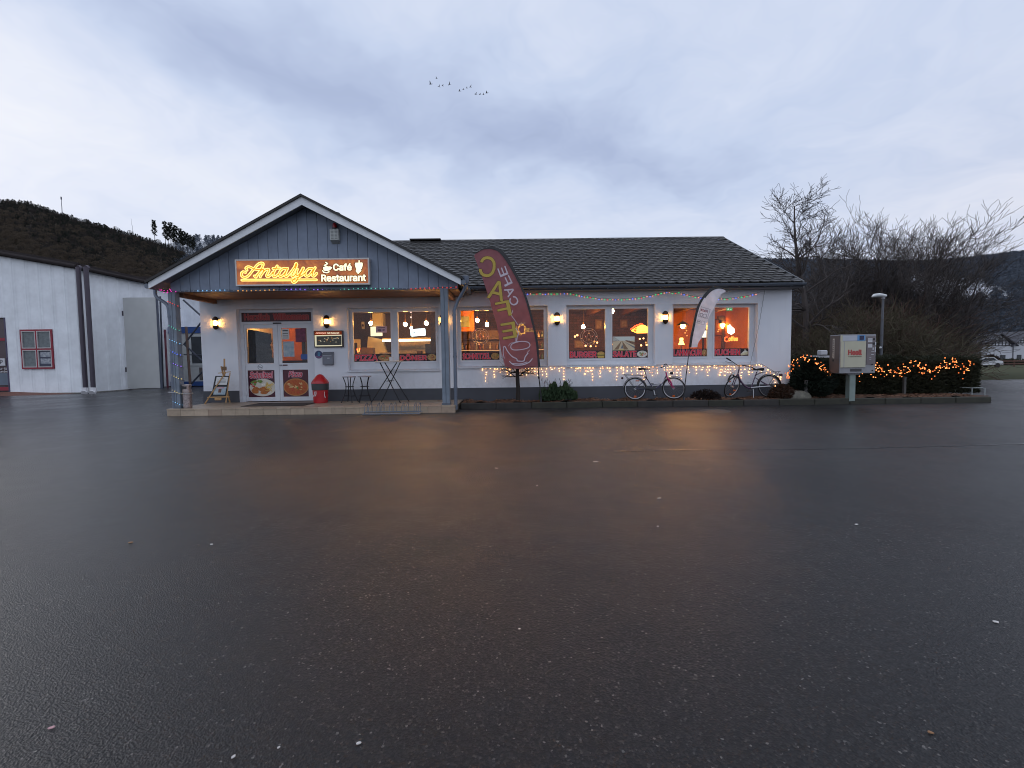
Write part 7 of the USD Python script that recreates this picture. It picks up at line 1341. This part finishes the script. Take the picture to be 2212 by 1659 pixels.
for i, (u, v0, v1) in enumerate(PN):
    b = at(u, v1, 616.); hgt = at(u, v0, 616.)[2]-b[2]; lb = 'lone tall dark pine on the left hill ridge, apart from the row' if i == 0 else ORD[i-1]+' pine from the left in the row of tall pines on the ridge'; k = i % 3
    if k not in proto:
        t = proto[k] = thing('pine_tree', lb, 'pine tree', b, group='row of pines on the ridge' if i else None); m, c = pine_tree(i+2, hgt); ph[k] = hgt; put(t, 'trunk', m, BARK, local=True); put(t, 'crown', c, CON, local=True)
    else:
        t = copy(proto[k], b, R.uniform(0, 6), lb, 'row of pines on the ridge', scale=hgt/ph[k])
b = at(134.5, 462, 616.); t = thing('radio_mast', 'thin radio mast on the left hill ridge', 'mast', b); tp = at(132, 426, 616.); put(t, 'mast_pole', MB().tube([b-[0, 0, 3], tp], [.45, .30], 6), M('mast_steel', (.10, .10, .12), .5, var=0)); put(t, 'antenna', MB().cyl(tp-[0, 0, 3], tp+[0, 0, .5], .75, n=8), M('mast_steel', (.10, .10, .12), .5, var=0))
b = at(289, 512, 616.); t = thing('dead_trunk', 'thin bare trunk leaning on the left hill ridge', 'dead tree', b); put(t, 'trunk', MB().tube([b, at(283, 472, 616.)], [.28, .08], 5), BARKG)

# ---------------------------------------------------------------- bare trees and thicket on the right
BT = M('bare_twigs', (.055, .045, .042), .9, var=.25, scale=3)
def bare_tree(name, lb, u, Y, stems, seed, h, spread, depth=5, up=.16, limb=.34, grp=None, r0=.20):
    rr = random.Random(seed); b = np.array([at(u, 770, Y)[0], Y, -.05]); t = thing(name, lb, 'tree', b, group=grp); tr, cr = MB(), MB()
    for k in range(stems):
        a = 6.283*k/stems+rr.uniform(-.4, .4); lean = spread*rr.uniform(.35, 1) if stems > 1 else .03
        d = np.array([math.sin(lean)*math.cos(a)*1.0, math.sin(lean)*math.sin(a)*.7, math.cos(lean)]); L_ = h*(.62 if stems > 1 else .95); P_ = [b+[rr.uniform(-.2, .2)*(stems > 1), rr.uniform(-.2, .2)*(stems > 1), 0]]; n_ = 10
        for i in range(n_): d = d+np.array([rr.gauss(0, .05), rr.gauss(0, .05), .03]); d /= np.linalg.norm(d); P_.append(P_[-1]+d*L_/n_)
        rs = np.linspace(r0, .03, n_+1)*(.8 if stems > 1 else 1.); tr.tube(P_, rs, 7)
        for i in range(2 if stems > 1 else 3, n_+1):
            for q in range(rr.choice((1, 1, 2)) if stems > 1 else 4):
                aa = rr.uniform(0, 6.283); o = rr.uniform(.45, 1.0) if stems > 1 else rr.uniform(.8, 1.25); x_ = np.cross(d, (math.cos(aa), math.sin(aa), .1)); x_ /= np.linalg.norm(x_); nd = d*math.cos(o)+x_*math.sin(o); sc_ = (1-.45*i/n_) if stems > 1 else (1.05-.55*i/n_)*(.55 if i < 3 else 1)
                branch(cr, P_[i], nd, h*limb*.60*sc_*rr.uniform(.7, 1.1), max(.014, rs[i]*.5), depth-2, rr, .80, up*.55, 4, .55, 2, 3, .009, 4)
    put(t, 'trunk', tr, BT, smooth=50); put(t, 'crown', cr, BT); return t
bare_tree('bare_tree', 'slender bare tree with a straight dark trunk, nearest to the right roof end', 1738, 24., 1, 3, 10.1, .1, 5, .05, .32)
bare_tree('bare_tree', 'small bare tree behind the right roof end, left of the slender one', 1690, 27., 3, 5, 8.8, .55, 5, .15, .4, r0=.11)
bare_tree('bare_tree', 'tall many stemmed bare tree spreading behind the street lamp', 1915, 28., 7, 11, 12.2, .70, 5, .18, .40)
bare_tree('bare_tree', 'bare tree left of the street lamp between the slender and the many stemmed tree', 1830, 30., 4, 17, 11.0, .55, 5, .18, .40)
bare_tree('bare_tree', 'bare tree leaning out to the right at the far right', 2030, 26., 5, 23, 9.0, .75, 5, .15, .38, r0=.12)
bare_tree('bare_tree', 'many stemmed bare tree right behind the vending machine', 1872, 31., 4, 41, 11.8, .55, 5, .18, .40)
bare_tree('bare_tree', 'many stemmed bare tree between the street lamp and the leaning tree', 1975, 29., 4, 43, 10.8, .65, 5, .18, .40)
def thicket_proto(seed, h=3.2):
    rr = random.Random(seed); m = MB()
    for k in range(16):
        a = rr.uniform(0, 6.283); o = rr.uniform(.05, 1.2); d = np.array([math.sin(o)*math.cos(a), math.sin(o)*math.sin(a), math.cos(o)]); branch(m, np.array([rr.uniform(-.7, .7), rr.uniform(-.5, .5), 0]), d, h*.36*rr.uniform(.7, 1.1), .022, 3, rr, 1.1, .02, 3, .65, 3, 4, .0058, 3)
    return m
pts, idx, scl = [], [], []
rr = random.Random(77)
for k in range(300):
    Y = rr.uniform(22.5, 37); u = rr.uniform(1690, 2000); top = np.interp(u, [1690, 1760, 1850, 1950, 2030, 2110], [640, 610, 590, 605, 720, 765])
    if u < 1760 and Y < 24.5: continue
    x = (u-CX)/F_PX*Y; hz_ = (EYE+(769-top)/F_PX*Y)*rr.uniform(.55, 1.)
    pts.append((x, Y, -.05)); idx.append(rr.randrange(4)); scl.append(max(.4, hz_/3.6))
instancer('thicket', [('bramble', thicket_proto(1), leaf_mat('thicket_brown', (0.111, 0.083, 0.060), (0.254, 0.188, 0.126), .9)), ('hazel', thicket_proto(2), leaf_mat('thicket_dark', (0.091, 0.080, 0.069), (0.206, 0.171, 0.135), .9)), ('blackthorn', thicket_proto(3), leaf_mat('thicket_red', (0.135, 0.083, 0.066), (0.276, 0.171, 0.135), .9)), ('elder', thicket_proto(4), leaf_mat('thicket_olive', (0.118, 0.104, 0.066), (0.237, 0.206, 0.126), .9))], pts, idx, scl, 'dense bare brown thicket behind the hedge and under the trees')
# far scrub and gardens between the thicket and the hill
pts, idx, scl = [], [], []
for k in range(900):
    Y = rr.uniform(112, 300); u = rr.uniform(1560, 2500); pts.append(((u-CX)/F_PX*Y, Y, float(HZ(0, Y))-.2+max(0, (Y-140)*.055))); idx.append(rr.randrange(2)); scl.append(rr.uniform(.35, .8))
instancer('valley_scrub', [('scrub', tuft_tree(11, 5.5, 110, 'round', 12), BRO), ('scrub_dark', tuft_tree(11, 5.5, 110, 'round', 13), BRD)], pts, idx, scl, 'brown scrub and bare orchards on the valley side behind the houses')
V = []; xs = np.linspace(-60, 900, 30); ys = np.linspace(108, 420, 12)
single('valley_slope', MB().add(np.array([(x, y, float(HZ(0, y))-.15+max(0, (y-140)*.055)) for y in ys for x in xs]), [(j*30+i, j*30+i+1, (j+1)*30+i+1, (j+1)*30+i) for j in range(11) for i in range(29)]), SOILH, 'brown valley slope rising behind the houses', kind='structure', smooth=True)

sp_ = [gz(u, v)[:2] for u, v in ((1330, 975), (1480, 972), (1640, 971), (1820, 969), (2000, 965), (2212, 959), (2500, 950))]
single('asphalt_seam', MB().poly(LineString(spline(sp_, 6)).buffer(.022), (0, 0, .001), (1, 0, 0), (0, 1, 0), .003), M('bitumen_seam', (.008, .008, .009), .3, var=.3, scale=20), 'dark bitumen seam running across the asphalt on the right', kind='structure')

# ---------------------------------------------------------------- birds and litter
BIRD = M('bird_hazed', (.24, .25, .29), .8, var=0); first = None  # grey lightened so the colour itself carries the haze
def zb(x, y): return (1340+x/9.217)/1.4755, (240+y/9.217)/1.4755
bl = ['leading dark bird, leftmost of the flock in the sky', 'faint bird highest in the flock', 'bird second from the left in the flock', 'dark bird of the close pair near the head of the flock', 'pale bird right of the close pair', 'first bird of the middle group of the flock', 'second bird of the middle group of the flock', 'third bird of the middle group of the flock', 'last bird of the middle group of the flock', 'first bird of the lowest group of the flock', 'second bird of the lowest group of the flock', 'third bird of the lowest group of the flock', 'last bird at the right end of the flock']
for i, (x, y) in enumerate([(295, 260), (470, 95), (545, 335), (650, 310), (850, 270), (1145, 465), (1255, 425), (1360, 375), (1470, 345), (1620, 560), (1740, 565), (1845, 570), (1945, 520)]):
    p = at(*zb(x, y), 150.)
    if first is None:
        first = thing('flying_bird', bl[i], 'bird', p, group='flock of birds in the sky')
        put(first, 'body', MB().tube([(-.45, 0, -.05), (-.2, 0, 0), (.15, 0, .02), (.55, 0, .06), (.8, 0, .05)], [.02, .10, .12, .05, .02], 6), BIRD, local=True)
        for s in (-1, 1): put(first, 'wing', MB().add(np.array([(.22, s*.08, .04), (-.22, s*.08, .02), (-.14, s*.55, .34), (.12, s*.55, .36), (-.12, s*1.0, .45), (.0, s*1.02, .46)])+0, [(0, 1, 2, 3), (3, 2, 4, 5)]).add(np.array([(.22, s*.08, .03), (-.22, s*.08, .01), (-.14, s*.55, .33), (.12, s*.55, .35), (-.12, s*1.0, .44), (.0, s*1.02, .45)]), [(3, 2, 1, 0), (5, 4, 2, 3)]), BIRD, local=True)
    else: copy(first, p, R.uniform(-.4, .4)+math.pi*.12, bl[i], tilt=R.uniform(-.3, .3), scale=R.uniform(.6, .9))
LIT = [M('litter_white', (.60, .58, .56), .7, var=0), M('litter_tan', (.30, .16, .08), .8, var=0), M('litter_pink', (.55, .32, .34), .7, var=0)]
for (u, v, s, a, mi, nm, lb) in ((775, 1608, .0095, .3, 0, 'paper_scrap', 'small white paper scrap nearest the camera left of centre'), (505, 1637, .009, 1., 0, 'paper_scrap', 'curled pale scrap at the bottom edge left of centre'), (602, 1617, .006, .6, 0, 'paper_scrap', 'tiny pale scrap between the two nearest scraps'), (112, 1574, .012, .5, 2, 'paper_scrap', 'pinkish scrap at the lower left'), (282, 1173, .022, .2, 1, 'fallen_leaf', 'brown leaf on the asphalt at the left'),
                    (1286, 998, .042, .05, 0, 'paper_strip', 'thin pale strip on the asphalt right of the tall banner'), (1424, 1077, .028, .2, 0, 'paper_strip', 'short white strip on the asphalt below the first bicycle'), (1072, 1012, .026, -.4, 0, 'paper_strip', 'short pale strip on the asphalt below the tall banner'), (1850, 1134, .018, .2, 0, 'paper_scrap', 'small white scrap on the asphalt at the right'), (2151, 1345, .018, -.4, 0, 'pale_leaf', 'pale leaf on the asphalt at the far right'), (1421, 1138, .010, .1, 0, 'paper_scrap', 'white dot of paper below the short strip'), (1122, 1360, .007, 0, 0, 'paper_scrap', 'tiny white scrap in the middle of the asphalt'), (1160, 1050, .012, 0, 0, 'paper_scrap', 'tiny white scrap on the asphalt right of the short strip'), (457, 1177, .013, 0, 0, 'paper_scrap', 'small pale scrap on the asphalt left of centre'), (2010, 1585, .011, -.5, 1, 'fallen_leaf', 'dark leaf at the lower right')):
    p = gz(u, v); g_ = affinity.rotate(blob(0, 0, s, s*(.16 if 'strip' in nm else .5), 8), math.degrees(a))
    single(nm, MB().poly(g_, (p[0], p[1], .003), (1, 0, 0), (0, 1, 0), .004), LIT[mi], lb, 'litter' if 'leaf' not in nm else 'leaf')
